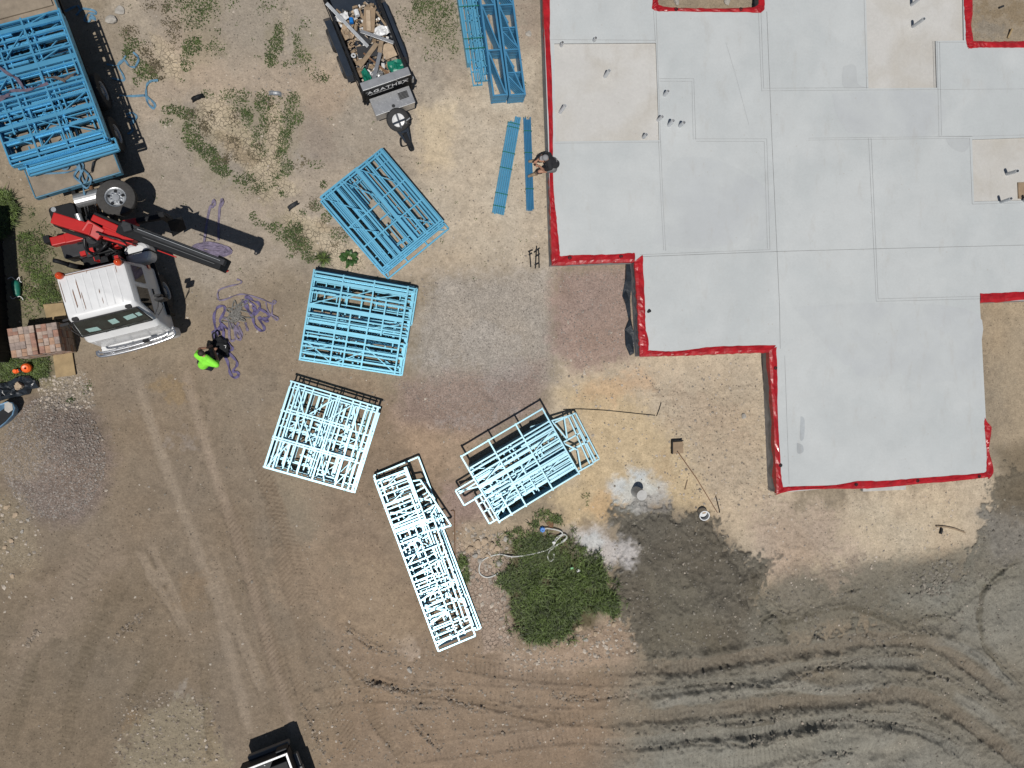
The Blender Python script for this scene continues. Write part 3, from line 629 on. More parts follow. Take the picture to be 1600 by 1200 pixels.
def inpoly(p, q):
    c = False; n = len(q)
    for i in range(n):
        a, b = q[i], q[(i + 1) % n]
        if (a[1] > p[1]) != (b[1] > p[1]) and p[0] < (b[0] - a[0]) * (p[1] - a[1]) / (b[1] - a[1]) + a[0]: c = not c
    return c
pts = [Vector((p.x, p.y)) for p in outl]; edges = [(i, (i + 1) % len(outl)) for i in range(len(outl))]
for q in recs:
    b0 = len(pts); pts += [Vector((p.x, p.y)) for p in q]; edges += [(b0 + i, b0 + (i + 1) % len(q)) for i in range(len(q))]
vs, es, fs, *_ = geometry.delaunay_2d_cdt(pts, edges, [], 0, 1e-5)
top = MB(); low = MB()
for f in fs:
    c = sum((vs[i] for i in f), Vector((0, 0))) / len(f)
    if not inpoly(c, [(p.x, p.y) for p in outl]): continue
    inr = any(inpoly(c, [(p.x, p.y) for p in q]) for q in recs)
    (low if inr else top).add([(vs[i].x, vs[i].y, ZS - (.05 if inr else 0)) for i in f], [tuple(range(len(f)))])
side = MB()
for q, z0, z1 in [(outl, -.15, ZS)] + [(r, ZS - .05, ZS) for r in recs]:
    for i in range(len(q)):
        a, b = q[i], q[(i + 1) % len(q)]; side.add([(a.x, a.y, z0), (b.x, b.y, z0), (b.x, b.y, z1), (a.x, a.y, z1)], [(0, 1, 2, 3)])
world_part(top, 'slab_top', M['slab'], slab)
o = world_part(low, 'set_down_floor', M['slab_low'], slab); tag(o, 'beige rough set-down floor areas in the slab')
world_part(side, 'slab_side', M['slab_edge'], slab)
def on_slab(px, py, dz=0.): return P(px, py, ZS) + Vector((0, 0, dz))
# damp patches and stain on the slab (flat marks a hair above the concrete)
def patch(pl, name, m, dz):
    mb = MB(); q = [on_slab(x, y, dz) for x, y in pl]; q = smooth_path([tuple(p) for p in q + q[:1]], 5)[:-1]
    mb.add(q, [tuple(range(len(q)))]); return world_part(mb, name, m, slab)
for pl in ([(1478, 216), (1512, 216), (1514, 228), (1505, 238), (1490, 233), (1482, 226)], [(1318, 104), (1336, 102), (1340, 130), (1352, 137), (1320, 137), (1316, 120)]):
    patch(pl, 'damp_patch', M['slab_damp'], .004)
M['slab_water'] = slab_material('water_marked_concrete', (.448, .473, .480), (.93, .93, .945), .03)
patch([(1240, 480), (1310, 562), (1330, 572), (1345, 590), (1380, 589), (1408, 584), (1425, 596), (1455, 600), (1488, 596), (1500, 620), (1520, 632), (1534, 628), (1530, 560), (1526, 490), (1400, 474)], 'water_mark', M['slab_water'], .003)
patch([(1300, 146), (1306, 175), (1322, 204), (1340, 208), (1462, 210), (1460, 146)], 'water_mark', M['slab_water'], .003)
patch([(1020, 380), (1060, 386), (1100, 388), (1150, 380), (1165, 372), (1195, 372), (1200, 300), (1120, 250), (1045, 260)], 'water_mark', M['slab_water'], .003)
M['dark_stain'] = slab_material('dark_scuff', (.385, .415, .435), (.80, .80, .80), .12)
for pl in ([(1251, 650), (1257, 656), (1256, 684), (1250, 686)], [(1245, 692), (1254, 696), (1255, 706), (1246, 708)]):
    patch(pl, 'scuff_mark', M['dark_stain'], .004)
# set-out lines
def lines(segs, w, m, name):
    mb = MB()
    for s in segs:
        for (x0, y0), (x1, y1) in zip(s[:-1], s[1:]):
            a, b = on_slab(x0, y0, .006), on_slab(x1, y1, .006); d = (b - a).normalized(); n = Vector((-d.y, d.x, 0)) * w / 2
            mb.add([a - n, b - n, b + n, a + n], [(0, 1, 2, 3)])
    o = world_part(mb, name, m, slab); tag(o, kind='stuff'); return o
lines([[(860, 62), (1024, 63)], [(1021, 17), (1024, 66)], [(1025, 17), (1032, 219), (1036, 320), (1040, 392)], [(1029, 221), (1033, 320), (1037, 391)], [(1030, 123), (1084, 123), (1087, 218)], [(1031, 127), (1081, 127), (1083, 218)],
       [(866, 224), (1033, 222)], [(1085, 217), (1198, 217), (1203, 390)], [(1088, 221), (1194, 221), (1199, 389)], [(1185, 18), (1190, 142), (1600, 139)], [(1189, 18), (1193, 138), (1357, 137)],
       [(1263, 216), (1515, 213), (1600, 211)], [(1263, 219), (1515, 216)], [(1357, 216), (1369, 471), (1531, 467)], [(1361, 216), (1372, 467), (1531, 463)], [(1350, 0), (1354, 138)], [(1459, 64), (1461, 138)], [(1464, 64), (1467, 213), (1519, 213)], [(1468, 66), (1471, 212)],
       [(1464, 66), (1512, 66)], [(1515, 216), (1519, 319), (1600, 317)], [(1226, 556), (1233, 757)], [(1000, 398), (1203, 390)]], .011, M['chalk'], 'pencil_line')
lines([[(1134, 66), (1150, 120), (1170, 195)]], .006, M['chalk'], 'scratch')
lines([[(1198, 18), (1206, 217), (1214, 393), (1218, 480), (1219, 545)], [(1003, 401), (1214, 393), (1400, 388), (1640, 382)]], .013, M['sawcut'], 'saw_cut')
# red film round the edge: (outer edge point, width towards the slab, in image pixels); it laps over the top and hangs down outside
def film(pts, side, drop=.16, wav=1.):
    """pts: (x, y, lap_x, lap_y) image-pixel points of edge and of inner lap"""
    q = [smooth_path([(p[0], p[1], 0) for p in pts], 7), smooth_path([(p[2], p[3], 0) for p in pts], 7)]
    mb = MB(); n = len(q[0]); vs = []; rows = 5
    for i in range(n):
        e = on_slab(q[0][i].x, q[0][i].y); k = on_slab(q[1][i].x, q[1][i].y); k = e + (k - e) * 1.22; d = (k - e); o = -d.normalized()
        r = random.Random(i * 31 + int(pts[0][0])); j = lambda s: (r.random() - .5) * s * wav
        hang = drop * (.6 + .5 * sin(i * .7) * .5 + .2 * r.random())
        vs += [e + o * (.03 + j(.03)) + Vector((0, 0, -hang)), e + o * (.012 + j(.008)) + Vector((0, 0, .004)), e + d * (.3 + j(.12)) + Vector((0, 0, .028 + j(.035))), e + d * (.68 + j(.12)) + Vector((0, 0, .022 + j(.03))), k + d * j(.10) + Vector((0, 0, .007))]
    for i in range(n - 1):
        for c in range(rows - 1): mb.add([vs[i * rows + c], vs[(i + 1) * rows + c], vs[(i + 1) * rows + c + 1], vs[i * rows + c + 1]], [(0, 1, 2, 3)])
    return world_part(mb, 'edge_film', M['red_film'], slab)
film([(845, -110, 853, -110), (849, 0, 857, 0), (852, 60, 858, 60), (855, 130, 861, 130), (858, 200, 863, 200), (859, 260, 863, 260), (860, 310, 865, 310), (861, 340, 868, 340), (862, 380, 871, 380), (863, 414, 873, 404)], 1)
film([(862, 414, 870, 403), (900, 412, 900, 401), (940, 410, 940, 400), (985, 409, 985, 398), (992, 408, 992, 398)], 1, .08)
film([(992, 408, 1002, 400), (994, 440, 1004, 440), (997, 480, 1006, 480), (999, 515, 1007, 513), (1000, 535, 1011, 533), (1001, 556, 1011, 548)], 1, .05)
film([(1000, 557, 1008, 549), (1040, 555, 1040, 550), (1070, 555, 1070, 549), (1110, 553, 1110, 544), (1160, 551, 1160, 542), (1204, 550, 1211, 541)], 1, .10)
film([(1202, 547, 1211, 543), (1205, 600, 1213, 600), (1209, 650, 1214, 650), (1211, 700, 1217, 700), (1213, 740, 1219, 740), (1214, 771, 1222, 765)], 1, .22)
film([(1212, 773, 1222, 763), (1240, 766, 1240, 761), (1300, 763, 1300, 759), (1340, 763, 1340, 754), (1380, 761, 1380, 753), (1430, 756, 1430, 749), (1480, 752, 1480, 745), (1530, 747, 1530, 741), (1550, 743, 1545, 737)], 1, .12)
film([(1546, 668, 1540, 655), (1549, 668, 1540, 664), (1546, 692, 1541, 690), (1545, 705, 1542, 705), (1552, 735, 1543, 735), (1545, 748, 1540, 744)], 1, .14)
film([(1531, 472, 1531, 461), (1560, 471, 1560, 460), (1600, 468, 1600, 458), (1660, 466, 1660, 456)], 1, .14)
film([(1504, -60, 1496, -60) if 0 else (1517, -60, 1507, -60), (1519, 0, 1508, 0), (1519, 20, 1509, 20), (1517, 40, 1510, 40), (1520, 60, 1511, 58), (1522, 74, 1513, 74)], 1, .03)
film([(1513, 65, 1513, 74), (1530, 65, 1530, 73), (1560, 66, 1560, 73), (1600, 65, 1600, 73), (1660, 62, 1660, 70)], 1, .02)
film([(1024, -40, 1018, -40), (1027, 0, 1021, 0), (1032, 9, 1024, 15), (1060, 13, 1060, 17), (1110, 14, 1110, 18), (1160, 13, 1160, 18), (1184, 10, 1190, 17), (1187, -5, 1193, -5), (1187, -40, 1193, -40)], 1, .02)
for x, y in ((1056, 15), (1157, 15), (1211, 575), (1219, 727), (1337, 757), (1433, 751), (1529, 744), (890, 403), (970, 401)):
    mb = MB(); c = on_slab(x, y, .03); mb.lathe([(.05, -.012), (.062, 0), (.05, .012), (.038, 0), (.05, -.012)], c, (0, 0, 1), 12); mb.bar(c + Vector((-.05, -.02, .0)), c + Vector((.06, .02, .0)), .03, .025)
    world_part(mb, 'film_clip', M['black_clip'], slab)
# black membrane crumpled in the notch of the slab, offcuts by the front edge
def sheet(name, label, cat, outline, m, amp=.05, z=.03, div=18, group=None, seed=1, skirt=True):
    """crumpled sheet lying on the ground inside an image-pixel outline"""
    q = [P(*p) for p in outline]; c = sum(q, Vector()) / len(q); rng_ = random.Random(seed)
    bm = bmesh.new(); v2 = [Vector((p.x, p.y)) for p in q]
    mn = Vector((min(v.x for v in v2), min(v.y for v in v2))); mx = Vector((max(v.x for v in v2), max(v.y for v in v2)))
    pts = list(v2); n0 = len(pts)
    st = max(mx.x - mn.x, mx.y - mn.y) / div
    for i in range(int((mx.x - mn.x) / st) + 1):
        for j in range(int((mx.y - mn.y) / st) + 1):
            p = mn + Vector(((i + rng_.random() * .8) * st, (j + rng_.random() * .8) * st))
            if inpoly(p, [(v.x, v.y) for v in v2]): pts.append(p)
    vv, _, ff, *_ = geometry.delaunay_2d_cdt(pts, [(i, (i + 1) % n0) for i in range(n0)], [], 1, 1e-5)
    bv = []
    for i, p in enumerate(vv):
        e = min((p - a).length for a in v2)
        bv.append(bm.verts.new((p.x - c.x, p.y - c.y, gh(p.x, p.y) + z * (.3 if i < n0 else 1) + amp * rng_.random() * (0.4 if i < n0 else 1))))
    for f in ff:
        try: bm.faces.new([bv[i] for i in f])
        except ValueError: pass
    me = bpy.data.meshes.new(name); bm.normal_update(); bm.to_mesh(me); bm.free(); me.materials.append(m)
    o = link(name, me); o.location = (c.x, c.y, 0); tag(o, label, cat, group)
    s = o.modifiers.new('thickness', 'SOLIDIFY'); s.thickness = .006
    for p in me.polygons: p.use_smooth = False
    return o
sheet('plastic_sheet', 'crumpled black plastic membrane in the slab notch under the red edge', 'plastic sheet', [(977, 413), (986, 413), (987, 440), (984, 470), (986, 500), (990, 520), (991, 552), (984, 556), (977, 540), (976, 515), (982, 500), (977, 475), (972, 463), (976, 440)], M['film_black'], .14, .04, 16, seed=3)
mb = MB(); a, b = P(1345, 766), P(1412, 763); t = thing('concrete_offcut', 'pale flat concrete offcut below the front edge of the slab', 'offcut', (a + b) / 2)
mb.bar(a + Vector((0, .05, .06)), b + Vector((0, .05, .06)), .16, .12); world_part(mb, 'offcut_body', M['concrete'], t, bevel=.01)

# ------------------------------------------------------------------ drain pipes standing out of the slab
def pipe(b, tpx, z0, z1, r, label, extra=None):
    a = P(*b, z0); e = P(*tpx, z1); d = (e - a)
    t = thing('drain_pipe', label, 'pipe', a, 0, 'plastic drain pipes standing out of the slab')
    mb = MB(); L = d.length; mb.lathe([(r, -.06), (r, L), (r * .82, L), (r * .82, L - .2)], a, d, 18); world_part(mb, 'pipe_wall', M['pvc'], t, smooth=False)
    mb = MB(); mb.lathe([(r * .82, L - .15), (0.001, L - .15)], a, d, 18); world_part(mb, 'pipe_bore', M['pvc_in'], t)
for (b, tp, h, r, lab) in [((877, 71), (879, 66), .28, .05, 'short pipe at the top left corner of the left beige set-down'), ((928, 64), (931, 59), .26, .05, 'short pipe on the line above the left beige set-down'),
        ((945, 120), (952, 110), .42, .055, 'pipe in the middle of the left beige set-down'), ((875, 176), (883, 165), .45, .055, 'pipe at the left edge of the left beige set-down'), ((1005, 215), (1010, 210), .28, .055, 'pipe in the bottom right corner of the left beige set-down'),
        ((1038, 149), (1044, 142), .32, .055, 'single pipe at the top of the small pencilled room'), ((1029, 187), (1035, 182), .28, .055, 'leftmost of three pipes in a row in the small pencilled room'), ((1045, 196), (1052, 188), .36, .06, 'middle of three pipes in a row in the small pencilled room'),
        ((1062, 197), (1069, 191), .34, .06, 'rightmost of three pipes in a row in the small pencilled room'), ((1424, 8), (1440, -5), .55, .055, 'pipe cut by the top of the picture in the upper beige set-down'), ((1426, 42), (1444, 29), .62, .055, 'tall leaning pipe in the upper beige set-down'),
        ((1573, 272), (1590, 267), .55, .06, 'tall pipe in the middle of the right beige set-down'), ((1564, 316), (1580, 310), .52, .055, 'pipe on the lower edge of the right beige set-down'), ((1600, 314), (1616, 309), .5, .055, 'pipe cut by the right edge of the picture beside the cardboard sheet')]:
    z0 = ZS - .05 if 'set-down' in lab and 'line above' not in lab and 'lower edge' not in lab and 'top left' not in lab else ZS
    a = P(*b, z0); e = P(*tp, z0 + h); pipe(b, tp, z0, z0 + h, r, 'grey plastic ' + lab)
t = thing('pipe_stub', 'small dark pipe stub standing alone on the lower slab near the red edge', 'pipe', on_slab(1013, 487)); mb = MB(); mb.lathe([(.045, -.02), (.045, .1), (.03, .1), (.03, .02), (.001, .02)], on_slab(1013, 487), (.3, .2, 1), 14); world_part(mb, 'stub_wall', M['dkgrey'], t)
mb = MB(); q = [P(1591, 285, ZS), P(1640, 283, ZS), P(1641, 309, ZS), P(1592, 310, ZS)]; c = sum(q, Vector()) / 4; mb.prism([(p.x - c.x, p.y - c.y) for p in q], 0, .04)
o = mb.build('cardboard_sheet', M['cardboard']); o.location = (c.x, c.y, ZS - .045); tag(o, 'brown cardboard sheet lying in the right beige set-down', 'cardboard')

# ================================================================== STEEL FRAME PACKS
def frame_layer(mb, z, ua, ub, va, vb, studs, sdir, nogs, braces, w=.045, h=.078, hole=None, sub=None, mkind=None):
    """one flat panel; plates and studs as flat-lying channel sections"""
    def seg(m, a, b, ww=w, hh=h, zz=0.): m.bar((a[0], a[1], z + h / 2 + zz), (b[0], b[1], z + h / 2 + zz), ww, hh)
    def parted(fn, name):
        if sub is None: fn(mb)
        else: sub.append((name, fn))
    e = w / 2; d = w + .002
    if sdir == 'v':                      # studs run along v, plates along u
        seg(mb, (ua, va + e), (ub, va + e)); parted(lambda m: seg(m, (ua, vb - e), (ub, vb - e)), 'plate')
        for k, (u, ww, a, b) in enumerate(studs):
            parted(lambda m, u=u, ww=ww, a=a, b=b: seg(m, (u, max(va + d, a)), (u, min(vb - d, b)), ww, h - .004), 'stud')
        for v, a, b in nogs: parted(lambda m, v=v, a=a, b=b: seg(m, (max(ua, a), v), (min(ub, b), v), w, h * .55, .02), 'nogging')
    else:
        seg(mb, (ua + e, va), (ua + e, vb)); parted(lambda m: seg(m, (ub - e, va), (ub - e, vb)), 'plate')
        for k, (v, ww, a, b) in enumerate(studs):
            parted(lambda m, v=v, ww=ww, a=a, b=b: seg(m, (max(ua + d, a), v), (min(ub - d, b), v), ww, h - .004), 'stud')
        for u, a, b in nogs: parted(lambda m, u=u, a=a, b=b: seg(m, (u, max(va, a)), (u, min(vb, b)), w, h * .55, .02), 'nogging')
    for a, b in braces: parted(lambda m, a=a, b=b: seg(m, a, b, w * .62, h * .5, .026), 'brace')

def pack(label, A, B, C, ztop, n, sdir, m, seed, top, hole=None, dens=.36, group='packs of blue steel wall frames', z0=.0, extra=None, name='wall_frame_pack', spread=.06, cls='wall frame pack', jag=.25, wide=.76, lim=(0, 1, 0, 1)):
    a, b, c = P(*A, ztop), P(*B, ztop), P(*C, ztop)
    LU, LV = (b - a).length, (c - a).length; rz = atan2(b.y - a.y, b.x - a.x)
    t = thing(name, label, cls, (a.x, a.y, 0), rz, group)
    r = random.Random(seed); pitch = (ztop - z0) / n
    def put(mesh_fn, nm, par, mt):
        q = MB(); mesh_fn(q); o = q.build(nm, mt, par); return o
    for i in range(n):
        z = z0 + i * pitch; mb = MB(); last = i == n - 1; h = min(.078, pitch - .006)
        if last and top: ua, ub, va, vb = top.get('rect', (0, 1, 0, 1))
        else: ua, ub, va, vb = [q + r.uniform(-spread, spread) * .35 for q in (lim[i % len(lim)] if isinstance(lim, list) else lim)]
        if not last and r.random() < jag:
            k = r.random()
            if k < .3: va += r.uniform(.05, .35)
            elif k < .6: ub -= r.uniform(.05, .4)
            elif k < .8: vb -= r.uniform(.05, .3)
            else: ua += r.uniform(.05, .3)
        ua, ub, va, vb = ua * LU, ub * LU, va * LV, vb * LV
        S0, S1 = (ua, ub) if sdir == 'v' else (va, vb); T0, T1 = (va, vb) if sdir == 'v' else (ua, ub)
        if last and top:
            LS = LU if sdir == 'v' else LV; LT = LV if sdir == 'v' else LU
            studs = [(q[0] * LS, q[1], q[2] * LT if len(q) > 2 else -9, q[3] * LT if len(q) > 2 else 99) for q in top['studs']]
            nogs = [(q[0] * LT, q[1] * LS if len(q) > 1 else -9, q[2] * LS if len(q) > 1 else 99) for q in top['nogs']]
            braces = [((p[0] * LU, p[1] * LV), (q[0] * LU, q[1] * LV)) for p, q in top['braces']]
        else:
            studs = []; q = S0
            studs.append((S0 + .024, .045, -9, 99)); q += r.uniform(.2, dens)
            while q < S1 - .1:
                ww = .033 if r.random() < wide else r.choice([.07, .09])
                lo, hi = -9, 99
                if r.random() < .25: f = T0 + (T1 - T0) * r.uniform(.25, .75); lo, hi = (f, 99) if r.random() < .5 else (-9, f)
                studs.append((q, ww, lo, hi)); q += r.choice([dens, dens, dens * .5, r.uniform(.12, dens)])
            studs.append((S1 - .024, .045, -9, 99))
            nogs = []
            for f in r.choice([(.33, .66), (.5,), (.36, .62), (.45, .9), (.12, .5)]):
                nogs.append((T0 + (T1 - T0) * (f + r.uniform(-.04, .04)), S0 if r.random() < .7 else r.uniform(S0, S1), S1 if r.random() < .7 else r.uniform(S0, S1)))
            braces = []
            for _ in range(r.choice([2, 4, 5])):                   # short trimmers and blocking
                t0 = r.uniform(T0 + .1, T1 - .1); s0 = r.uniform(S0, S1 - .4); nogs.append((t0, s0, s0 + r.uniform(.25, .6)))
            for _ in range(r.choice([2, 3, 4])):
                s0 = r.uniform(S0, S1 - .5); s1 = s0 + r.uniform(.35, .9); t0 = T0 + (T1 - T0) * r.choice([0.02, .34, .5]); t1 = t0 + (T1 - T0) * r.choice([.3, .45])
                s1 = min(s1, S1 - .05); t1 = min(t1, T1 - .05)
                if r.random() < .5: s0, s1 = s1, s0
                braces.append(((s0, t0), (s1, t1)) if sdir == 'v' else ((t0, s0), (t1, s1)))
        if hole and not (last and top):
            hu0, hu1, hv0, hv1 = hole[0] * LU, hole[1] * LU, hole[2] * LV, hole[3] * LV
            s0, s1, t0, t1 = (hu0, hu1, hv0, hv1) if sdir == 'v' else (hv0, hv1, hu0, hu1)
            studs = [q if not (s0 < q[0] < s1) else (q[0], q[1], t1, 99) if r.random() < .5 else (q[0], q[1], -9, t0) for q in studs]
            nogs = [q for q in nogs if not (t0 < q[0] < t1)]; braces = []
        sub = [] if i >= n - 2 else None
        frame_layer(mb, z, ua, ub, va, vb, studs, sdir, nogs, braces, w=.045 if last else .034, h=h, sub=sub)
        f = mb.build('wall_frame', m, t)
        for nm, fn in (sub or []): put(fn, nm, f, m)
    for q in (extra or []):
        mb = MB(); z, pts = q['z'], [(u * LU, v * LV) for u, v in q['poly']]
        for k in range(len(pts)): mb.bar((*pts[k], z + .039), (*pts[(k + 1) % len(pts)], z + .039), .045, .078)
        for p, s in q.get('bars', []): mb.bar((p[0] * LU, p[1] * LV, z + .036), (s[0] * LU, s[1] * LV, z + .036), q.get('w', .042), .068)
        mb.build('wall_frame', m, t)
    for s in (top or {}).get('straps', []):          # green strapping round the pack
        mb = MB(); e = .012
        if sdir == 'v': u = s * LU; mb.box(u - .009, u + .009, -.05, LV + .05, ztop + .002, ztop + .005); mb.box(u - .009, u + .009, -.054, -.05, z0, ztop + .005)
        else: v = s * LV; mb.box(-.05, LU + .05, v - .009, v + .009, ztop + .002, ztop + .005)
        mb.build('strap', M['strap_green'], t)
    return t, LU, LV, rz
SB, SP, SD = M['steel_blue'], M['steel_glare'], M['steel_deep']
# pack beside the trailer drawbar, corner pointing up
pack('diamond set pack of blue wall frames below the trailer drawbar', (605, 432), (702, 352), (497, 310), .55, 7, 'v', SB, 4,
     dict(rect=(0, .97, .085, 1), studs=[(.02, .045), (.075, .045), (.14, .045), (.165, .045), (.31, .07), (.345, .045, .3, 1), (.565, .13), (.71, .06), (.735, .04), (.865, .05), (.905, .05), (.95, .09)],
          nogs=[(.365,), (.60, 0, .52), (.965,), (.62, .58, .97)], braces=[((.03, .97), (.30, .63)), ((.58, .40), (.86, .12)), ((.04, .60), (.28, .38)), ((.6, .96), (.85, .64)), ((.35, .97), (.55, .64))], straps=[]),
     hole=(.39, .51, .41, .68), lim=(0, .98, .06, 1), extra=[dict(z=.02, poly=[(0, 0), (1, 0), (1, .5), (0, .5)], bars=[((.33, 0), (.33, .5)), ((.66, 0), (.66, .5)), ((.03, .02), (.12, .14)), ((.95, .02), (.75, .14))])])
# second pack
pack('blue wall frame pack nearly square to the picture, just below the diamond set pack', (467, 561), (627, 586), (489, 421), .62, 7, 'u', M['steel_soft_glare'], 15,
     dict(rect=(0, .94, 0, 1), studs=[(.02, .045), (.08, .04), (.155, .045), (.20, .06), (.27, .045), (.345, .05), (.37, .08), (.47, .045), (.52, .045), (.60, .09), (.625, .045), (.755, .045), (.80, .06), (.90, .10), (.95, .045), (.985, .045)],
          nogs=[(.295,), (.60,), (.42, .0, .62), (.74, .4, .8), (.93, .2, 1)], braces=[((.02, .62), (.30, .76)), ((.32, .74), (.60, .88)), ((.02, .10), (.28, .20)), ((.34, .02), (.62, .20)), ((.62, .24), (.92, .02)), ((.05, .2), (.3, .02)), ((.62, .80), (.92, .9)), ((.62, .46), (.9, .55))], straps=[]),
     hole=(.38, .62, .70, .86), jag=.15, extra=[dict(z=.05, poly=[(.55, -.0), (1.0, .0), (1.0, .22), (.55, .22)], bars=[((.7, .04), (.98, .04)), ((.72, .2), (.99, .02))]), dict(z=.12, poly=[(.5, .02), (.97, .02), (.97, .32), (.5, .32)]), dict(z=.3, poly=[(.5, .55), (1.02, .58), (1.02, 1.0), (.5, .98)], bars=[((.9, .7), (1.02, .72)), ((.88, .85), (1.02, .84)), ((.9, .9), (1.02, .95))])])
# third pack
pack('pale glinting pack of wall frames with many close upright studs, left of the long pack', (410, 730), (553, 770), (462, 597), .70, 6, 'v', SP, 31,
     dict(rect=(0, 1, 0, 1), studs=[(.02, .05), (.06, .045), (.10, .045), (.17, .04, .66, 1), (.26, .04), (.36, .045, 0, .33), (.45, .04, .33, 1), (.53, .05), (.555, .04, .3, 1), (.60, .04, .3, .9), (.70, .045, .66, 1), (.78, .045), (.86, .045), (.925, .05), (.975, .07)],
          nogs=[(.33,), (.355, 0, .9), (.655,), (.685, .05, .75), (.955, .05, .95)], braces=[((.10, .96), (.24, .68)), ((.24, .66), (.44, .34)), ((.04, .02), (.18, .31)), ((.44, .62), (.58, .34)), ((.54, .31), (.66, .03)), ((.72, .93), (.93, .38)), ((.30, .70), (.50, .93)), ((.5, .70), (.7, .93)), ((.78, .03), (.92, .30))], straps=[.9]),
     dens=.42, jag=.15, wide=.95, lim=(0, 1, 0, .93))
# fourth pack
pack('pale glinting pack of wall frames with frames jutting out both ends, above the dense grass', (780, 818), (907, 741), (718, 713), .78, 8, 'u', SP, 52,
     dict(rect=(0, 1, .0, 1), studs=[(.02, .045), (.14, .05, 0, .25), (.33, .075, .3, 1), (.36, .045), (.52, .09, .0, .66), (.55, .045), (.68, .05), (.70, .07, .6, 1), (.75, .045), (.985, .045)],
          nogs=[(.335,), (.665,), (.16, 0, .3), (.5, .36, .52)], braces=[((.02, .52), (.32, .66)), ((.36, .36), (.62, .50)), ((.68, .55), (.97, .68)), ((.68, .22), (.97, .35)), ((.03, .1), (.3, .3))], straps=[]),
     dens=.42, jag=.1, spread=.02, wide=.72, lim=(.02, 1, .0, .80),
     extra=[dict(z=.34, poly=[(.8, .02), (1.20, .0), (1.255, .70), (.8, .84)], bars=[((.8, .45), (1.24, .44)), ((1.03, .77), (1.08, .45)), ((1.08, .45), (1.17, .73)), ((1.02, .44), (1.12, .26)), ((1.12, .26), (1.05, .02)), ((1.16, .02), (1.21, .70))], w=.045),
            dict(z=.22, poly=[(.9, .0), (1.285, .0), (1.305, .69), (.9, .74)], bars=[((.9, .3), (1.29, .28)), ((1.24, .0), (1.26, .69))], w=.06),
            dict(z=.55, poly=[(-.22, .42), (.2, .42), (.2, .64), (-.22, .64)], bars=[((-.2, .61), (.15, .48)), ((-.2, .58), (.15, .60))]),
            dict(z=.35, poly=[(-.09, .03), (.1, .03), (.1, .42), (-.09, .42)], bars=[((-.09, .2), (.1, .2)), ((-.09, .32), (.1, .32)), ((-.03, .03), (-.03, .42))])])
# long pack
pack('long narrow pack of pale glinting wall frames pointing to the bottom of the picture', (685, 1018), (752, 990), (569, 755), .66, 6, 'u', SP, 73,
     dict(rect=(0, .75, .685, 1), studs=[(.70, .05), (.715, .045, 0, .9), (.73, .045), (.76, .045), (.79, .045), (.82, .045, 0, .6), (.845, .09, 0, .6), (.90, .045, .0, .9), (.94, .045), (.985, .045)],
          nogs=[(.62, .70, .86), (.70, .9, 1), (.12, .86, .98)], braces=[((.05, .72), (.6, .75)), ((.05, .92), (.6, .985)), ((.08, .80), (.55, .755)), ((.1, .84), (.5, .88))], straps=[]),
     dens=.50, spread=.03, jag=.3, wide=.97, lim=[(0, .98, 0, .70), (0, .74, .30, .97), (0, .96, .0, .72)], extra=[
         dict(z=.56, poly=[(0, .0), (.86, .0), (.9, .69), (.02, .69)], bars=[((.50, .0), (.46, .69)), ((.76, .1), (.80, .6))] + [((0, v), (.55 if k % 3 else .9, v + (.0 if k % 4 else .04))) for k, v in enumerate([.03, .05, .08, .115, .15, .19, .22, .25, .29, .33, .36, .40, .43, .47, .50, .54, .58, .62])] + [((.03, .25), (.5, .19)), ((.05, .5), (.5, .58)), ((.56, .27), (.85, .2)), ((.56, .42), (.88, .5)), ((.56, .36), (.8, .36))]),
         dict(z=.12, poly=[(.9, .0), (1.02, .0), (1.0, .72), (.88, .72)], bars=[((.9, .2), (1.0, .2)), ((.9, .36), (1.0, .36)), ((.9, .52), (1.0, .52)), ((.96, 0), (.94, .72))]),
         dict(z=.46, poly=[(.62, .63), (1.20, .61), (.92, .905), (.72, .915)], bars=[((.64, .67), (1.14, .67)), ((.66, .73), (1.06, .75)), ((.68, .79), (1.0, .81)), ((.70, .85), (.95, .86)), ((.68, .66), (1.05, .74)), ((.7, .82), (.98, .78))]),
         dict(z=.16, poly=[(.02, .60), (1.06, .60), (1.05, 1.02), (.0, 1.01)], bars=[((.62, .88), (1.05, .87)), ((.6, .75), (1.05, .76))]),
         dict(z=.26, poly=[(.3, .62), (.97, .62), (.97, .88), (.3, .88)], bars=[((.4, .68), (.95, .69)), ((.4, .74), (.95, .73)), ((.4, .8), (.95, .82))])])
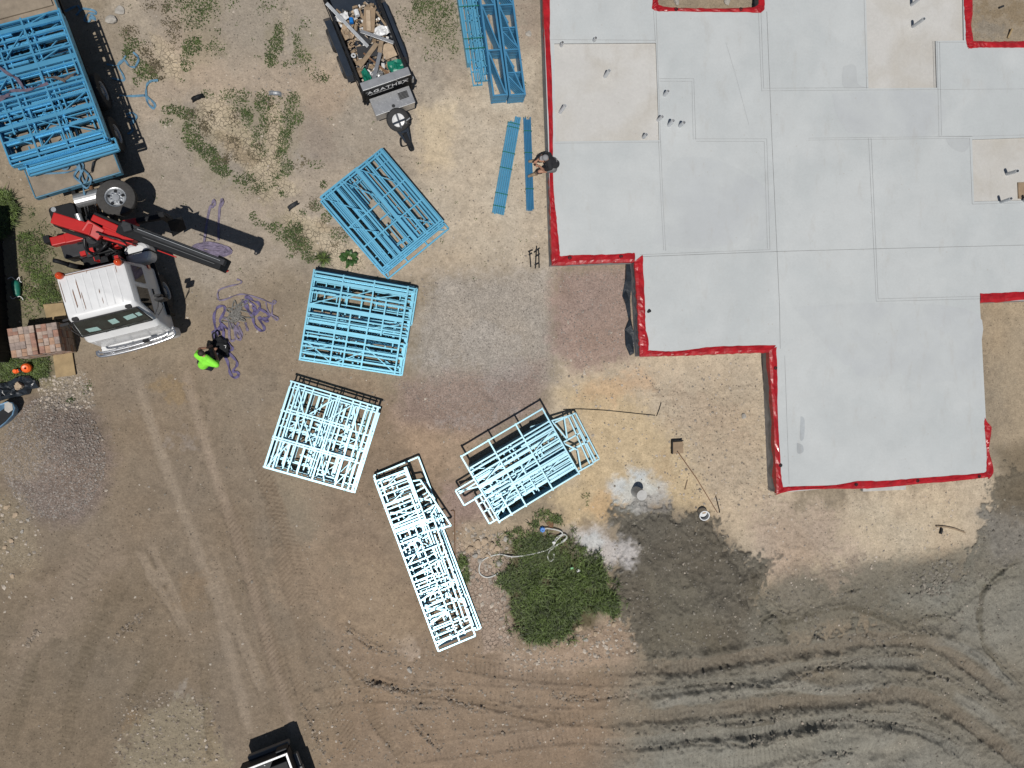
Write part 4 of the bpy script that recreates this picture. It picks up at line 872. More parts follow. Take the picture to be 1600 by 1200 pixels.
# ---- floor trusses and light frames at the top of the picture
def truss_pack(label, A, B, C, ztop, n, m, web, seed):
    a, b, c = P(*A, ztop), P(*B, ztop), P(*C, ztop); LU, LV = (b - a).length, (c - a).length; rz = atan2(b.y - a.y, b.x - a.x)
    t = thing('floor_truss_pack', label, 'floor truss pack', (a.x, a.y, 0), rz, 'stacked blue floor trusses'); pitch = ztop / n; r = random.Random(seed)
    for i in range(n):
        z = i * pitch + pitch / 2; s = (r.random() - .5) * .02; mb = MB(); hh = pitch - .008
        ch1, ch2 = MB(), MB(); ch1.bar((.03, s, z), (.03, LV + s, z), .06, hh); ch2.bar((LU - .03, s, z), (LU - .03, LV + s, z), .06, hh)
        root = ch1.build('truss', m, t); ch2.build('chord', m, root)
        pan = 1.42; k = 0; v = .03
        while v < LV - .1:
            q = MB(); q.bar((.06, v + s, z), (LU - .06, v + s, z), .045, hh * .85); q.build('post', m, root)
            v1 = min(v + pan, LV)
            if v1 - v > .5:
                q = MB(); q.bar((LU - .07, v + .05 + s, z), (.07, v1 - .04 + s, z), .045, hh * .7); q.build('web', m, root)
                if web == 'x':
                    q = MB(); q.bar((.07, v + pan * .5, z), (LU - .07, v + pan * .5 , z), .04, hh * .5); q.build('web', m, root)
                    q = MB(); q.bar((LU - .07, v + pan * .06, z - hh * .1), (.07, v + pan * .42, z - hh * .1), .04, hh * .5); q.build('web', m, root)
                    q = MB(); q.bar((LU * .52, v + pan * .62, z - hh * .1), (.07, v + pan * .93, z - hh * .1), .04, hh * .5); q.build('web', m, root)
            v += pan
    return t
truss_pack('stack of blue floor trusses with single diagonals, left of two beside the slab', (770, 150), (794, 148), (759, -40), .62, 6, SD, 's', 3)
truss_pack('stack of blue floor trusses with crossed webs, right of two beside the slab', (796, 150), (822, 148), (784, -40), .62, 6, SD, 'x', 5)
def bundle(label, A, B, C, z, nu, nz, m, seed, straps, group, cat='batten bundle', name='batten_bundle', jit=.0, skip=None):
    a, b, c = P(*A, z), P(*B, z), P(*C, z); LU, LV = (b - a).length, (c - a).length; rz = atan2(b.y - a.y, b.x - a.x)
    t = thing(name, label, cat, (a.x, a.y, 0), rz, group); r = random.Random(seed); w = LU / nu; h = z / nz
    for k in range(nz):
        for i in range(nu):
            mb = MB(); d0, d1 = (r.random() - .5) * jit, (r.random() - .5) * jit
            if skip and i in skip: d1 -= skip[i]
            x0, x1 = i * w + .004, (i + 1) * w - .004; g = w * .22
            # top-hat section: crown with two lips
            ring = lambda y: [(x0, y, k * h), (x1, y, k * h), (x1, y, k * h + h * .25), (x1 - g, y, k * h + h * .35), (x1 - g * 1.5, y, k * h + h * .96), (x0 + g * 1.5, y, k * h + h * .96), (x0 + g, y, k * h + h * .35), (x0, y, k * h + h * .25)]
            mb.loft([ring(d0), ring(LV + d1)]); mb.build('batten', m, t)
    for s in straps:
        mb = MB(); mb.box(-.006, LU + .006, s * LV - .012, s * LV + .012, z, z + .004); mb.box(-.008, -.005, s * LV - .012, s * LV + .012, 0, z + .004); mb.box(LU + .005, LU + .008, s * LV - .012, s * LV + .012, 0, z + .004)
        mb.build('strap', M['strap_green'], t)
    return t
bundle('bright blue strapped bundle of steel battens, slanting, left of the seated man', (769, 331), (788, 335), (795, 178), .16, 6, 2, SB, 2, (.07, .20, .46, .62, .88, .92), 'bundles of blue steel battens', jit=.03, skip={0: .22, 1: .2, 2: .2})
bundle('darker blue strapped bundle of steel battens under the seated man\'s feet', (823, 326), (835, 326), (829, 185), .14, 5, 2, SD, 8, (.22, .62, .86), 'bundles of blue steel battens', jit=.12)
def ladder_bundle():
    A, B, C = (741, 128), (763, 126), (718, -40); z = .36; a, b, c = P(*A, z), P(*B, z), P(*C, z); LU, LV = .62, (c - a).length; rz = atan2(b.y - a.y, b.x - a.x)
    t = thing('narrow_frame_bundle', 'strapped bundle of narrow blue ladder frames beside the floor trusses', 'frame bundle', (a.x, a.y, 0), rz); r = random.Random(4)
    for i, (u0, u1, v0, z) in enumerate([(0, .28, .0, .0), (.08, .30, .10, .09), (.30, .55, .12, .0), (.12, .34, .06, .18), (.34, .56, .30, .10), (.10, .26, .45, .27), (.36, .55, .5, .2)]):
        mb = MB()
        mb.bar((u0, v0, z + .04), (u0, LV, z + .04), .035, .075); mb.bar((u1, v0, z + .04), (u1, LV, z + .04), .035, .075); mb.bar(((u0 + u1) / 2, v0, z + .04), ((u0 + u1) / 2, LV, z + .04), .03, .07)
        v = v0 + .02
        while v < LV: mb.bar((u0, v, z + .04), (u1, v, z + .04), .035, .07); v += r.uniform(.35, .7)
        mb.build('ladder_frame', SB, t)
    for u, w in ((-.09, .07), (-.03, .06)):
        mb = MB(); mb.box(u - w / 2, u + w / 2, .62, LV, .0, .34); mb.build('batten', SB, t)
    for s in (.36, .47, .82, .95, 1.06):
        mb = MB(); mb.box(-.14, .6, 2.9 * s, 2.9 * s + .025, .362, .367); mb.build('strap', M['strap_green'], t)
ladder_bundle()
mb = MB(); a, b = P(759, -20, .05), P(775, 130, .03); mb.bar(a, b, .05, .05); t = thing('timber_batten', 'thin pale timber batten on the ground between the bundle and the trusses', 'batten', a); world_part(mb, 'batten_stick', M['timber'], t)

# ================================================================== CRANE TRUCK
TA = R(17.0); TO = Vector((-8.324, 2.036, 0))
truck = thing('crane_truck', 'flatbed crane truck with a white cab and a red and black folding crane', 'truck', TO, TA)
def TW(px, py, z):
    q = P(px, py, z) - TO; return Vector((q.x * cos(TA) + q.y * sin(TA), -q.x * sin(TA) + q.y * cos(TA), z))
def tp(mb, name, m, par=None, **k): return mb.build(name, m, par or truck, **k)
def rring(x0, x1, y0, y1, z, r, n=5):
    o = []
    for cx, cy, a0 in ((x1 - r, y1 - r, 0), (x0 + r, y1 - r, 90), (x0 + r, y0 + r, 180), (x1 - r, y0 + r, 270)):
        for k in range(n): a = R(a0 + 90 * k / (n - 1)); o.append((cx + r * cos(a), cy + r * sin(a), z))
    return o
# cab
mb = MB(); mb.loft([rring(-1.0, 1.0, -.74, 1.12, .62, .10), rring(-1.02, 1.02, -.76, 1.13, 1.0, .12), rring(-1.01, 1.01, -.68, 1.13, 1.72, .14), rring(-.99, .99, -.60, 1.12, 1.82, .16), rring(-.885, .885, -.20, 1.08, 2.60, .12), rring(-.85, .85, -.14, 1.04, 2.68, .12), rring(-.78, .78, -.06, .97, 2.715, .10)])
cab = tp(mb, 'cab', M['white'], smooth=False, bevel=.0)
for p in cab.data.polygons: p.use_smooth = True
m_ = cab.modifiers.new('split', 'EDGE_SPLIT'); m_.split_angle = R(32)
for x in [-.62, -.42, -.22, -.02, .18, .38, .58]:
    q = MB(); q.bar((x, -.02, 2.716), (x, .93, 2.716), .030, .016); tp(q, 'roof_rib', M['white'], cab)
M['rust_streak'] = mat('rust_streaks', (.22, .12, .075), .9, 0, .5, 14)
for x, y0, y1, w in ((-.55, .10, .62, .022), (-.41, .30, .85, .02), (-.36, .0, .5, .014), (.08, .33, .48, .016), (.10, .05, .25, .01), (.63, .75, .98, .012), (-.8, .3, .9, .012), (-.1, .93, 1.0, .02)):
    q = MB(); q.add([(x, y0, 2.7245), (x + w, y0 + .05, 2.7245), (x + w * .7, y1, 2.7245), (x - w * .3, y1 - .08, 2.7245)], [(0, 1, 2, 3)]); tp(q, 'rust_mark', M['rust_streak'], cab)
q = MB(); q.bar((-.8, 1.0, 2.70), (.75, 1.0, 2.70), .025, .012); tp(q, 'rust_mark', M['rust_streak'], cab)
def side_x(z): return 1.01 + (.885 - .99) / .78 * (z - 1.82) - .012 if z > 1.82 else 1.016
gm = bpy.data.materials.new('tinted_glass'); gm.use_nodes = True; n_, l_ = gm.node_tree.nodes, gm.node_tree.links; n_.clear()
o_, mx_, tr_, gl_, fr_ = (n_.new(s) for s in ('ShaderNodeOutputMaterial', 'ShaderNodeMixShader', 'ShaderNodeBsdfTransparent', 'ShaderNodeBsdfGlossy', 'ShaderNodeFresnel'))
tr_.inputs[0].default_value = (.88, .93, .92, 1); gl_.inputs['Roughness'].default_value = .03; fr_.inputs[0].default_value = 1.6
mx_.inputs[0].default_value = .10; l_.new(tr_.outputs[0], mx_.inputs[1]); l_.new(gl_.outputs[0], mx_.inputs[2]); l_.new(mx_.outputs[0], o_.inputs[0]); M['windscreen'] = gm
M['dash'] = mat('dark_cab_interior', (.018, .021, .019), .8, 0, .7, 4.)
# windscreen recess: dark interior board, papers on the dash, glass
def ws(x, t, off=0.): # t 0 at the sill, 1 at the roof
    t = .30 + .70 * t; y = -.645 + (.44) * t; z = 1.80 + .80 * t; nrm = Vector((0, -.80, .45)).normalized(); return Vector((x, y, z)) + nrm * off
q = MB(); v0 = [ws(-.90, .02, .006), ws(.90, .02, .006), ws(.80, .99, .006), ws(-.80, .99, .006)]; q.add(v0, [(0, 1, 2, 3)]); tp(q, 'dashboard_shade', M['dash'], cab)
for x, w, t0, t1, k in ((-.52, .30, .16, .42, -.03), (.08, .20, .30, .62, .03), (.52, .28, .34, .62, .06), (.76, .12, .42, .66, .03)):
    q = MB(); q.add([ws(x - w / 2, t0, .012), ws(x + w / 2, t0 + k, .012), ws(x + w / 2 - .03, t1 + k, .012), ws(x - w / 2 - .03, t1, .012)], [(0, 1, 2, 3)]); tp(q, 'paper', M['paper'], cab)
q = MB(); q.add([ws(-.92, .0, .02), ws(-.5, -.05, .035), ws(0, -.07, .04), ws(.5, -.05, .035), ws(.92, 0, .02), ws(.82, 1.0, .018), ws(-.82, 1., .018)], [(0, 1, 2, 3, 4, 5, 6)]); tp(q, 'windscreen', M['windscreen'], cab)
q = MB()
for a, b in ((ws(-.94, -.01, .02), ws(-.83, 1.02, .02)), (ws(.94, -.01, .02), ws(.83, 1.02, .02)), (ws(-.83, 1.02, .02), ws(.83, 1.02, .02)), (ws(-.94, -.02, .02), ws(.94, -.02, .02))): q.bar(a, b, .035, .02)
tp(q, 'windscreen_seal', M['black_clip'], cab)
for x0, x1 in ((-.30, .25), (.28, .80)):
    q = MB(); q.bar(ws(x0, -.02, .05), ws(x1, .14, .05), .014, .012); tp(q, 'wiper', M['black_clip'], cab)
# doors and side glass (picture right side), and the far side
for sg in (1, -1):
    X_ = lambda z, o=.006: sg * (side_x(z) + o)
    q = MB(); q.add([(X_(1.1), -.55, 1.1), (X_(1.1), .42, 1.1), (X_(2.5), .42, 2.5), (X_(2.5), -.10, 2.5), (X_(1.85), -.50, 1.85)], [(0, 1, 2, 3, 4)]); d = tp(q, 'door', M['white'], cab)
    q = MB(); q.add([(X_(1.9, .012), -.38, 1.9), (X_(1.9, .012), .36, 1.9), (X_(2.45, .012), .36, 2.45), (X_(2.45, .012), -.06, 2.45)], [(0, 1, 2, 3)]); tp(q, 'door_window', M['glass'], cab)
    q = MB(); q.add([(X_(1.9, .012), .50, 1.9), (X_(1.9, .012), .96, 1.9), (X_(2.45, .012), .96, 2.45), (X_(2.45, .012), .50, 2.45)], [(0, 1, 2, 3)]); tp(q, 'rear_quarter_window', M['glass'], cab)
    q = MB(); q.bar((X_(1.6, .02), .22, 1.62), (X_(1.6, .02), .38, 1.62), .03, .03); tp(q, 'door_handle', M['black_clip'], cab)
    q = MB(); q.tube([(sg * 1.0, -.45, 2.0), (sg * 1.16, -.25, 2.02), (sg * 1.22, -.06, 2.0)], .012, 6); q.tube([(sg * 1.0, -.42, 1.7), (sg * 1.2, -.22, 1.72), (sg * 1.22, -.06, 1.8)], .012, 6); tp(q, 'mirror_arm', M['black_clip'])
    q = MB(); q.loft([rring(sg * 1.26 - .12, sg * 1.26 + .12, -.10, -.03, z, .03) for z in (1.70, 2.08)]); q.loft([rring(sg * 1.22 - .09, sg * 1.22 + .09, .03, .09, z, .03) for z in (1.78, 2.0)]); tp(q, 'mirror', M['black_clip'], smooth=False)
    q = MB(); q.box(sg * 1.055 - .06, sg * 1.055 + .06, -.30, 1.22, .92, .99); q.box(sg * 1.06 - .05, sg * 1.06 + .05, -.34, -.28, .55, .99); tp(q, 'wheel_arch', M['black'], bevel=.015)
    q = MB(); q.box(sg * 1.03 - .02, sg * 1.03 + .02, 1.0, 1.1, 1.35, 1.50); tp(q, 'side_marker', M['orange_lens'], cab)
for x in (-.74, .74):
    q = MB(); q.lathe([(.09, 0), (.10, .03), (.10, .09), (.07, .15), (.001, .17)], (x, 1.02, 2.69), n=18); tp(q, 'beacon', M['orange_lens'], cab, smooth=True)
    q = MB(); q.lathe([(.105, -.04), (.105, .02), (.001, .02)], (x, 1.02, 2.67), n=16); tp(q, 'beacon_base', M['black_clip'], cab)
for x in (-.70, .66):
    q = MB(); q.loft([rring(x - .08, x + .08, -.20, -.10, z, .04) for z in (2.60, 2.70)]); tp(q, 'marker_lamp', M['black_clip'], cab)
cab.rotation_euler.z = -R(1.8)
# bumper, bull bar
q = MB(); q.loft([rring(-1.06, 1.06, -.96, -.66, z, .1) for z in (.45, .82)]); tp(q, 'bumper', M['white'], bevel=.0)
q = MB(); q.tube(smooth_path([(-1.12, -.80, .98), (-1.02, -.98, .98), (0, -1.04, .98), (.96, -.98, .98), (1.06, -.78, .98)], 5), .045, 10); tp(q, 'bull_bar', M['chrome'], smooth=True)
q = MB(); q.tube(smooth_path([(-.98, -.84, 1.24), (-.86, -.93, 1.24), (0, -.97, 1.24), (.86, -.93, 1.24), (.96, -.84, 1.24)], 5), .035, 10); tp(q, 'bull_bar_rail', M['chrome'], smooth=True)
q = MB()
for x in (-.7, .7, -.25, .3): q.bar((x, -.98, .6), (x, -.94, 1.25), .05, .05)
tp(q, 'bull_bar_upright', M['chrome'])
q = MB(); q.tube([(.28, -.93, 1.28), (.34, -.95, 1.32), (.42, -.93, 1.28)], .05, 8); tp(q, 'spot_lamp', M['black_clip'])
# wheels
def wheel(c, axis, r, w, par, spare=False):
    q = MB(); c = Vector(c); a = Vector(axis).normalized()
    q.lathe([(r * .56, -w / 2), (r * .86, -w / 2), (r * .97, -w * .42), (r, -w * .3), (r, w * .3), (r * .97, w * .42), (r * .86, w / 2), (r * .56, w / 2), (r * .54, w * .4), (r * .54, -w * .4), (r * .56, -w / 2)], c, a, 32)
    o = tp(q, 'wheel', M['grey_rubber'] if spare else M['black_rubber'], par, smooth=True); mm = o.modifiers.new('s', 'EDGE_SPLIT'); mm.split_angle = R(40)
    q = MB(); q.lathe([(r * .545, w * .47), (r * .49, w * .42), (r * .44, w * .1), (r * .40, .05), (r * .2, .06), (r * .18, .10), (.001, .10)], c, a, 24); tp(q, 'rim', M['galv'], o)
    x = a.orthogonal().normalized(); y = a.cross(x)
    for k in range(10):
        e = x * cos(2 * pi * k / 10) + y * sin(2 * pi * k / 10); q = MB(); q.lathe([(.018, .055), (.018, .10), (.001, .10)], c + e * r * .27, a, 6); tp(q, 'wheel_nut', M['chrome'], o)
        if k % 2: q = MB(); q.lathe([(.045, .072), (.001, .074)], c + e * r * .36, a, 10); tp(q, 'hand_hole', M['black'], o)
    return o
for s in (1, -1):
    wheel((s * .93, .45, .5), (s, 0, 0), .5, .28, truck)
    for y in (5.25, 6.55):
        for xx in (.98, .66): wheel((s * xx, y, .5), (s, 0, 0), .5, .26, truck)
wheel((.74, 3.18, 1.18), (.10, .05, 1), .52, .28, truck, True)
# chassis
for s in (1, -1):
    q = MB(); q.box(s * .40 - .05, s * .40 + .05, .2, 9.4, .72, .98); tp(q, 'chassis_rail', M['black'])
for y in (1.3, 2.55, 2.95, 3.45, 4.4, 6.0, 7.6):
    q = MB(); q.box(-.345, .345, y - .05, y + .05, .78, .92); tp(q, 'cross_member', M['black'])
q = MB(); q.tube([(.0, 1.4, .8), (.02, 2.4, .78), (.0, 3.6, .72), (0, 5.2, .6)], .06, 10); tp(q, 'drive_shaft', M['rust'])
for dx in (-.2, -.12, .1, .2):
    q = MB(); q.tube(smooth_path([(dx, 2.0, 1.0), (dx + .05, 2.5, .95), (dx - .08, 3.0, .9), (dx, 3.6, .92)], 4), .022, 6); tp(q, 'hose', M['black_clip'])
q = MB(); q.loft([rring(-1.18, -.48, 2.88, 3.46, z, .10) for z in (.50, 1.02)]); tp(q, 'fuel_tank', M['black'], bevel=.03)
q = MB(); q.lathe([(.001, .03), (.07, .03), (.07, -.02)], (-1.02, 3.36, 1.03), n=14); tp(q, 'filler_cap', M['galv'])
q = MB(); q.lathe([(.001, -.34), (.2, -.34), (.2, .34), (.001, .34)], (-.05, 3.46, .98), (1, 0, 0), 18); tp(q, 'air_tank', M['alu'])
q = MB(); q.lathe([(.001, -.16), (.09, -.16), (.09, .16), (.001, .16)], (-.44, 2.92, 1.02), (0, 1, .2), 14); tp(q, 'air_tank', M['alu'])
q = MB(); q.tube([(-.5, 1.42, 1.45), (-.66, 1.46, 1.72), (-.74, 1.50, 1.95)], .075, 10); q.tube([(-.74, 1.50, 1.95), (-.92, 1.62, 2.1), (-1.0, 1.66, 2.12)], .06, 10); tp(q, 'exhaust_stack', M['black'], smooth=True)
# white hydraulic tank behind the cab
q = MB(); q.loft([rring(.46, 1.16, 1.27, 1.84, z, .20, 6) for z in (.7, 1.12)] + [rring(.50, 1.12, 1.31, 1.80, 1.20, .18, 6), rring(.58, 1.04, 1.38, 1.73, 1.24, .12, 6)]); tp(q, 'hydraulic_tank', M['white'], smooth=False)
q = MB(); q.box(.44, 1.175, 1.52, 1.56, .68, 1.245); tp(q, 'tank_band', M['black'])
q = MB(); q.box(-.55, .42, 1.28, 1.72, .95, 1.5); tp(q, 'engine_cover', M['black'], bevel=.04)
# ---- crane
q = MB(); q.box(-.30, .34, 1.66, 2.16, .95, 1.62); tp(q, 'crane_base', M['black'], bevel=.05)
q = MB(); q.lathe([(.20, 1.5), (.20, 2.2), (.16, 2.3), (.001, 2.3)], (.18, 1.92, 0), n=20); tp(q, 'crane_column', M['dkgrey'])
q = MB(); q.loft([rring(-.95, -.30, 1.78, 2.24, z, .06) for z in (1.05, 1.55)]); tp(q, 'control_box', M['dkgrey'], bevel=.02)
q = MB(); q.loft([rring(-.62, .0, 1.62, 1.86, z, .06) for z in (1.1, 1.42)]); tp(q, 'valve_block', M['dkgrey'], bevel=.02)
def boom(name, a, b, za, zb, w, h, m, cap=True):
    za, zb = [z - .68 if z > 2.5 else z for z in (za, zb)]; a, b = TW(*a, za), TW(*b, zb); q = MB(); q.bar(a, b, w, h); o = tp(q, name, m, bevel=.025); return o, a, b
boom('inner_boom', (86, 342), (147, 361), 3.15, 3.15, .30, .34, M['red'])
boom('knuckle_link', (133, 352), (160, 368), 3.22, 3.1, .34, .24, M['red'])
boom('outer_boom_sleeve', (147, 341), (190, 360), 3.35, 3.35, .17, .28, M['red'])
boom('boom_guard', (152, 361), (212, 378), 3.05, 3.05, .22, .3, M['red'])
boom('boom_guard', (163, 354), (196, 368), 3.2, 3.2, .10, .2, M['red'])
boom('lower_sleeve', (160, 369), (200, 381), 2.9, 2.9, .14, .2, M['red'])
boom('boom_foot', (140, 352), (200, 376), 2.85, 2.85, .4, .2, M['black'])
boom('ram', (98, 359), (172, 383), 2.75, 2.75, .10, .10, M['black'])
boom('boom_edge', (150, 335), (192, 352), 3.3, 3.3, .08, .3, M['black'])
boom('telescopic_boom', (188, 357), (349, 415), 3.6, 3.75, .30, .34, M['black'])
boom('telescopic_boom_stage', (192, 350), (352, 411), 3.72, 3.86, .16, .20, M['dkgrey'])
boom('guide_strip', (214, 357.5), (344, 407), 3.93, 3.985, .016, .012, M['galv'])
boom('guide_strip', (222, 370), (335, 412), 3.80, 3.93, .016, .012, M['grey'])
boom('warning_edge', (246, 391), (276, 402), 3.4, 3.4, .03, .05, M['red'])
boom('boom_head', (343, 411), (352, 415), 3.66, 3.7, .36, .42, M['black'])
q = MB(); c = TW(349, 424, 2.6); q.tube([c + Vector((0, 0, .2)), c, c + Vector((.05, 0, -.1)), c + Vector((.12, 0, -.05))], .025, 6); tp(q, 'hook', M['red'])
q = MB(); c = TW(201, 358, 3.17); q.box(c.x - .1, c.x + .1, c.y - .07, c.y + .07, 2.9, 3.27); q.tube([c, c + Vector((.3, -.12, .05)), c + Vector((.5, -.2, .0))], .02, 6); tp(q, 'valve', M['dkgrey'])
boom('outrigger_beam', (82, 379), (135, 367), 1.62, 1.62, .24, .24, M['red'])
boom('outrigger_sleeve', (104, 374), (136, 367), 1.64, 1.64, .27, .27, M['red'])
q = MB(); c = TW(76, 375, 1.6); q.box(c.x - .08, c.x + .08, c.y - .1, c.y + .1, 1.2, 1.72); q.lathe([(.05, -.0), (.05, .7)], (c.x, c.y, .6), n=10); tp(q, 'outrigger_leg', M['black'])
q = MB(); c = TW(76, 375, .6); q.box(c.x - .1, c.x + .1, c.y - .1, c.y + .1, .52, .6); tp(q, 'outrigger_foot', M['black'])
boom('outrigger_beam', (178, 352), (262, 337), 1.35, 1.35, .14, .18, M['black'])
boom('outrigger_sleeve', (170, 356), (215, 347), 1.35, 1.35, .2, .24, M['red'])
q = MB(); c = TW(258, 340, 1.3); q.box(c.x - .07, c.x + .07, c.y - .07, c.y + .07, .5, 1.62); q.tube([c + Vector((-.1, .15, .2)), c + Vector((.1, 0, .32)), c + Vector((.2, -.1, .15))], .03, 6); tp(q, 'outrigger_leg', M['black'])
q = MB(); a, b, c, d = TW(262, 346, 1.25), TW(284, 338, 1.25), TW(291, 356, .75), TW(270, 368, .75); nn = Vector((.02, .03, .03)); q.add([a, b, c, d, a - nn, b - nn, c - nn, d - nn], [(0, 1, 2, 3), (7, 6, 5, 4), (0, 4, 5, 1), (1, 5, 6, 2), (2, 6, 7, 3), (3, 7, 4, 0)]); tp(q, 'outrigger_plate', M['black'])
for k, pth in enumerate([[(132, 372, 3.0), (134, 388, 2.2), (147, 396, 1.9), (160, 388, 2.3), (168, 378, 3.0)], [(150, 362, 3.3), (175, 372, 3.3), (195, 376, 3.25), (215, 382, 3.6)], [(118, 362, 3.0), (140, 372, 3.1), (160, 382, 2.8)], [(136, 374, 2.9), (140, 394, 1.9), (158, 404, 1.6), (172, 396, 2.0)], [(155, 366, 3.3), (185, 374, 3.3), (198, 382, 3.2)], [(168, 386, 2.6), (182, 396, 1.8), (176, 402, 1.5)]]):
    q = MB(); q.tube(smooth_path([TW(p[0], p[1], p[2] - .68 if p[2] > 2.5 else p[2]) for p in pth], 6), .035 if k < 1 else .02, 8); tp(q, 'hydraulic_hose', M['black_clip'], smooth=True)
for k in range(16):
    r = random.Random(k + 50); x, y, z = r.uniform(-.5, .5), r.uniform(1.25, 2.2), r.uniform(1.5, 1.75); q = MB(); s = r.uniform(.03, .09); q.box(x - s, x + s * 1.4, y - s, y + s, z - .2, z + s); tp(q, 'fitting', M[r.choice(['black', 'dkgrey', 'dkgrey', 'red'])])
# tray
DA = R(3.0)
def TR(x, y, z): return (-.07 + x * cos(DA) - y * sin(DA), 3.70 + x * sin(DA) + y * cos(DA), z)
def tray_box(mb, x0, x1, y0, y1, z0, z1):
    mb.add([TR(x0, y0, z0), TR(x1, y0, z0), TR(x1, y1, z0), TR(x0, y1, z0), TR(x0, y0, z1), TR(x1, y0, z1), TR(x1, y1, z1), TR(x0, y1, z1)], [(0, 3, 2, 1), (4, 5, 6, 7), (0, 1, 5, 4), (1, 2, 6, 5), (2, 3, 7, 6), (3, 0, 4, 7)])
q = MB(); tray_box(q, -1.163, 1.163, .06, 6.4, 1.24, 1.35); tray = tp(q, 'tray_deck', M['deck'])
for x0, x1, y0, y1 in ((-1.2, 1.2, .02, .058), (-1.2, -1.165, .06, 6.4), (1.165, 1.2, .06, 6.4)):
    q = MB(); tray_box(q, x0, x1, y0, y1, 1.17, 1.375); tp(q, 'tray_rail', M['deck_blue'], bevel=.01)
for x in (-.9, -.3, .35, .95):
    q = MB(); tray_box(q, x - .03, x + .03, .006, .018, 1.25, 1.31); tp(q, 'rail_slot', M['black'], tray)
for s in (1, -1):
    q = MB(); tray_box(q, s * 1.0 - .02, s * 1.0 + .02, .7, 1.1, .55, 1.24); tray_box(q, s * 1.12 - .02, s * 1.12 + .02, 2.9, 5.6, .7, .78); tp(q, 'side_guard', M['black'])
    q = MB(); tray_box(q, s * .98 - .22, s * .98 + .22, .98, 3.5, 1.06, 1.12); tp(q, 'mudguard', M['black'])
q = MB(); tray_box(q, -1.1, 1.1, 4.95, 6.3, 1.36, 1.40); tp(q, 'deck_plywood', M['deck'])
# load
pack('big load of deep blue wall frames strapped on the truck tray', (15, 257), (167, 214), (-75, 55), 1.97, 7, 'u', M['steel_load'], 91,
     dict(rect=(0, 1, 0, 1), studs=[(.02, .05), (.06, .045), (.16, .045), (.26, .10), (.37, .05), (.45, .06), (.48, .06), (.60, .045), (.64, .14), (.72, .05), (.80, .045), (.86, .045), (.93, .09), (.985, .045)],
          nogs=[(.30,), (.60,), (.95, .5, .7), (.15, .2, .5)], braces=[((.62, .18), (.96, .05)), ((.30, .30), (.58, .18)), ((.62, .25), (.95, .36)), ((.30, .62), (.04, .46)), ((.62, .93), (.9, .99)), ((.33, .74), (.58, .9)), ((.05, .2), (.28, .1)), ((.64, .66), (.95, .74))], straps=[]),
     z0=1.385, dens=.40, spread=.03, jag=.3, lim=(0, .975, 0, 1), group='packs of blue steel wall frames', extra=[dict(z=1.55, poly=[(.09, -.075), (1.03, -.075), (1.03, .02), (.09, .02)], bars=[((.1, -.05), (1.02, -.05)), ((.1, -.028), (1.02, -.028))], w=.07)])

# ---- straps and slings
def strap(name, label, cat, paths, w, m, t=.006, group=None, seed=0, h=.012, base=None):
    r = random.Random(seed); c = None; mb = MB()
    for pth in paths:
        q = []
        for p in pth:
            z = p[2] if len(p) > 2 else None
            q.append(P(p[0], p[1], z) if z is not None else G(p[0], p[1], h + r.random() * .03))
        q = smooth_path(q, 7); ph = r.random() * 6
        mb.tube(q, 0, flat=(w, t), roll=[.9 * sin(i * .35 + ph) ** 3 for i in range(len(q))])
        if c is None: c = q[0]
    th = thing(name, label, cat, (c.x, c.y, 0), 0, group); world_part(mb, 'webbing', m, th); return th
def Z4(l): return [(280 + x / 6.667, 420 + y / 6.667) for x, y in l]
PG = 'purple lifting slings lying on the dirt'
strap('lifting_sling', 'thin faded sling end, topmost of the slings heaped near the kneeling man', 'sling', [Z4([(410, 325), (402, 260), (430, 215), (520, 182), (635, 155), (645, 125), (600, 110)])], .05, M['lilac'], group=PG, seed=1)
strap('lifting_sling', 'long thin lilac sling arching over the heap to its looped ends on the right', 'sling', [Z4([(415, 330), (480, 322), (600, 272), (700, 270), (870, 322), (975, 368), (1010, 345), (980, 338), (970, 420), (968, 485)]), Z4([(905, 350), (925, 440), (980, 505), (1020, 538), (1028, 512), (965, 480)])], .05, M['lilac'], group=PG, seed=2)
strap('lifting_sling', 'deep purple sling loops at the right of the heap', 'sling', [Z4([(650, 335), (690, 345), (730, 440), (770, 492), (835, 420), (830, 360), (765, 325), (700, 290), (715, 330), (790, 400), (770, 490), (790, 590), (860, 648), (888, 615), (830, 510), (900, 545), (925, 538), (870, 515)]), Z4([(840, 420), (900, 452), (938, 492), (905, 520), (835, 530)]), Z4([(660, 340), (700, 400), (760, 480), (800, 440), (760, 400)])], .085, M['purple'], group=PG, seed=3)
strap('lifting_sling', 'purple sling looping up behind the black bag', 'sling', [Z4([(405, 700), (385, 640), (362, 500), (395, 408), (455, 390), (478, 430), (430, 535), (445, 580), (515, 632)]), Z4([(375, 735), (350, 665), (370, 655), (400, 700)])], .085, M['purple'], group=PG, seed=4)
strap('lifting_sling', 'purple sling passing under the black bag to a hooked end below it', 'sling', [Z4([(450, 640), (415, 625), (430, 592), (462, 640), (465, 720), (515, 780), (556, 830), (520, 860), (440, 850)]), Z4([(465, 890), (505, 970), (530, 1080), (575, 1132), (622, 1112), (610, 1080), (562, 1068), (602, 1010), (592, 955), (515, 875), (470, 840)])], .085, M['purple'], group=PG, seed=5)
strap('lifting_sling', 'faded mauve sling loops hanging below the grey rope pile', 'sling', [Z4([(450, 515), (520, 540), (522, 700), (545, 752), (585, 720), (575, 620), (530, 570)]), Z4([(560, 570), (600, 640), (590, 710), (630, 742), (645, 705), (600, 620), (620, 560)]), Z4([(620, 600), (655, 690), (640, 700), (600, 640)]), Z4([(690, 560), (715, 640), (700, 620)])], .075, M['lilac'], group=PG, seed=6)
r = random.Random(12); loops = []
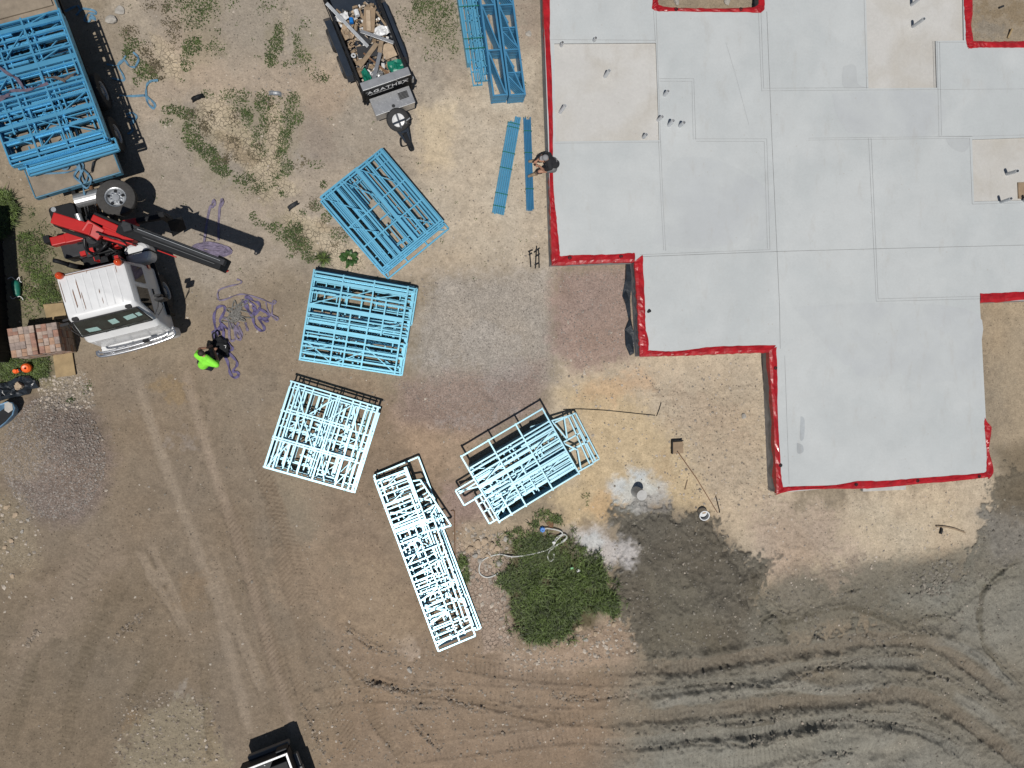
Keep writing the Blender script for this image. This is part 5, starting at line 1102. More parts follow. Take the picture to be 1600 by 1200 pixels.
for k in range(15):
    cx, cy = 610 + r.uniform(-70, 80), 470 + r.uniform(-130, 130); a = r.uniform(0, pi); L = r.uniform(50, 110); wv = r.uniform(12, 30); q = []
    for i in range(9):
        th_ = 2 * pi * i / 8; x, y = cos(th_) * L, sin(th_) * wv; q.append((cx + x * cos(a) - y * sin(a), cy + x * sin(a) + y * cos(a)))
    loops.append(Z4(q))
strap('rope_pile', 'tangled pile of grey rope and chain amid the purple slings', 'rope', loops, .035, M['rope'], .02, seed=9, h=.03)
# skein by the crane tip
loops = []
for k in range(11):
    rx, ry = 30 - r.uniform(0, 7), 11 - k * .9; cx, cy = 331 + r.uniform(-3, 3), 391 + r.uniform(-1.5, 1.5); loops.append([(cx + rx * cos(2 * pi * i / 10) - ry * .2 * sin(2 * pi * i / 10), cy + ry * sin(2 * pi * i / 10) + rx * .10 * cos(2 * pi * i / 10)) for i in range(11)])
strap('sling_skein', 'long folded skein of lilac sling with two straight tails beside the crane boom tip', 'sling', loops + [[(319, 382), (321, 368), (327, 330), (332, 318), (335, 313), (336, 320), (331, 325)], [(342, 376), (342, 350), (344, 322), (347, 312), (349, 316), (345, 324)]], .07, M['lilac'], group=PG, seed=14, h=.02)
def Z1(l): return [(x / 4, y / 4) for x, y in l]
BG = 'blue ratchet straps beside the truck'
strap('ratchet_strap', 'looped blue ratchet strap at the top, nearest the truck tail', 'strap', [Z1([(330, 55), (400, 75), (460, 50), (490, 40), (500, 70), (480, 100), (520, 60), (590, 70), (600, 90), (550, 85), (530, 130), (560, 135), (575, 100), (600, 125), (560, 110)])], .06, M['bluestrap'], group=BG, seed=21)
strap('ratchet_strap', 'forked blue ratchet strap lying at the edge of the weeds', 'strap', [Z1([(670, 405), (740, 408), (790, 350)]), Z1([(700, 490), (775, 505), (770, 470), (740, 410), (780, 380), (810, 415), (850, 425)]), Z1([(835, 330), (870, 370), (850, 420)])], .06, M['bluestrap'], group=BG, seed=22)
strap('ratchet_strap', 'blue ratchet strap with a long straight tail and a curl below the weeds', 'strap', [Z1([(750, 600), (830, 605), (905, 600)]), Z1([(990, 505), (935, 515), (915, 560), (925, 640), (960, 680), (970, 655), (930, 615), (905, 600)])], .07, M['bluestrap'], group=BG, seed=23)
strap('ratchet_strap', 'small blue strap loop against the truck\'s shadow', 'strap', [Z1([(790, 720), (830, 708), (855, 730), (840, 765), (815, 780), (835, 745), (800, 730)]), Z1([(820, 790), (832, 820), (800, 840)])], .06, M['bluestrap'], group=BG, seed=24)
zz = 1.41
strap('ratchet_strap', 'blue ratchet strap piled on the front of the truck tray', 'strap', [[(57, 271, zz), (75, 271, zz), (105, 269, zz), (122, 262, zz), (112, 255, zz), (100, 258, zz), (98, 264, zz), (106, 263, zz), (112, 250, zz + .03), (125, 252, zz), (130, 262, zz), (124, 280, zz), (135, 294, zz), (142, 280, zz), (128, 262, zz + .02)], [(125, 262, zz), (116, 275, zz), (128, 288, zz), (132, 305, 1.2)], [(104, 256, zz), (120, 250, zz + .05), (126, 268, zz), (133, 285, zz), (138, 270, zz)]], .05, M['bluestrap'], group=BG, seed=25)
strap('ratchet_strap', 'dark ratchet strap with its buckle at the front right of the tray deck', 'strap', [[(144, 268, zz), (146, 254, zz), (155, 246, zz), (160, 240, zz + .02), (163, 243, zz)], [(142, 270, zz + .02), (146, 253, zz + .02)]], .05, M['black_clip'], group='dark straps on the load', seed=26)
zt = 1.985
strap('lifting_sling', 'purple and brown sling draped over the load of frames on the truck', 'sling', [[(-5, 102, zt), (12, 115, zt), (25, 122, zt), (38, 139, zt)], [(-5, 160, zt), (12, 148, zt), (18, 142, zt), (40, 141, zt), (55, 137, zt), (75, 130, zt)], [(-5, 152, zt), (20, 150, zt)]], .08, M['drape'], seed=27, group='slings over the truck load')
strap('tie_strap', 'brown strap lying across the middle of the truck load', 'strap', [[(70, 121, zt), (88, 121, zt), (100, 124, zt), (118, 113, zt)], [(80, 120, zt), (95, 124, zt), (102, 128, zt)]], .07, M['brownstrap'], seed=28)

# ================================================================== TRAILER
hl, hr = P(567, 139, 1.5), P(640, 114, 1.5); XA = atan2(hr.y - hl.y, hr.x - hl.x); XO = (hl + hr) / 2; XO.z = 0
trailer = thing('box_trailer', 'dark box trailer heaped with rubbish, silver toolbox and spare wheel at its drawbar', 'trailer', XO, XA)
HW = (hr - hl).length / 2; TL = 3.25
def XW(px, py, z):
    q = P(px, py, z) - XO; return Vector((q.x * cos(XA) + q.y * sin(XA), -q.x * sin(XA) + q.y * cos(XA), z))
def XG(x, y, z): return Vector((XO.x + x * cos(XA) - y * sin(XA), XO.y + x * sin(XA) + y * cos(XA), z))
def xp(mb, name, m, par=None, **k): return mb.build(name, m, par or trailer, **k)
NB = M['navybox']
q = MB(); q.box(-HW + .03, HW - .03, .06, TL, .62, .66); xp(q, 'floor', NB)
for s in (-1, 1):
    q = MB(); q.box(s * (HW - .02) - .02, s * (HW - .02) + .02, .05, TL, .62, 1.22); sd = xp(q, 'side_panel', NB)
    q = MB(); q.box(s * HW - .035, s * HW + .035, .04, TL + .02, 1.222, 1.29); xp(q, 'top_rail', M['black'], sd, bevel=.01)
    q = MB(); q.box(s * (HW + .03) - .01, s * (HW + .03) + .015, .04, TL, .60, .70); xp(q, 'bottom_rail', M['black'], sd)
    for y in (.3, .95, 1.6, 2.3, 3.0):
        q = MB(); q.box(s * (HW + .022) - .018, s * (HW + .022) + .018, y - .025, y + .025, .70, 1.22); xp(q, 'side_post', M['black'], sd)
    # mudguard over two wheels
    g = MB(); prof = [(.78, .42), (.86, .66), (1.0, .80), (1.5, .80), (2.05, .80), (2.55, .80), (2.70, .66), (2.78, .42)]
    x0, x1 = s * (HW + .05), s * (HW + .25)
    for (ya, za), (yb, zb) in zip(prof[:-1], prof[1:]): g.add([(x0, ya, za), (x1, ya, za), (x1, yb, zb), (x0, yb, zb), (x0, ya, za - .015), (x1, ya, za - .015), (x1, yb, zb - .015), (x0, yb, zb - .015)], [(0, 1, 2, 3), (7, 6, 5, 4), (0, 4, 5, 1), (1, 5, 6, 2), (2, 6, 7, 3), (3, 7, 4, 0)])
    for (ya, za), (yb, zb) in zip(prof[:-1], prof[1:]): g.add([(x1, ya, za), (x1, yb, zb), (x1, yb, zb - .09), (x1, ya, za - .09)], [(0, 1, 2, 3)])
    xp(g, 'mudguard', NB)
    for y in (1.32, 2.18):
        q = MB(); q.lathe([(.20, -.1), (.31, -.1), (.335, -.07), (.335, .07), (.31, .1), (.20, .1)], (s * (HW + .20), y, .335), (s, 0, 0), 24); w = xp(q, 'wheel', M['black_rubber'], smooth=True)
        q = MB(); q.lathe([(.205, .095), (.18, .06), (.08, .05), (.06, .09), (.001, .09)], (s * (HW + .20), y, .335), (s, 0, 0), 20); xp(q, 'rim', M['chrome'], w)
# front board with writing, capping, latch rods
q = MB(); q.box(-HW + .0, HW - .0, -.02, .02, .55, 1.46); hb = xp(q, 'headboard', M['black'])
q = MB(); q.box(-HW - .02, HW + .02, -.05, .19, 1.462, 1.50); xp(q, 'headboard_cap', M['alu'], bevel=.006)
q = MB(); q.tube([(.25, -.06, 1.505), (.5, -.03, 1.0)], .006, 5); xp(q, 'cord', M['white'])
for s in (-1, 1):
    q = MB(); q.box(s * (HW + .03) - .03, s * (HW + .03) + .03, -.06, .08, .5, 1.36); q.tube([(s * (HW + .03), -.09, .8), (s * (HW + .1), -.09, .86)], .02, 6); xp(q, 'corner_latch', M['black'])
q = MB(); q.lathe([(.001, -.13), (.05, -.13), (.05, .13), (.001, .13)], (HW + .07, -.02, 1.05), (0, 0, 1), 10); xp(q, 'gas_strut', M['galv'])
def lettering(txt, size, loc, par, m, sx=1.):
    fc = bpy.data.curves.new('lettering', 'FONT'); fc.body = txt; fc.size = size; fc.align_x = 'CENTER'; fc.align_y = 'CENTER'; fc.extrude = .002; fc.space_character = 1.12; fc.offset = .003
    tmp = bpy.data.objects.new('lettering_curve', fc); COL.objects.link(tmp); bpy.context.view_layer.update(); me = bpy.data.meshes.new_from_object(tmp); bpy.data.objects.remove(tmp); me.materials.clear(); me.materials.append(m); me.name = 'lettering'; o = link('lettering', me, par); o.location = loc; o.rotation_euler = (R(90), 0, 0); o.scale = (sx, 1, 1); return o
lettering('AGATHEX', .235, (.02, -.026, 1.13), hb, M['letter'], 1.12)
q = MB()
for k in range(30): q.box(-.58 + k * .026, -.58 + k * .026 + random.uniform(.012, .02), -.025, -.021, .955, .985)
o = xp(q, 'small_print_strip', M['letter'], hb); tag(o, kind='stuff')
for k, (x, z) in enumerate(((-HW + .1, 1.2), (HW - .14, 1.22))):
    q = MB(); q.box(x - .05, x + .05, -.03, -.022, z - .03, z + .03); xp(q, 'label_sticker', M['grey'], hb)
# toolbox
def QB(c4, z0, z1, name, m, bev=.0, par=None):
    mb = MB(); mb.prism([(c.x, c.y) for c in c4], z0, z1); return xp(mb, name, m, par, bevel=bev)
tb = [XW(583, 167, 1.0), XW(594, 191, 1.0), XW(644, 170, 1.0), XW(637, 148, 1.0)]
tx0, tx1 = -HW + .12, HW - .10; ty0, ty1 = -.64, -.13
q = MB(); q.box(tx0, tx1, ty0, ty1, .50, .93); box_ = xp(q, 'toolbox', M['alu'], bevel=.012)
q = MB(); q.box(tx0 - .015, tx1 + .015, ty0 - .015, ty1 + .01, .932, .965); lid = xp(q, 'toolbox_lid', M['alu'], bevel=.008)
for i in range(13):
    for j in range(6):
        if i > 8 and 1 < j < 5: continue
        x, y = tx0 + .06 + i * .092, ty0 + .05 + j * .08; q = MB(); a = .045 if (i + j) % 2 else -.045; q.bar((x - .022, y - a * .5, .966), (x + .022, y + a * .5, .966), .012, .006); 
        if i == 0 and j == 0: acc = MB()
        acc.v, acc.f, acc.mi = acc.v, acc.f, acc.mi; acc.add(q.v, q.f)
o = xp(acc, 'checker_pattern', M['alu'], box_); tag(o, kind='stuff')
for k in range(6):
    q = MB(); q.box(tx1 - .40, tx1 - .10, ty0 + .20 + k * .036, ty0 + .222 + k * .036, .966, .98); xp(q, 'vent_slat', M['black'], box_)
q = MB(); q.lathe([(.05, 0), (.05, .02), (.035, .02), (.035, .012), (.001, .012)], (-.02, ty0 + .09, .966), n=16); xp(q, 'lock', M['dkgrey'], box_)
q = MB(); q.box(tx1 + .002, tx1 + .02, ty0 + .12, ty0 + .2, .72, .8); xp(q, 'latch', M['black'], box_)
# drawbar, spare wheel
apex = XW(639, 226, .5)
for s in (-1, 1):
    q = MB(); q.bar((s * .42, -.1, .48), (apex.x + s * .05, apex.y + .1, .48), .07, .09); xp(q, 'drawbar', NB)
q = MB(); q.box(apex.x - .06, apex.x + .06, apex.y - .12, apex.y + .34, .44, .58); q.ball((apex.x, apex.y - .14, .53), (.07, .1, .07)); xp(q, 'coupling', M['black'], bevel=.01)
q = MB(); q.bar((apex.x - .28, apex.y + .62, .52), (apex.x + .28, apex.y + .62, .52), .05, .05); q.box(apex.x - .1, apex.x + .1, apex.y + .38, apex.y + .5, .44, .55); xp(q, 'drawbar_brace', NB)
q = MB(); q.lathe([(.03, .15), (.03, .95)], (apex.x + .14, apex.y + .55, 0), n=10); q.bar((apex.x + .14, apex.y + .55, .94), (apex.x + .28, apex.y + .6, .94), .03, .03); q.lathe([(.1, -.03), (.1, .03)], (apex.x + .14, apex.y + .55, .12), (1, 0, 0), 14); xp(q, 'jockey_stand', M['galv'])
q = MB(); q.tube(smooth_path([(apex.x - .05, apex.y, .5), (apex.x - .22, apex.y + .1, .3), (apex.x - .16, apex.y + .32, .36), (apex.x - .02, apex.y + .3, .5)], 6), .018, 6); xp(q, 'safety_chain', M['black'])
c = XW(621, 183, .95); q = MB(); ax = (0, -.55, .85); q.lathe([(.20, -.1), (.32, -.1), (.345, -.06), (.345, .06), (.32, .1), (.20, .1)], (c.x, c.y - .02, .80), ax, 28); w = xp(q, 'spare_wheel', M['black_rubber'], smooth=True)
q = MB(); q.lathe([(.205, .09), (.19, .05), (.10, .02), (.07, .05), (.001, .05)], (c.x, c.y - .02, .80), ax, 22); xp(q, 'rim', M['white'], w)
q = MB(); q.bar((c.x - .2, c.y - .12, .86), (c.x + .2, c.y - .12, .92), .05, .04); q.bar((c.x, c.y - .3, .8), (c.x, c.y + .1, .97), .05, .04); xp(q, 'spare_bracket', NB, w)
# rear tail frame out of the picture
q = MB(); q.box(-HW, HW, TL, TL + .03, .62, 1.2); xp(q, 'tailgate', NB)

# ---- rubbish in the trailer: each thing on its own, over a mass of scraps
r = random.Random(33); acc = MB(); cols = [M['cardboard'], M['timber'], M['rock_tan'], M['white'], M['grey'], M['dkgrey'], M['stone']]
for k in range(620):
    x, y = r.uniform(-HW + .1, HW - .1), r.uniform(.12, TL - .55); z = .68 + r.random() * .22; s = r.uniform(.02, .085); acc.cur = r.choices(range(7), [6, 5, 4, 2.2, 2, 3, 3])[0]
    a = r.uniform(0, pi); d = Vector((cos(a), sin(a), r.uniform(-.4, .4))) * s; acc.bar(Vector((x, y, z)) - d, Vector((x, y, z)) + d, s * r.uniform(.5, 1.4), s * r.uniform(.15, .7), (r.uniform(-.5, .5), r.uniform(-.5, .5), 1))
o = acc.build('rubbish_heap', cols); o.location = XO; o.rotation_euler = (0, 0, XA); tag(o, 'mixed offcuts and scraps heaped on the trailer floor', 'rubbish', kind='stuff')
def junk(name, label, cat, mb_pts, w, h, m, group=None, tube=False):
    a, b = [P(*p) for p in mb_pts]; t = thing(name, label, cat, ((a.x + b.x) / 2, (a.y + b.y) / 2, (a.z + b.z) / 2)); mb = MB()
    if tube: mb.tube([a, b], w / 2, 8)
    else: mb.bar(a, b, w, h)
    world_part(mb, 'piece', m, t, bevel=.004)
def Z5(x, y, z): return (490 + x / 5, y / 5, z)
junk('steel_stud', 'long grey steel stud laid slantwise in the trailer from its far left corner', 'stud', (Z5(100, 25, 1.40), Z5(425, 365, 1.02)), .10, .045, M['galv'])
junk('steel_channel', 'pale grey steel channel with a dark end lying across the middle of the trailer rubbish', 'channel', (Z5(370, 245, 1.06), Z5(625, 335, 1.08)), .10, .05, M['alu'])
junk('channel_end', 'dark cut end at the right tip of the pale steel channel in the trailer', 'offcut', (Z5(610, 330, 1.06), Z5(633, 340, 1.06)), .10, .06, M['black'])
junk('steel_offcut', 'pale grey steel offcut leaning up to the trailer headboard', 'offcut', (Z5(465, 640, 1.15), Z5(525, 390, 1.05)), .11, .05, M['alu'])
junk('timber_offcut', 'short timber piece at the upper end of the leaning steel offcut in the trailer', 'offcut', (Z5(515, 410, 1.08), Z5(530, 320, 1.1)), .13, .04, M['timber'])
junk('timber_plank', 'grey brown plank slanting to the left side of the trailer rubbish', 'plank', (Z5(360, 520, .98), Z5(495, 340, 1.05)), .13, .04, M['timber'])
junk('timber_lath', 'thin reddish lath bowed across the lower rubbish in the trailer', 'lath', (Z5(390, 415, 1.0), Z5(590, 580, 1.04)), .05, .03, M['rust'])
junk('timber_board', 'wide brown board standing lengthwise in the upper part of the trailer', 'board', (Z5(440, 60, 1.0), Z5(430, 250, 1.0)), .34, .03, M['cardboard'])
junk('timber_board', 'thin pale board on top of the wide brown board in the trailer', 'board', (Z5(425, 80, 1.06), Z5(432, 240, 1.06)), .13, .03, M['rock_tan'])
junk('steel_plate', 'dark grey plate in the middle of the trailer rubbish', 'plate', (Z5(340, 410, .98), Z5(500, 390, .98)), .34, .03, M['dkgrey'])
junk('steel_plate', 'dark slanting strip beside the long steel stud in the trailer', 'plate', (Z5(340, 250, .98), Z5(440, 340, .98)), .14, .03, M['dkgrey'])
junk('plywood_piece', 'tan flat sheet on the right side of the trailer rubbish', 'sheet', (Z5(560, 345, .95), Z5(610, 450, .95)), .38, .02, M['rock_tan'])
junk('plywood_piece', 'tan offcut against the headboard inside the trailer', 'sheet', (Z5(540, 610, 1.05), Z5(660, 570, 1.05)), .12, .03, M['ply'])
junk('timber_strip', 'brown edge strip along the right wall inside the trailer', 'strip', (Z5(490, 90, 1.0), Z5(570, 210, 1.0)), .06, .03, M['timber'])
junk('timber_strip', 'short timber strip near the left wall low in the trailer', 'strip', (Z5(335, 500, .96), Z5(385, 470, .96)), .12, .04, M['cardboard'])
junk('paint_tin', 'blue can in the upper left of the trailer rubbish', 'can', (Z5(293, 142, 1.0), Z5(297, 182, 1.0)), .13, .13, M['bluecap'], tube=True)
junk('spray_can', 'white and green tub at the top of the trailer rubbish', 'tub', (Z5(330, 80, 1.0), Z5(345, 125, 1.0)), .16, .12, M['white'], tube=True)
def scrap_sheet(label, cat, name, c, rad, m, seed, zb=1.0, amp=.10):
    r = random.Random(seed); mb = MB(); cc = P(490 + c[0] / 5, c[1] / 5, zb); n = 11; rows = 4; vs = [Vector((0, 0, amp * .8))]
    for q in range(1, rows + 1):
        for k in range(n): a = 2 * pi * k / n; rr = q / rows * (1 + r.uniform(-.2, .2)); vs.append(Vector((cos(a) * rad[0] * rr, sin(a) * rad[1] * rr, amp * (r.random() - q / rows * .5))))
    fs = [(0, 1 + k, 1 + (k + 1) % n) for k in range(n)]
    for q in range(rows - 1):
        for k in range(n): a = 1 + q * n; fs.append((a + k, a + n + k, a + n + (k + 1) % n, a + (k + 1) % n))
    mb.add(vs, fs); o = mb.build(name, m); o.location = cc; o.rotation_euler = (0, 0, XA); tag(o, label, cat)
M['green_plastic'] = mat('green_plastic_sheet', (.010, .17, .115), .35, 0, .2, 6)
scrap_sheet('crumpled green plastic sheet at the right front corner of the trailer', 'plastic sheet', 'green_sheet', (645, 510), (.28, .20), M['green_plastic'], 1, 1.05)
scrap_sheet('narrow green plastic scrap at the left front of the trailer rubbish', 'plastic scrap', 'green_scrap', (415, 610), (.12, .28), M['green_plastic'], 2, 1.05)
scrap_sheet('white torn sheet at the right of the trailer rubbish', 'sheet', 'white_sheet', (530, 240), (.24, .17), M['white'], 3, 1.0)
scrap_sheet('crumpled white scrap at the upper left of the trailer rubbish', 'scrap', 'white_scrap', (220, 135), (.24, .15), M['white'], 4, .98)
scrap_sheet('curled yellow brown cardboard at the left of the trailer rubbish', 'cardboard', 'cardboard_scrap', (265, 260), (.22, .24), M['rock_tan'], 5, .98, .16)
scrap_sheet('clear crumpled plastic near the headboard in the trailer', 'plastic scrap', 'clear_plastic', (500, 580), (.18, .16), M['alu'], 6, 1.0)
scrap_sheet('brown crumpled paper by the left wall low in the trailer', 'paper', 'paper_scrap', (370, 570), (.16, .16), M['cardboard'], 7, .98)
q = MB(); q.lathe([(.05, 0), (.075, .02), (.05, .04), (.03, .02), (.05, 0)], (0, 0, 0), n=16); o = q.build('pipe_ring', M['pvc']); o.location = P(490 + 312 / 5, 435 / 5, 1.05); tag(o, 'small white ring fitting near the left wall of the trailer', 'fitting')

# ================================================================== UTE AT THE BOTTOM EDGE
ur, ul = P(448, 1177, 1.06), P(372, 1207, 1.06); UA = atan2(ur.y - ul.y, ur.x - ul.x); UW = (ur - ul).length
ute = thing('utility_tray', 'dark tray with a white top rail, cut off by the bottom edge of the picture', 'vehicle', (ur.x, ur.y, 0), UA)
def up(mb, name, m, par=None, **k): return mb.build(name, m, par or ute, **k)
q = MB(); q.box(-UW, 0, -2.4, 0, .55, .62); up(q, 'tray_floor', M['dkgrey'])
for x0, x1, y0, y1 in ((-UW, -UW + .05, -2.4, 0), (-.05, 0, -2.4, 0), (-UW + .052, -.052, -.05, 0)):
    q = MB(); q.box(x0, x1, y0, y1, .55, 1.03); up(q, 'side_wall', M['dkgrey'])
for x0, x1, y0, y1 in ((-UW - .01, -UW + .05, -2.4, .012), (-.05, .012, -2.4, .012), (-UW + .052, -.052, -.048, .012)):
    q = MB(); q.box(x0, x1, y0, y1, 1.032, 1.065); up(q, 'top_rail', M['white'], bevel=.006)
q = MB(); q.box(-UW + .2, -.0, .002, .14, .42, .62); up(q, 'rear_bumper', M['grey'], bevel=.03)
q = MB(); q.box(-.35, -.02, .01, .10, .62, .92); up(q, 'tail_light', M['dkgrey'], bevel=.02)
q = MB(); q.box(.002, .12, -2.4, -.3, .45, .62); q.box(.002, .16, -1.6, -.7, .5, .68); up(q, 'side_skirt', M['grey'], bevel=.02)
for s in (-UW + .15, -.12):
    q = MB(); q.lathe([(.2, -.12), (.34, -.12), (.36, -.08), (.36, .08), (.34, .12), (.2, .12), (.001, .08)], (s, -1.1, .36), (1, 0, 0), 20); up(q, 'wheel', M['black_rubber'], smooth=True)
q = MB(); q.box(-.62, -.1, -.95, -.25, .622, .98); o = q.build('storage_box', M['black'], bevel=.02); o.location = ute.location; o.rotation_euler = ute.rotation_euler; tag(o, 'black box inside the white-railed tray at the bottom edge', 'box')
q = MB(); q.ball((0, 0, .02), .025); o = q.build('litter', M['white']); p = P(414, 1195, .62); o.location = p; tag(o, 'tiny white scrap on the dark tray floor at the bottom edge', 'litter')

# ================================================================== BRICKS, BOARDS, LEFT EDGE THINGS
bl, br = P(10, 514, .95), P(88, 503, .95); BA = atan2(br.y - bl.y, br.x - bl.x); bo = P(20, 559, .95)
pal = thing('brick_pallet', 'pallet of stacked mixed red and grey bricks in two blocks beside the truck cab', 'brick pallet', (bl.x, bl.y, 0), BA)
BW = (br - bl).length; BD = (bl - bo).length
for k in range(5):
    q = MB(); y = -BD + k * (BD - .1) / 4; q.box(0, BW, y, y + .1, .10, .125); q.build('pallet_board', M['timber'], pal)
for k in range(3):
    q = MB(); x = .02 + k * (BW - .12) / 2; q.box(x, x + .08, -BD, 0, 0, .098); q.build('pallet_bearer', M['timber'], pal)
bm_ = {}
def brick_mesh(dx, dy, dz, m):
    key = (round(dx, 3), round(dy, 3), m)
    if key not in bm_:
        q = MB(); q.box(.003, dx - .003, .003, dy - .003, 0.002, dz - .003); me = bpy.data.meshes.new('brick'); me.from_pydata(q.v, [], q.f); me.materials.append(M[m]); bm_[key] = me
    return bm_[key]
r = random.Random(5); nlay = 7; dz = (.95 - .125) / nlay
for blk, (x0, x1) in enumerate(((0, BW * .535), (BW * .57, BW))):
    for lay in range(nlay):
        nxr = 5 if blk == 0 else 4; nyr = 4; dx = (x1 - x0) / nxr; dy = BD / nyr
        for i in range(nxr):
            for j in range(nyr):
                outer = i in (0, nxr - 1) or j in (0, nyr - 1) or lay == nlay - 1
                if not outer: continue
                mk = r.choices(['brick_a', 'brick_b', 'brick_c', 'brick_d'], [2, 4, 3, 2])[0]
                split = lay == nlay - 1 and r.random() < .45 and (blk + i + j) % 2 == 0
                for part_ in range(2 if split else 1):
                    me = brick_mesh(dx, dy / (2 if split else 1), dz, mk); o = bpy.data.objects.new('brick', me); COL.objects.link(o); o.parent = pal
                    o.location = (x0 + i * dx + r.uniform(-.006, .006), -BD + j * dy + (part_ * dy / 2) + r.uniform(-.006, .006), .125 + lay * dz + (r.uniform(-.004, .006) if lay == nlay - 1 else 0)); o.rotation_euler = (0, 0, r.uniform(-.015, .015))
                    mk = r.choice(['brick_b', 'brick_d', 'brick_c'])
def flat_board(label, pts, z, h, m, name='plywood_board', cat='plywood'):
    q = [P(x, y, z) for x, y in pts]; c = sum(q, Vector()) / len(q); mb = MB(); mb.prism([(p.x - c.x, p.y - c.y) for p in q], 0, h)
    o = mb.build(name, m, bevel=.003); o.location = (c.x, c.y, z); return tag(o, label, cat)
flat_board('tan plywood board half under the brick pallet above it, beside the cab', [(68, 476), (99, 473), (106, 498), (74, 500)], .05, .03, M['ply'])
flat_board('tan plywood board on the gravel below the brick pallet', [(83, 552), (113, 548), (119, 586), (88, 590)], .05, .03, M['ply'])
# dark wall at the left edge
sh = thing('dark_shed', 'dark clad shed wall at the left edge of the picture', 'shed', P(-60, 460)); ww = MB()
a, b = P(3, 372), P(17, 566); d = (b - a).normalized(); nrm = Vector((-d.y, d.x, 0)) * (1 if (-d.y) < 0 else -1)
ww.add([a, b, b + nrm * 3, a + nrm * 3] + [v + Vector((0, 0, 2.3)) for v in (a, b, b + nrm * 3, a + nrm * 3)], [(0, 1, 2, 3), (4, 5, 6, 7), (0, 1, 5, 4), (1, 2, 6, 5), (2, 3, 7, 6), (3, 0, 4, 7)]); world_part(ww, 'wall', M['shed'], sh)
L_ = (b - a).length
for k in range(int(L_ / .25)):
    q = MB(); p = a + d * (.12 + k * .25) - nrm * .012; q.bar(p, p + Vector((0, 0, 2.28)), .06, .03, nrm); world_part(q, 'cladding_rib', M['shed'], sh)
q = MB(); e = [a - nrm * .12 - d * .1, b - nrm * .12 + d * .1, b + nrm * 3.1 + d * .1, a + nrm * 3.1 - d * .1]; q.prism([(v.x, v.y) for v in e], 2.31, 2.38); world_part(q, 'roof', M['shed'], sh)
# green bag
t = thing('green_bag', 'green woven bag with white ties by the dark shed wall on the left', 'bag', P(27, 452)); mb = MB(); q = [(24, 438), (25, 446), (26, 454), (27, 463)]
mb.tube(smooth_path([P(x, y, .10) for x, y in q], 4), [.06, .09, .11, .12, .12, .12, .115, .115, .11, .10, .095, .08, .05], 12); world_part(mb, 'bag_body', M['greenbag'], t, smooth=True)
for k, pth in enumerate([[(26, 438), (30, 433), (31, 439), (34, 441)], [(27, 464), (31, 463), (35, 466), (36, 469)], [(24, 438), (18, 433), (12, 436)], [(26, 463), (20, 467), (16, 463)]]):
    mb = MB(); mb.tube(smooth_path([P(x, y, .1) for x, y in pth], 4), .012, 6); world_part(mb, 'tie', M['white'], t)
# orange thing
t = thing('orange_float', 'bright orange plastic guard lying in the grass by the plywood', 'guard', G(38, 577)); mb = MB(); a, b = P(41, 575, .2), P(24, 580, .16)
mb.lathe([(.03, .07), (.085, .08), (.13, .03), (.14, -.05), (.001, -.05)], a, (0.1, -.1, 1), 16); world_part(mb, 'guard_cup', M['orange'], t, smooth=False)
mb = MB(); mb.lathe([(.001, .05), (.055, .05), (.075, 0), (.075, -.04)], b, (0, 0, 1), 12); mb.bar(P(30, 579, .18), P(23, 581, .14), .09, .04); world_part(mb, 'guard_tail', M['orange'], t); mb = MB(); mb.bar(P(29, 577, .24), P(33, 581, .24), .05, .04); world_part(mb, 'buckle', M['dkgrey'], t)
sheet('plastic_sheet', 'crumpled black plastic sheet with dirt on it beside the gravel heap', 'plastic sheet', [(-20, 600), (10, 598), (30, 588), (50, 585), (60, 594), (62, 606), (50, 608), (48, 616), (30, 620), (10, 624), (-20, 634)], M['film_black'], .12, .06, 20, seed=8)
sheet('dirt_patch', 'small tan scoop of dirt lying on the black plastic sheet', 'dirt', [(27, 600), (33, 596), (41, 603), (38, 608), (29, 610)], M['rock_tan'], .02, .2, 8, seed=9)
t = thing('plastic_tub', 'rounded blue tub crusted with white cement at the left edge', 'tub', P(8, 645)); z1 = .42
rim = [(-22, 652), (-14, 640), (0, 631), (12, 627), (20, 629), (24, 637), (21, 648), (10, 660), (0, 668), (-12, 676), (-24, 680)]
q = [P(x, y, z1) for x, y in rim]; cx = sum(q, Vector()) / len(q); mb = MB()
def scl(z, s): return [(cx.x + (p.x - cx.x) * s, cx.y + (p.y - cx.y) * s, z) for p in q]
mb.loft([scl(.02, .7), scl(.25, .88), scl(z1, 1.0), scl(z1 + .02, .98), scl(z1, .86), scl(.25, .74), scl(.1, .62)], cap=True); world_part(mb, 'tub_shell', M['tub'], t, smooth=False)
mb = MB(); f = [P(x, y, z1 + .005) for x, y in ((8, 630), (14, 628), (20, 631), (21, 640), (14, 645), (8, 641))]; mb.add([v + Vector((0, 0, .03)) for v in f] + f, [(0, 1, 2, 3, 4, 5)] + [(i, (i + 1) % 6, 6 + (i + 1) % 6, 6 + i) for i in range(6)]); world_part(mb, 'cement_crust', M['cement'], t)
mb = MB(); mb.prism([(p[0], p[1]) for p in scl(0, .70)], .10, .16); world_part(mb, 'tub_base', M['black'], t)

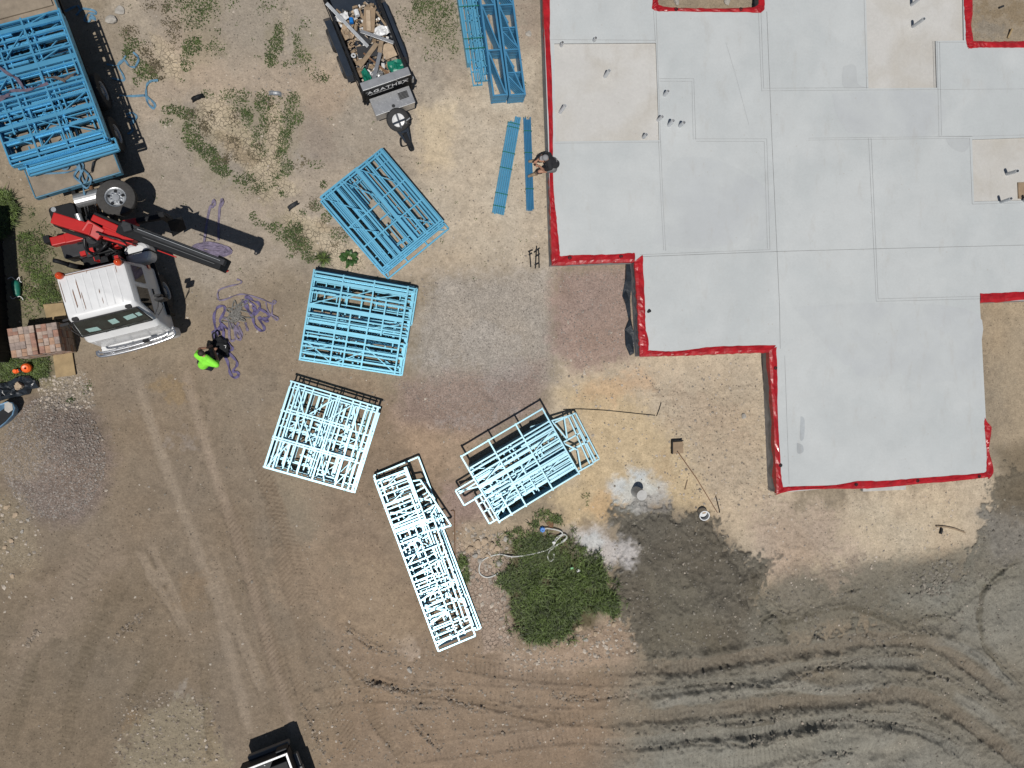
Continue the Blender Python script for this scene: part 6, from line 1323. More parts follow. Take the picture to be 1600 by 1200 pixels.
# ================================================================== PEOPLE
def limb(mb, pts, n=12):
    """rounded tapering chain: pts (Vector, radius)"""
    for p, r in pts: mb.ball(p, r, n, 8)
    for (p, r), (q, s) in zip(pts[:-1], pts[1:]):
        d = q - p
        if d.length > 1e-4: mb.lathe([(.001, 0), (r, 0), (s, d.length), (.001, d.length)], p, d, n)
def skin_on(mb, name, m, par, vox=.012, it=6):
    o = world_part(mb, name, m, par, smooth=True)
    rm = o.modifiers.new('remesh', 'REMESH'); rm.mode = 'VOXEL'; rm.voxel_size = vox; rm.use_smooth_shade = True
    s = o.modifiers.new('smooth', 'SMOOTH'); s.factor = .5; s.iterations = it
    return o
def hand(mb, wrist, fwd, up):
    f = fwd.normalized(); s = f.cross(up).normalized(); u = s.cross(f)
    limb(mb, [(wrist, .030), (wrist + f * .05, .036), (wrist + f * .085, .038)])
    for k, (o, L) in enumerate(((-.033, .060), (-.011, .072), (.011, .068), (.032, .052))):
        b = wrist + f * .095 + s * o; limb(mb, [(b, .0105), (b + f * L * .5 - u * .012, .0095), (b + f * L * .8 - u * .035, .008)], 8)
    b = wrist + f * .035 - s * .036; limb(mb, [(b, .013), (b + f * .03 - s * .022 - u * .01, .011), (b + f * .058 - s * .024 - u * .022, .009)], 8)
def head(mb, c, fwd, up, sc=1.):
    f = fwd.normalized(); s = f.cross(up).normalized(); u = s.cross(f)
    R3 = lambda a, b, d: c + f * a * sc + s * b * sc + u * d * sc
    limb(mb, [(R3(-.01, 0, .03), .088 * sc), (R3(.03, 0, -.045), .062 * sc), (R3(.055, 0, -.085), .038 * sc)])
    limb(mb, [(R3(.085, 0, .0), .012 * sc), (R3(.108, 0, -.03), .015 * sc)], 8)
    for k in (-1, 1): mb.ball(R3(-.005, k * .083, -.01), (.02 * sc, .02 * sc, .03 * sc), 8, 6)
    return R3
# man seated on the slab edge
man = thing('person', 'man in black t-shirt and grey cap seated bent over on the slab edge', 'person', P(865, 258, ZS))
hip = P(867, 257, .74); chest = P(861, 253, 1.08); neck = P(857, 250, 1.24); hd = P(852, 247, 1.34)
hipL, hipR = P(865, 251, .70), P(865, 264, .70); knL, knR = P(844, 250, .70), P(843, 268, .70); anL, anR = P(839, 251, .24), P(838, 271, .24)
shL, shR = P(858, 242, 1.16), P(860, 262, 1.16); elL, elR = P(847, 243, .92), P(850, 266, .88); wrL, wrR = P(839, 251, .76), P(842, 259, .76)
b = MB(); limb(b, [(hip, .13), (P(864, 255, .92), .125), (chest, .135), (neck, .06), (hd + Vector((.05, 0, -.06)), .055)])
limb(b, [(hipL, .10), (knL, .062), (anL, .042)]); limb(b, [(hipR, .10), (knR, .062), (anR, .042)])
limb(b, [(neck, .07), (shL, .062), (elL, .045), (wrL, .03)]); limb(b, [(neck, .07), (shR, .062), (elR, .045), (wrR, .03)])
fw = Vector((-1, -.05, -.55)); Rm = head(b, hd, fw, Vector((-.5, 0, .85)))
hand(b, wrL, Vector((-.6, -.35, -.5)), Vector((0, 0, 1))); hand(b, wrR, Vector((-.7, .3, -.5)), Vector((0, 0, 1)))
skin_on(b, 'body', M['skin'], man, .011, 5)
b = MB(); limb(b, [(hip + Vector((0, 0, .06)), .145), (P(864, 255, .92), .145), (chest, .158), (neck - Vector((0, 0, .03)), .105)]); limb(b, [(shL, .088), (neck - Vector((0, 0, .04)), .10), (shR, .088)]); limb(b, [(chest, .13), (shL, .085), (shL.lerp(elL, .62), .072)]); limb(b, [(chest, .13), (shR, .085), (shR.lerp(elR, .62), .072)])
skin_on(b, 'shirt', M['blackcloth'], man, .013, 4)
b = MB(); limb(b, [(hip - Vector((.03, 0, .05)), .13), (hipL, .118), (hipL.lerp(knL, .55), .095)]); limb(b, [(hip - Vector((.03, 0, .05)), .13), (hipR, .118), (hipR.lerp(knR, .42), .098)]); skin_on(b, 'shorts', M['grey'], man, .013, 4)
for kn in (knL, knR):
    b = MB(); limb(b, [(kn + Vector((.05, 0, -.03)), .07), (kn + Vector((-.01, 0, -.07)), .068)]); skin_on(b, 'knee_pad', M['blackcloth'], man, .013, 3)
for an, d in ((anL, Vector((-.24, .0, -.12))), (anR, Vector((-.24, -.07, -.12)))):
    b = MB(); limb(b, [(an + Vector((0, 0, .06)), .056), (an + Vector((.02, 0, -.04)), .055), (an + d * .45 + Vector((0, 0, -.0)), .055), (an + d * .95, .046)]); skin_on(b, 'boot', M['timber'], man, .011, 3)
b = MB(); b.ball(Rm(-.015, 0, .045), (.103, .098, .088), 16, 10); o = skin_on(b, 'cap', M['capgrey'], man, .012, 2)
b = MB(); f_ = fw.normalized(); p0 = Rm(.07, 0, .035); b.lathe([(.001, -.006), (.075, -.006), (.078, .0), (.075, .006), (.001, .006)], p0 + f_ * .02, Vector((-.35, 0, .9)), 18); world_part(b, 'cap_peak', M['capgrey'], man, smooth=False)
q = MB()
for k, (x, y) in enumerate(((.0, .0), (.0, .022), (.0, .044))):
    c = P(869, 251, 1.02) + Vector((k * .014 - .01, .0, .0)); q.bar(c + Vector((-.0, .06, .052)), c + Vector((.0, -.06, .052)), .007, .004)
world_part(q, 'shirt_print', M['capgrey'], man)
# man in lime shirt crouching at the black bag
man2 = thing('person', 'man in a lime hi-vis shirt and dark trousers kneeling beside the black bag', 'person', P(322, 566, 0))
hip = P(319, 570, .46); chest = P(322, 564, .80); neck = P(321, 559, .98); hd = P(315, 552, 1.10)
shL, shR = P(308, 555, .90), P(338, 570, .88); elL, elR = P(312, 545, .66), P(340, 562, .66); wrL, wrR = P(326, 543, .46), P(335, 548, .46)
hL, hR = P(314, 566, .44), P(326, 573, .44); kL, kR = P(324, 552, .46), P(338, 562, .42); aL, aR = P(321, 566, .10), P(330, 575, .10)
b = MB(); limb(b, [(hip, .13), (chest, .14), (neck, .06), (hd - Vector((0, 0, .06)), .055)]); limb(b, [(hL, .10), (kL, .065), (aL, .045)]); limb(b, [(hR, .10), (kR, .065), (aR, .045)])
limb(b, [(neck, .07), (shL, .06), (elL, .046), (wrL, .03)]); limb(b, [(neck, .07), (shR, .06), (elR, .046), (wrR, .03)])
fd = (P(338, 530, 0) - P(322, 562, 0)).normalized(); Rm = head(b, hd, fd + Vector((0, 0, -.75)), fd * .6 + Vector((0, 0, .8)))
hand(b, wrL, fd * .6 + Vector((.4, 0, -.5)), Vector((0, 0, 1))); hand(b, wrR, fd * .8 + Vector((0, 0, -.5)), Vector((0, 0, 1)))
skin_on(b, 'body', M['skin'], man2, .011, 5)
b = MB(); limb(b, [(hip + Vector((0, 0, .10)), .15), (chest, .162), (neck - Vector((0, 0, .03)), .108)]); limb(b, [(shL, .09), (chest, .14), (shR, .09)]); limb(b, [(shL, .086), (shL.lerp(elL, .45), .07)]); limb(b, [(shR, .086), (shR.lerp(elR, .5), .07)]); limb(b, [(shL, .09), (neck - Vector((0, 0, .035)), .108), (shR, .09)])
skin_on(b, 'shirt', M['lime'], man2, .013, 3)
b = MB(); limb(b, [(hip, .15), (hL, .115), (kL, .082), (aL, .062)]); limb(b, [(hip, .15), (hR, .115), (kR, .082), (aR, .062)]); skin_on(b, 'trousers', M['navy'], man2, .013, 4)
for an in (aL, aR):
    b = MB(); limb(b, [(an, .062), (an - fd * .05 - Vector((0, 0, .03)), .055), (an + fd * .17 - Vector((0, 0, .045)), .05)]); skin_on(b, 'boot', M['blackcloth'], man2, .012, 3)
b = MB(); b.ball(Rm(-.03, 0, .045), (.098, .098, .09), 16, 10); skin_on(b, 'hair', M['hair'], man2, .012, 2)
# black bag
bag = thing('tool_bag', 'bulky black canvas bag lying open in front of the kneeling man', 'bag', P(343, 540)); r = random.Random(6)
b = MB(); ctr = P(343, 541, .20)
for x, y, rad, z in ((344, 530, .12, .16), (335, 539, .12, .15), (345, 540, .19, .2), (353, 546, .13, .16), (342, 549, .14, .16), (352, 534, .10, .15), (337, 533, .09, .18), (349, 552, .10, .12), (331, 536, .07, .10), (356, 540, .07, .12)):
    c = P(x, y, z * .6); a = r.uniform(0, 3.1)
    for k in range(3): d = Vector((cos(a + k * 2.1), sin(a + k * 2.1), r.uniform(-.3, .3))) * rad * .5; b.bar(c - d, c + d, rad * r.uniform(.9, 1.4), z * r.uniform(.6, 1.1))
skin_on(b, 'bag_body', M['bagblack'], bag, .022, 3)
for pth in ([(334, 533, .2), (332, 523, .24), (336, 520, .25), (340, 527, .2)], [(346, 553, .16), (352, 556, .2), (357, 550, .16)]):
    q = MB(); q.tube(smooth_path([P(*p) for p in pth], 6), 0, flat=(.05, .01)); world_part(q, 'bag_handle', M['bagblack'], bag)
q = MB(); q.tube(smooth_path([P(350, 540, .30), P(353, 540, .31), P(352, 544, .3)], 5), .008, 6); world_part(q, 'zip_pull', M['white'], bag)
t = thing('gripper', 'pale glove beside the kneeling man\'s knee', 'glove', P(338, 555)); q = MB(); q.tube([P(337, 556, .42), P(339, 553, .46), P(340, 552, .44)], [.03, .035, .02], 8); world_part(q, 'glove_body', M['white'], t, smooth=True)
# ================================================================== SMALL THINGS ON THE GROUND
def pier(name, label, base, top, r, h, core=None):
    a = P(*base); t = thing(name, label, 'concrete pier' if core is None else 'pipe', a); d = P(*top, h) - a; b = MB(); L = d.length
    if core is None:
        b.lathe([(r, -.2), (r, L), (.001, L + .004)], a, d, 28); world_part(b, 'pier_shaft', M['concrete'], t)
    else:
        b.lathe([(r, -.2), (r, L), (r * .82, L), (r * .82, .08), (.001, .08)], a, d, 28); world_part(b, 'pipe_wall', M['galv'], t)
        q = MB(); q.lathe([(r * .40, .05), (r * .40, L * .6), (.001, L * .65)], a + Vector((.01, .03, 0)), (0, .2, 1), 10); world_part(q, 'timber_core', M['rock_tan'], t)
pier('concrete_pier', 'round grey concrete pier in a pale cement splash', (994, 768), (1003, 774), .175, .50)
pier('pipe_pier', 'short round steel pipe with a timber core at the edge of the dark soil', (1097, 801), (1101, 806), .175, .26, core=True)
M['pit'] = mat('pit_shade_soil', (.05, .04, .032), .95)
t = thing('pit_cover', 'square brown board set in a small pit at the end of the string line', 'board', P(1058, 700)); b = MB(); q = [P(x, y, .03) for x, y in ((1051, 691), (1067, 690), (1068, 708), (1051, 709))]
b.prism([(p.x, p.y) for p in q], .0, .03); world_part(b, 'board', M['cardboard'], t)
for p0, p1 in (((1050, 689), (1050, 709)), ((1050, 689), (1067, 688))):
    b = MB(); b.bar(P(*p0, .06), P(*p1, .06), .03, .12); world_part(b, 'edge_strip', M['black'], t)
b = MB(); b.tube([P(1059, 706, .10), P(1090, 750, .12), P(1121, 801, .14)], .014, 6); o = world_part(b, 'string', M['rust'], thing('string_line', 'straight brown rod slanting from the square board to the steel pipe', 'rod', P(1059, 706)))
def wire(label, pts, r, m, name='wire', cat='wire', dz=.015):
    q = smooth_path([G(x, y, dz) for x, y in pts], 6); t = thing(name, label, cat, q[0]); b = MB(); b.tube(q, r, 6); world_part(b, name + '_strand', m, t)
wire('thin dark wire running right from the fourth pack of frames to a bent end', [(880, 640), (905, 639), (945, 641), (985, 645), (1024, 649)], .014, M['black'])
wire('short dark stick standing by the bent end of the thin wire', [(1026, 650), (1030, 640), (1033, 629)], .016, M['black'], 'stick', 'stick')
wire('rusty hooked steel rod left of the dense grass', [(704, 798), (708, 797), (710, 802), (710, 830), (711, 870)], .013, M['rust'], 'steel_rod', 'rod', .03)
wire('pale timber stick half buried in yellow sand near the piers', [(1074, 750), (1070, 765)], .02, M['timber'], 'stick', 'stick', .02)
wire('dark twig lying between the steel pipe and the slab', [(1118, 775), (1121, 785), (1124, 797), (1124, 801)], .018, M['black'], 'stick', 'twig', .02)
t = thing('hose', 'white hose snaking across the dense grass with loops at both ends', 'hose', G(820, 862)); b = MB()
def ZH(l): return [(620 + x / 5, 700 + y / 5) for x, y in l]
for pth in ([(790, 975), (740, 1000), (690, 1005), (645, 970), (650, 900), (700, 855), (800, 828), (900, 842), (1020, 828), (1140, 800), (1210, 765), (1250, 710), (1300, 672), (1325, 690), (1300, 725), (1215, 770), (1175, 830), (1190, 878), (1220, 860), (1222, 820)], [(1215, 760), (1240, 700), (1290, 665), (1260, 640), (1180, 625), (1140, 630)], [(1320, 700), (1260, 745), (1200, 790)]):
    b.tube(smooth_path([G(x, y, .10 if x > 790 else .03) for x, y in ZH(pth)], 6), .022, 8)
world_part(b, 'hose_tube', M['hose'], t, smooth=True)
t = thing('blue_disc', 'bright blue plastic disc at the upper end of the white hose', 'plastic disc', G(847, 827)); b = MB(); b.lathe([(.085, 0), (.085, .10), (.07, .13), (.03, .13), (.03, .10), (.001, .10)], G(847, 827), (0, 0, 1), 16)
for k in range(8): a = 2 * pi * k / 8; p = G(847, 827, .05) + Vector((cos(a), sin(a), 0)) * .085; b.bar(p, p + Vector((0, 0, .05)), .02, .02)
world_part(b, 'disc_body', M['bluecap'], t)
M['lime_litter'] = mat('pale_green_plastic', (.25, .62, .28), .5)
for nm, lab, x, y, m, s in (('litter', 'pale green plastic scrap on the grass', 892, 886, 'lime_litter', .05), ('litter', 'white torn scrap beside the pale green one on the grass', 902, 890, 'white', .06), ('litter', 'white speck of litter at the top of the grass bed', 864, 846, 'white', .05)):
    b = MB(); b.box(-s, s, -s * .6, s * .6, 0, .02); b.bar((-s, 0, .02), (s * .4, s * .5, .05), s, .012); o = b.build(nm, M[m]); o.location = G(x, y, .16); tag(o, lab, 'litter')
# star pickets / brackets by the red corner
for lab, pts in (('left of two black steel brackets near the corner of the red edging', [((827, 393), (829, 418)), ((825, 394), (832, 391)), ((826, 399), (831, 396))]), ('right of two black steel brackets near the corner of the red edging', [((838, 385), (836, 420)), ((841, 390), (842, 419)), ((834, 395), (843, 388)), ((835, 415), (842, 411)), ((836, 402), (843, 397))])):
    t = thing('steel_bracket', lab, 'bracket', G(*pts[0][0]), 0, 'black brackets by the red edging')
    for a, c in pts: b = MB(); b.bar(G(*a, .05), G(*c, .05), .035, .04); world_part(b, 'bracket_leg', M['black'], t)
# broken picket lower right
t = thing('timber_picket', 'dark bent timber strip lying on pale sand with a short stub below it', 'timber strip', G(1465, 823)); b = MB(); b.tube(smooth_path([G(1462, 822, .05), G(1475, 823, .06), G(1490, 826, .06), G(1507, 832, .05)], 5), 0, flat=(.05, .03)); world_part(b, 'strip', M['timber'], t)
b = MB(); b.tube([G(1471, 825, .04), G(1470, 830, .05), G(1469, 834, .04)], .045, 8); world_part(b, 'stub', M['black'], t)
# culvert pipe ends
def culvert(label, c, ang, w, m):
    p = P(*c); t = thing('culvert_pipe', label, 'pipe', p, R(ang)); b = MB(); n = 12
    for i in range(n):
        a0, a1 = pi * i / n, pi * (i + 1) / n
        for j in range(3):
            y0, y1 = -.02 + j * .045, .025 + j * .045; k0, k1 = (1.0, 1.05) if j % 2 else (1.05, 1.0); e = lambda a, y, k: (cos(a) * w * k, y, sin(a) * w * .75 * k - .095)
            b.add([e(a0, y0, k0), e(a1, y0, k0), e(a1, y1, k1), e(a0, y1, k1)], [(0, 1, 2, 3)])
    o = b.build('pipe_shell', m, t); s = o.modifiers.new('thick', 'SOLIDIFY'); s.thickness = .02
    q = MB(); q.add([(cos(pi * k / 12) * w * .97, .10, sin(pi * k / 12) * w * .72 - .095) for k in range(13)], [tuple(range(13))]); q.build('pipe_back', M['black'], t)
culvert('black culvert pipe mouth under the sandy bank, left of two above the cracked channel', (310, 155), 28, .20, M['black'])
culvert('galvanised culvert pipe end showing at the sandy bank above the narrow channel', (430, 149), -2, .21, M['galv'])
culvert('half buried pipe rim at the head of the lower cracked channel', (460, 323), 36, .20, M['dkgrey'])
# yellow bits in the top right pit
t = thing('timber_scrap', 'small yellowish timber scrap in the dirt pit at the top right', 'timber scrap', G(1577, 52)); b = MB(); b.bar(G(1574, 60, .03), G(1578, 47, .10), .06, .05); world_part(b, 'scrap', M['ply'], t)
wire('dark grey bolt lying in the dirt pit at the top right', [(1560, 13), (1567, 10)], .035, M['dkgrey'], 'bolt', 'bolt', .04)
# two stones in the top notch, boulders and rocks one can pick out
def rock(label, px, py, r, m, seed, flat_=.6, group=None):
    rg = random.Random(seed); bm = bmesh.new(); bmesh.ops.create_icosphere(bm, subdivisions=2, radius=1)
    ph = [rg.uniform(0, 6) for _ in range(6)]
    for v in bm.verts:
        c = v.co; k = 1 + .16 * sin(c.x * 3 + ph[0]) + .14 * sin(c.y * 3.4 + ph[1]) + .12 * sin(c.z * 4 + c.x * 2 + ph[2]) + rg.uniform(-.06, .06); v.co = Vector((c.x * r * k * (1 + .2 * sin(ph[3])), c.y * r * k, c.z * r * k * flat_))
    me = bpy.data.meshes.new('rock'); bm.to_mesh(me); bm.free(); me.materials.append(m); o = link('rock', me); o.location = G(px, py, r * flat_ * .45); o.rotation_euler = (0, 0, rg.uniform(0, 6)); tag(o, label, 'rock', group); return o
rock('large pale grey boulder right of the truck tail', 174, 31, .14, M['rock'], 1)
rock('grey boulder half sunk above and right of the larger one by the truck tail', 189, 17, .13, M['rock'], 2, .35)
rock('flat grey stone at the left in the top dirt notch of the slab', 1057, 3, .11, M['rock'], 3)
rock('flat grey stone at the right in the top dirt notch of the slab', 1136, 3, .11, M['rock'], 4)
rock('pale triangular stone between the string line and the slab', 1162, 650, .09, M['rock'], 5)
rock('tan stone at the lower right edge of the dense grass', 904, 982, .10, M['rock_tan'], 6)
rock('white stone at the right edge of the grass by the hose loop', 862, 845, .08, M['rock'], 7)
rock('pale stone in the dirt below the long pack of frames', 640, 1046, .09, M['rock'], 8)
rock('pale flat stone beside the blue hose cap', 838, 828, .12, M['rock_tan'], 9, .4)
rock('reddish flat stone right of the blue hose cap', 861, 820, .12, M['rust'], 10, .35)
rock('pale stone lump right of the slab trusses beside the red edge', 826, 53, .10, M['rock'], 11, .3)
for k, (x, y, s) in enumerate(((742, 868, .10), (757, 845, .13), (768, 852, .11), (750, 875, .09), (776, 858, .10), (733, 858, .12), (790, 842, .09), (763, 868, .08), (745, 850, .12), (780, 880, .10), (12, 792, .12), (24, 805, .13), (44, 812, .09), (18, 845, .11), (8, 855, .10), (35, 830, .08), (20, 900, .10), (930, 990, .08), (915, 1000, .07), (960, 975, .09), (890, 1005, .07))):
    if 10 <= k < 17: s *= .6
    rock('broken clay lump in the rubble ' + ('left of the dense grass' if k < 10 else 'below the gravel heap at the left edge' if k < 17 else 'below the dense grass'), x, y, s, M['rock_tan'] if k % 3 else M['rock'], 100 + k, .5, 'clay lumps ' + ('left of the dense grass' if k < 10 else 'below the gravel heap' if k < 17 else 'below the dense grass'))
# ---- scattered stones: masses nobody could count
ICO = None
def stones(name, label, zones, m, seed):
    rg = np.random.default_rng(seed); V, F, nb = [], [], 0
    base = np.array([(1, 0, 0), (-1, 0, 0), (0, 1, 0), (0, -1, 0), (0, 0, 1), (0, 0, -.4), (.6, .6, .5), (-.6, .55, .45)], float)
    fs = np.array([(0, 6, 4), (6, 2, 4), (2, 7, 4), (7, 1, 4), (1, 3, 4), (3, 0, 4), (0, 2, 6), (2, 1, 7), (2, 0, 5), (1, 2, 5), (3, 1, 5), (0, 3, 5)])
    for poly, n, s0, s1 in zones:
        closed_ = n > 0; n = abs(n)
        xs = [p[0] for p in poly]; ys = [p[1] for p in poly]; k = 0; tries = 0
        while k < n and tries < n * 8:
            tries += 1; x, y = rg.uniform(min(xs), max(xs)), rg.uniform(min(ys), max(ys))
            if closed_ and not inpoly((x, y), poly): continue
            if not closed_:
                e = rg.integers(len(poly) - 1); f = rg.random(); x, y = poly[e][0] + (poly[e + 1][0] - poly[e][0]) * f + rg.normal() * 3, poly[e][1] + (poly[e + 1][1] - poly[e][1]) * f + rg.normal() * 3
            g = G(x, y); s = s0 + (s1 - s0) * rg.random() ** 3; a = rg.uniform(0, 6.28); q = base * (1 + rg.uniform(-.25, .25, base.shape)); q = q * [s * rg.uniform(.8, 1.4), s, s * rg.uniform(.45, .8)]
            c_, s_ = math.cos(a), math.sin(a); q = np.stack([q[:, 0] * c_ - q[:, 1] * s_, q[:, 0] * s_ + q[:, 1] * c_, q[:, 2]], 1) + [g.x, g.y, g.z + s * .12]
            V.append(q); F.append(fs + nb); nb += len(base); k += 1
    me = bpy.data.meshes.new(name); me.from_pydata(np.concatenate(V).tolist(), [], np.concatenate(F).tolist()); me.materials.append(m); o = link(name, me); return tag(o, label, None, None, 'stuff')
full = [(5, 5), (840, 5), (860, 410), (990, 420), (1000, 560), (1200, 560), (1212, 775), (1550, 755), (1595, 800), (1595, 1195), (5, 1195)]
stones('loose_stones', 'small pale stones strewn over the dirt', [(full, 1500, .008, .045), ([(860, 560), (1200, 560), (1210, 790), (1100, 800), (980, 740), (880, 640)], 700, .012, .05), ([(1180, 790), (1500, 770), (1480, 860), (1240, 930)], 420, .012, .045),
        ([(700, 820), (800, 830), (800, 1000), (850, 1010), (980, 960), (1000, 1020), (820, 1050), (740, 960)], 650, .015, .075), ([(0, 760), (60, 770), (70, 860), (0, 960)], 130, .012, .06), ([(60, 585), (140, 585), (150, 640), (60, 640)], 420, .015, .05), ([(500, 1000), (1000, 1040), (1000, 1190), (480, 1190)], 420, .012, .05), ([(190, 1090), (330, 1080), (340, 1195), (180, 1195)], 240, .012, .05), ([(160, 80), (560, 90), (560, 240), (640, 440), (860, 420), (860, 300), (640, 260), (420, 160)], 500, .010, .04)], M['stone'], 3)
stones('gravel', 'purple grey crushed rock on the heap and the drive', [(ell(85, 715, 82, 98), 5200, .010, .035), ([(660, 440), (860, 430), (866, 590), (800, 630), (660, 630)], 2600, .008, .022), ([(870, 425), (978, 420), (975, 555), (880, 565)], 900, .008, .03), ([(620, 600), (840, 570), (840, 640), (700, 680)], 1100, .008, .025)], M['stone_purple'], 4)
stones('soil_clods', 'dark crumbs and clods in the churned loam', [([(965, 800), (1060, 800), (1110, 812), (1190, 880), (1185, 1000), (1000, 1020), (950, 940)], 900, .012, .05), ([(1190, 930), (1500, 880), (1560, 780), (1595, 780), (1595, 1000), (1460, 1000), (1190, 1010)], 750, .012, .06), ([(990, 1010), (1595, 1000), (1595, 1195), (990, 1195)], 800, .010, .05), ([(1420, 900), (1460, 870), (1500, 880), (1480, 930), (1430, 930)], 160, .03, .09)] + [(q, -int(20 + .5 * abs(q[-1][0] - q[0][0])), .015, .055) for q in BREAKS if q[0][0] > 985], M['clod'], 6)

M['crumb'] = mat('brown_crumbs', (.235, .195, .155), .95, 0, .2, 8., rand=.4)
stones('soil_crumbs', 'brown crumbs and small lumps on the driven dirt', [([(480, 980), (1000, 1030), (1000, 1195), (470, 1195)], 1500, .010, .05), ([(180, 1080), (340, 1080), (345, 1195), (170, 1195)], 420, .012, .05), ([(1000, 590), (1205, 590), (1210, 780), (1100, 795), (1050, 700)], 500, .010, .035), ([(5, 640), (460, 640), (470, 1195), (5, 1195)], 900, .008, .03), ([(160, 5), (840, 5), (850, 420), (400, 420), (170, 160)], 900, .008, .03)] + [(q, -int(26 + .9 * abs(q[-1][0] - q[0][0])), .015, .06) for q in BREAKS if q[0][0] <= 985], M['crumb'], 9)

# ================================================================== GRASS AND WEEDS
def gi(px, py):
    p = P(px, py); return (min(max(int((p.x - x_in[0]) / STEP), 0), len(x_in) - 1) + len(grow), min(max(int((p.y - y_in[0]) / STEP), 0), len(y_in) - 1) + len(grow))
bed = [(797, 852), (812, 850), (830, 838), (850, 832), (880, 840), (888, 858), (893, 875), (905, 882), (915, 872), (930, 885), (948, 915), (957, 940), (950, 950), (930, 968), (900, 985), (872, 995), (840, 1000), (820, 1006), (808, 985), (803, 955), (795, 925), (797, 905), (790, 890)]
BEDM = zone_mask(bed, 9, 16, 26)
def blades(name, label, spots, m, seed, kind='stuff', ragged=0., sig=4.5):
    """spots: (polygon, count, length range, width range, lean)"""
    rg = np.random.default_rng(seed); V = []; F = []; nb = 0
    for poly, n, l0, l1, w0, w1, lean in spots:
        xs = [p[0] for p in poly]; ys = [p[1] for p in poly]; k = 0; tries = 0
        clump = [(rg.uniform(min(xs), max(xs)), rg.uniform(min(ys), max(ys))) for _ in range(max(3, n // 22))]
        while k < n and tries < n * 10:
            tries += 1
            cx, cy = clump[rg.integers(len(clump))]; x, y = cx + rg.normal() * sig, cy + rg.normal() * sig
            if not inpoly((x, y), poly): continue
            if ragged and (rg.random() > BEDM[gi(x, y)] or float(N2[gi(x, y)]) * 1.6 + float(N1[gi(x, y)]) + rg.normal() * .10 < ragged - .5): continue
            k += 1; g = G(x, y); L = rg.uniform(l0, l1); w = rg.uniform(w0, w1); a = rg.uniform(0, 6.283); le = lean * rg.uniform(.4, 1.3)
            dx, dy = math.cos(a), math.sin(a); sx, sy = -dy * w / 2, dx * w / 2; h1, h2 = L * .6 * (1 - le * .35), L * (1 - le * .75); r1, r2 = L * .35 * le, L * .95 * le
            z = g.z - .005
            V += [(g.x - sx, g.y - sy, z), (g.x + sx, g.y + sy, z), (g.x + dx * r1 + sx, g.y + dy * r1 + sy, z + h1), (g.x + dx * r1 - sx, g.y + dy * r1 - sy, z + h1), (g.x + dx * r2, g.y + dy * r2, z + max(.01, h2))]
            F += [(nb, nb + 1, nb + 2, nb + 3), (nb + 3, nb + 2, nb + 4)]; nb += 5
    me = bpy.data.meshes.new(name); me.from_pydata(V, [], F); me.materials.append(m); o = link(name, me); return tag(o, label, None, None, kind)
blades('dense_grass', 'dense dark green grass bed below the fourth pack of frames', [([(770, 815), (985, 815), (985, 1030), (770, 1030)], 12500, .10, .36, .010, .022, .75), ([(815, 900), (940, 880), (960, 940), (900, 990), (830, 1000)], 5000, .25, .60, .010, .02, .62), ([(880, 860), (970, 900), (970, 985), (860, 1020), (800, 1025), (800, 960)], 1600, .2, .5, .010, .02, .75), ([(800, 850), (850, 848), (840, 880), (800, 880)], 1200, .10, .25, .010, .02, .8)], M['grass'], 11, 'stuff', .43, 6.)
blades('pale_grass', 'yellower short grass in the upper left of the dense grass bed', [([(780, 840), (850, 826), (890, 845), (895, 900), (870, 970), (800, 970), (780, 900)], 4200, .10, .30, .009, .018, .8), ([(786, 880), (800, 860), (800, 930), (790, 930)], 300, .06, .2, .009, .018, .85)], M['grass_pale'], 21, 'stuff', .40, 7.)
blades('grass_tufts', 'straggling grass round the edges of the bed and the frames', [([(716, 868), (728, 868), (734, 905), (722, 910)], 420, .1, .3, .01, .02, .8), ([(825, 800), (850, 795), (878, 806), (882, 820), (850, 815), (830, 812)], 420, .08, .2, .01, .02, .8), ([(826, 815), (842, 812), (842, 824), (826, 826)], 160, .06, .16, .01, .018, .8), ([(800, 822), (815, 822), (815, 834), (800, 834)], 130, .06, .14, .01, .018, .8), ([(910, 770), (922, 770), (920, 790), (908, 790)], 60, .05, .12, .01, .018, .8),
        ([(-10, 300), (18, 305), (32, 330), (14, 365), (8, 372), (-10, 372)], 2600, .15, .4, .012, .024, .8), ([(0, 562), (80, 556), (75, 590), (30, 588), (0, 600)], 2600, .08, .22, .01, .02, .85), ([(28, 365), (65, 362), (90, 400), (80, 420), (98, 470), (70, 474), (60, 500), (34, 500), (32, 440)], 2000, .05, .16, .01, .02, .85), ([(60, 430), (80, 430), (96, 470), (66, 474)], 800, .05, .16, .01, .02, .85)], M['grass'], 12)
def weed_spots(l):
    return [(ell(x, y, rx * 1.35, ry * 1.3, 14, rot), int(rx * ry * d * 1.7), .02, .09, .012, .034, .95) for x, y, rx, ry, d, rot in l]
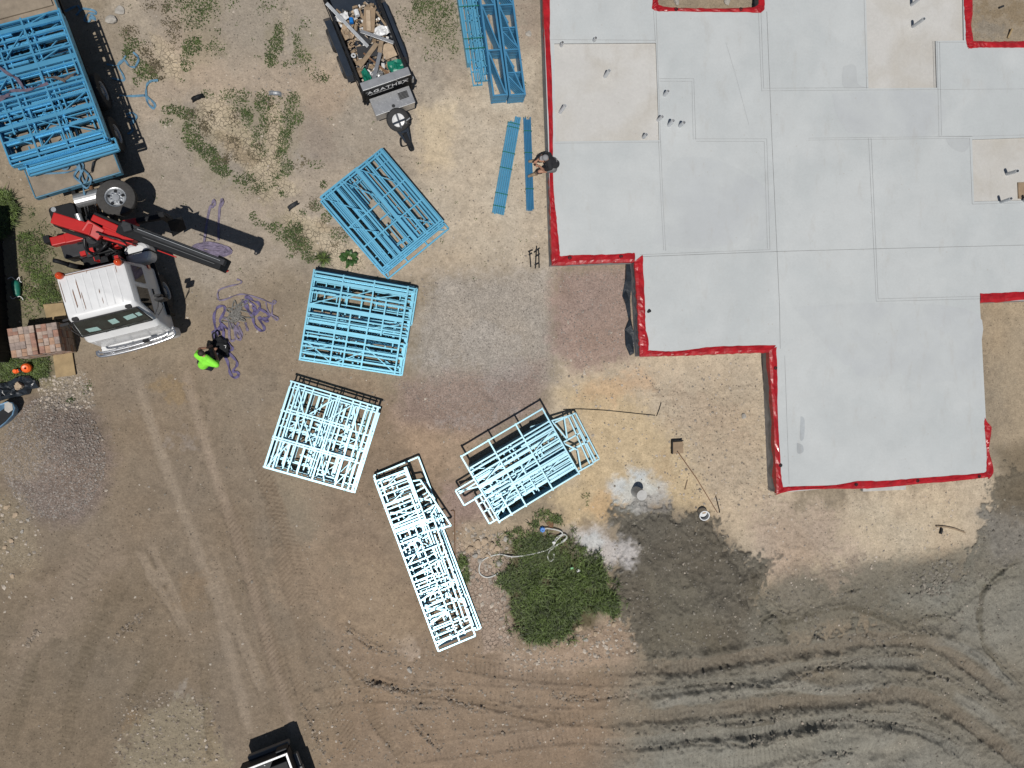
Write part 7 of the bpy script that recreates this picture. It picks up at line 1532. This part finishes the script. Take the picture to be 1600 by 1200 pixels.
blades(sig=7., name='low_weeds', label='low leafy weeds along the cracked channels', m=M['weed'], seed=13, spots=weed_spots([
    (300, 72, 12, 12, 1.8, 0), (298, 20, 14, 26, .8, 0), (292, 92, 9, 16, 1.0, 0), (325, 35, 16, 40, .25, 0), (338, 78, 12, 12, .5, 0), (272, 10, 14, 10, .5, 0), (318, 10, 10, 12, .6, 0), (200, 78, 7, 13, 1.5, 0), (222, 108, 18, 10, 1.3, 40), (240, 122, 8, 6, 1.1, 0), (215, 128, 6, 8, .7, 0), (202, 60, 22, 6, .6, 40),
    (427, 75, 10, 16, 1.5, 20), (436, 50, 6, 14, 1.1, 0), (424, 95, 8, 9, 1.4, 0), (464, 60, 6, 24, .7, -10), (472, 88, 12, 10, .8, 0), (448, 100, 5, 6, .8, 0), (478, 36, 7, 8, .5, 0), (385, 12, 30, 12, .10, 0), (420, 8, 30, 10, .12, 0),
    (268, 172, 12, 7, 1.2, 0), (290, 178, 15, 8, 1.3, 20), (300, 200, 12, 10, 1.0, 0), (262, 192, 8, 6, .7, 0), (302, 222, 14, 12, 1.5, 30), (326, 240, 16, 10, 1.7, 40), (342, 258, 13, 10, 1.7, 40), (350, 268, 9, 8, 1.3, 0), (326, 146, 8, 5, 1.0, 0), (360, 150, 14, 10, .7, 0), (380, 150, 12, 8, 1.0, 0), (370, 165, 10, 8, .6, 0), (386, 180, 8, 14, 1.4, 0), (374, 190, 16, 16, .35, 0), (410, 160, 9, 16, 1.4, 0), (412, 192, 6, 14, 1.2, 0), (396, 205, 8, 8, .8, 0), (403, 220, 10, 10, .7, 0), (410, 235, 8, 8, .7, 0),
    (457, 160, 9, 14, 1.4, 15), (448, 195, 10, 18, 1.6, 15), (443, 220, 9, 16, 1.7, 10), (466, 185, 7, 10, 1.4, 0), (438, 245, 8, 12, 1.3, 0), (448, 262, 9, 10, 1.7, 0), (432, 272, 8, 8, .8, 0), (380, 278, 13, 9, 1.0, 0), (415, 287, 16, 8, .55, 0), (390, 296, 14, 6, .5, 0), (495, 258, 10, 6, .5, 0), (430, 152, 10, 4, .8, 0), (435, 175, 10, 25, .25, 0),
    (458, 368, 12, 20, 1.7, 0), (466, 352, 6, 8, 1.3, 0), (475, 385, 10, 12, 1.4, 0), (484, 402, 10, 8, 1.3, 0), (431, 357, 9, 7, 1.4, 0), (420, 355, 8, 5, .7, 0), (440, 370, 9, 6, .8, 0), (396, 338, 5, 6, 1.3, 0), (406, 350, 8, 4, .8, 0), (439, 301, 3, 4, 2.5, 0), (495, 322, 8, 8, .9, 0), (506, 288, 5, 6, 1.5, 0), (473, 331, 5, 5, 1.2, 0), (510, 338, 6, 8, 1.3, 0), (525, 365, 8, 8, 1.0, 30), (540, 372, 6, 7, 1.1, 0), (453, 400, 5, 4, .9, 0),
    (500, 120, 14, 8, .5, 0), (508, 122, 5, 5, 1.3, 0), (478, 100, 18, 14, .2, 0), (680, 12, 28, 14, 1.0, 0), (668, 30, 26, 20, .45, 0), (694, 40, 18, 30, .55, 0), (708, 60, 10, 20, .45, 0), (660, 8, 16, 8, .7, 0), (676, 85, 14, 12, .3, 0), (560, 8, 20, 8, .4, 0), (630, 50, 16, 30, .12, 0), (112, 625, 5, 3, 2.2, 0), (135, 605, 8, 10, .3, 0), (50, 330, 4, 7, .9, 0), (55, 375, 18, 14, .5, 0), (62, 395, 12, 18, .45, 0), (70, 350, 10, 8, .3, 0)]))
blades('dry_weeds', 'dry brown weeds on the channel banks', weed_spots([(226, 80, 14, 34, .5, -25), (246, 112, 8, 14, .9, -25), (268, 42, 12, 30, .6, -10), (238, 10, 14, 10, .4, 0), (205, 55, 16, 10, .5, 30), (315, 190, 20, 18, .5, 40), (350, 235, 14, 22, .5, 40), (360, 250, 9, 10, .5, 0), (364, 182, 10, 16, .5, 0), (402, 238, 14, 12, .5, 0), (420, 180, 8, 24, .3, 0), (490, 320, 10, 10, .6, 0), (530, 370, 10, 14, .5, 30), (470, 255, 10, 10, .35, 0), (463, 380, 14, 18, .3, 0), (70, 380, 20, 20, .3, 0)]), M['drygrass'], 14)
rg = random.Random(3)
blades('seedlings', 'tiny scattered seedlings on the bare dirt', [(ell(rg.uniform(160, 840), rg.uniform(5, 440), rg.uniform(2, 5), rg.uniform(2, 5)), rg.randint(3, 12), .02, .06, .015, .03, .95) for _ in range(90)], M['weed'], 15)
# broad-leaved plant above the second pack
pl = thing('leafy_plant', 'broad leaved green plant growing between the diamond pack and the second pack', 'plant', G(546, 403)); rr = random.Random(8)
def leaf(par, base, ang, L, w, lift):
    mb = MB(); n = 5; rows = []
    for i in range(n + 1):
        t = i / n; ww = w * sin(pi * min(.97, t * .86 + .1)) ** .8; x = L * t; z = lift * sin(pi * t * .8); rows.append([(x, -ww, z - .02 * (1 - t)), (x, 0, z + .015), (x, ww, z - .02 * (1 - t))])
    for i in range(n):
        for k in range(2): mb.add([rows[i][k], rows[i + 1][k], rows[i + 1][k + 1], rows[i][k + 1]], [(0, 1, 2, 3)])
    o = mb.build('leaf', M['leaf'], par, smooth=True); o.location = base; o.rotation_euler = (rr.uniform(-.3, .3), rr.uniform(-.2, .15), ang); return o
for k, (a, L, w, x, y) in enumerate(((2.7, .24, .07, -.05, .03), (3.3, .20, .07, -.08, -.04), (1.2, .2, .07, 0, .05), (.4, .22, .08, .05, .03), (-.2, .2, .07, .08, -.02), (-1.2, .22, .08, .02, -.07), (-1.8, .18, .06, -.03, -.06), (2.0, .16, .06, -.02, .08), (4.2, .24, .05, -.0, -.14), (.9, .16, .06, .12, .05), (5.3, .18, .06, .12, -.06), (3.0, .16, .06, -.16, .0))):
    leaf(pl, (x, y, .08 + .02 * (k % 4)), a, L, w, .05)
tf = thing('grass_tussock', 'spiky green tussock just above the second pack of frames', 'plant', G(505, 405)); mb = MB(); rr2 = random.Random(2)
for k in range(110):
    a = rr2.uniform(0, 6.28); L = rr2.uniform(.15, .32); d = Vector((cos(a), sin(a), 0)); s = Vector((-d.y, d.x, 0)) * .008; b0 = d * rr2.uniform(0, .05)
    mb.add([b0 - s, b0 + s, b0 + d * L * .5 + s + Vector((0, 0, L * .45)), b0 + d * L * .5 - s + Vector((0, 0, L * .45)), b0 + d * L + Vector((0, 0, L * .3))], [(0, 1, 2, 3), (3, 2, 4)])
mb.build('tussock_blades', M['grass'], tf)
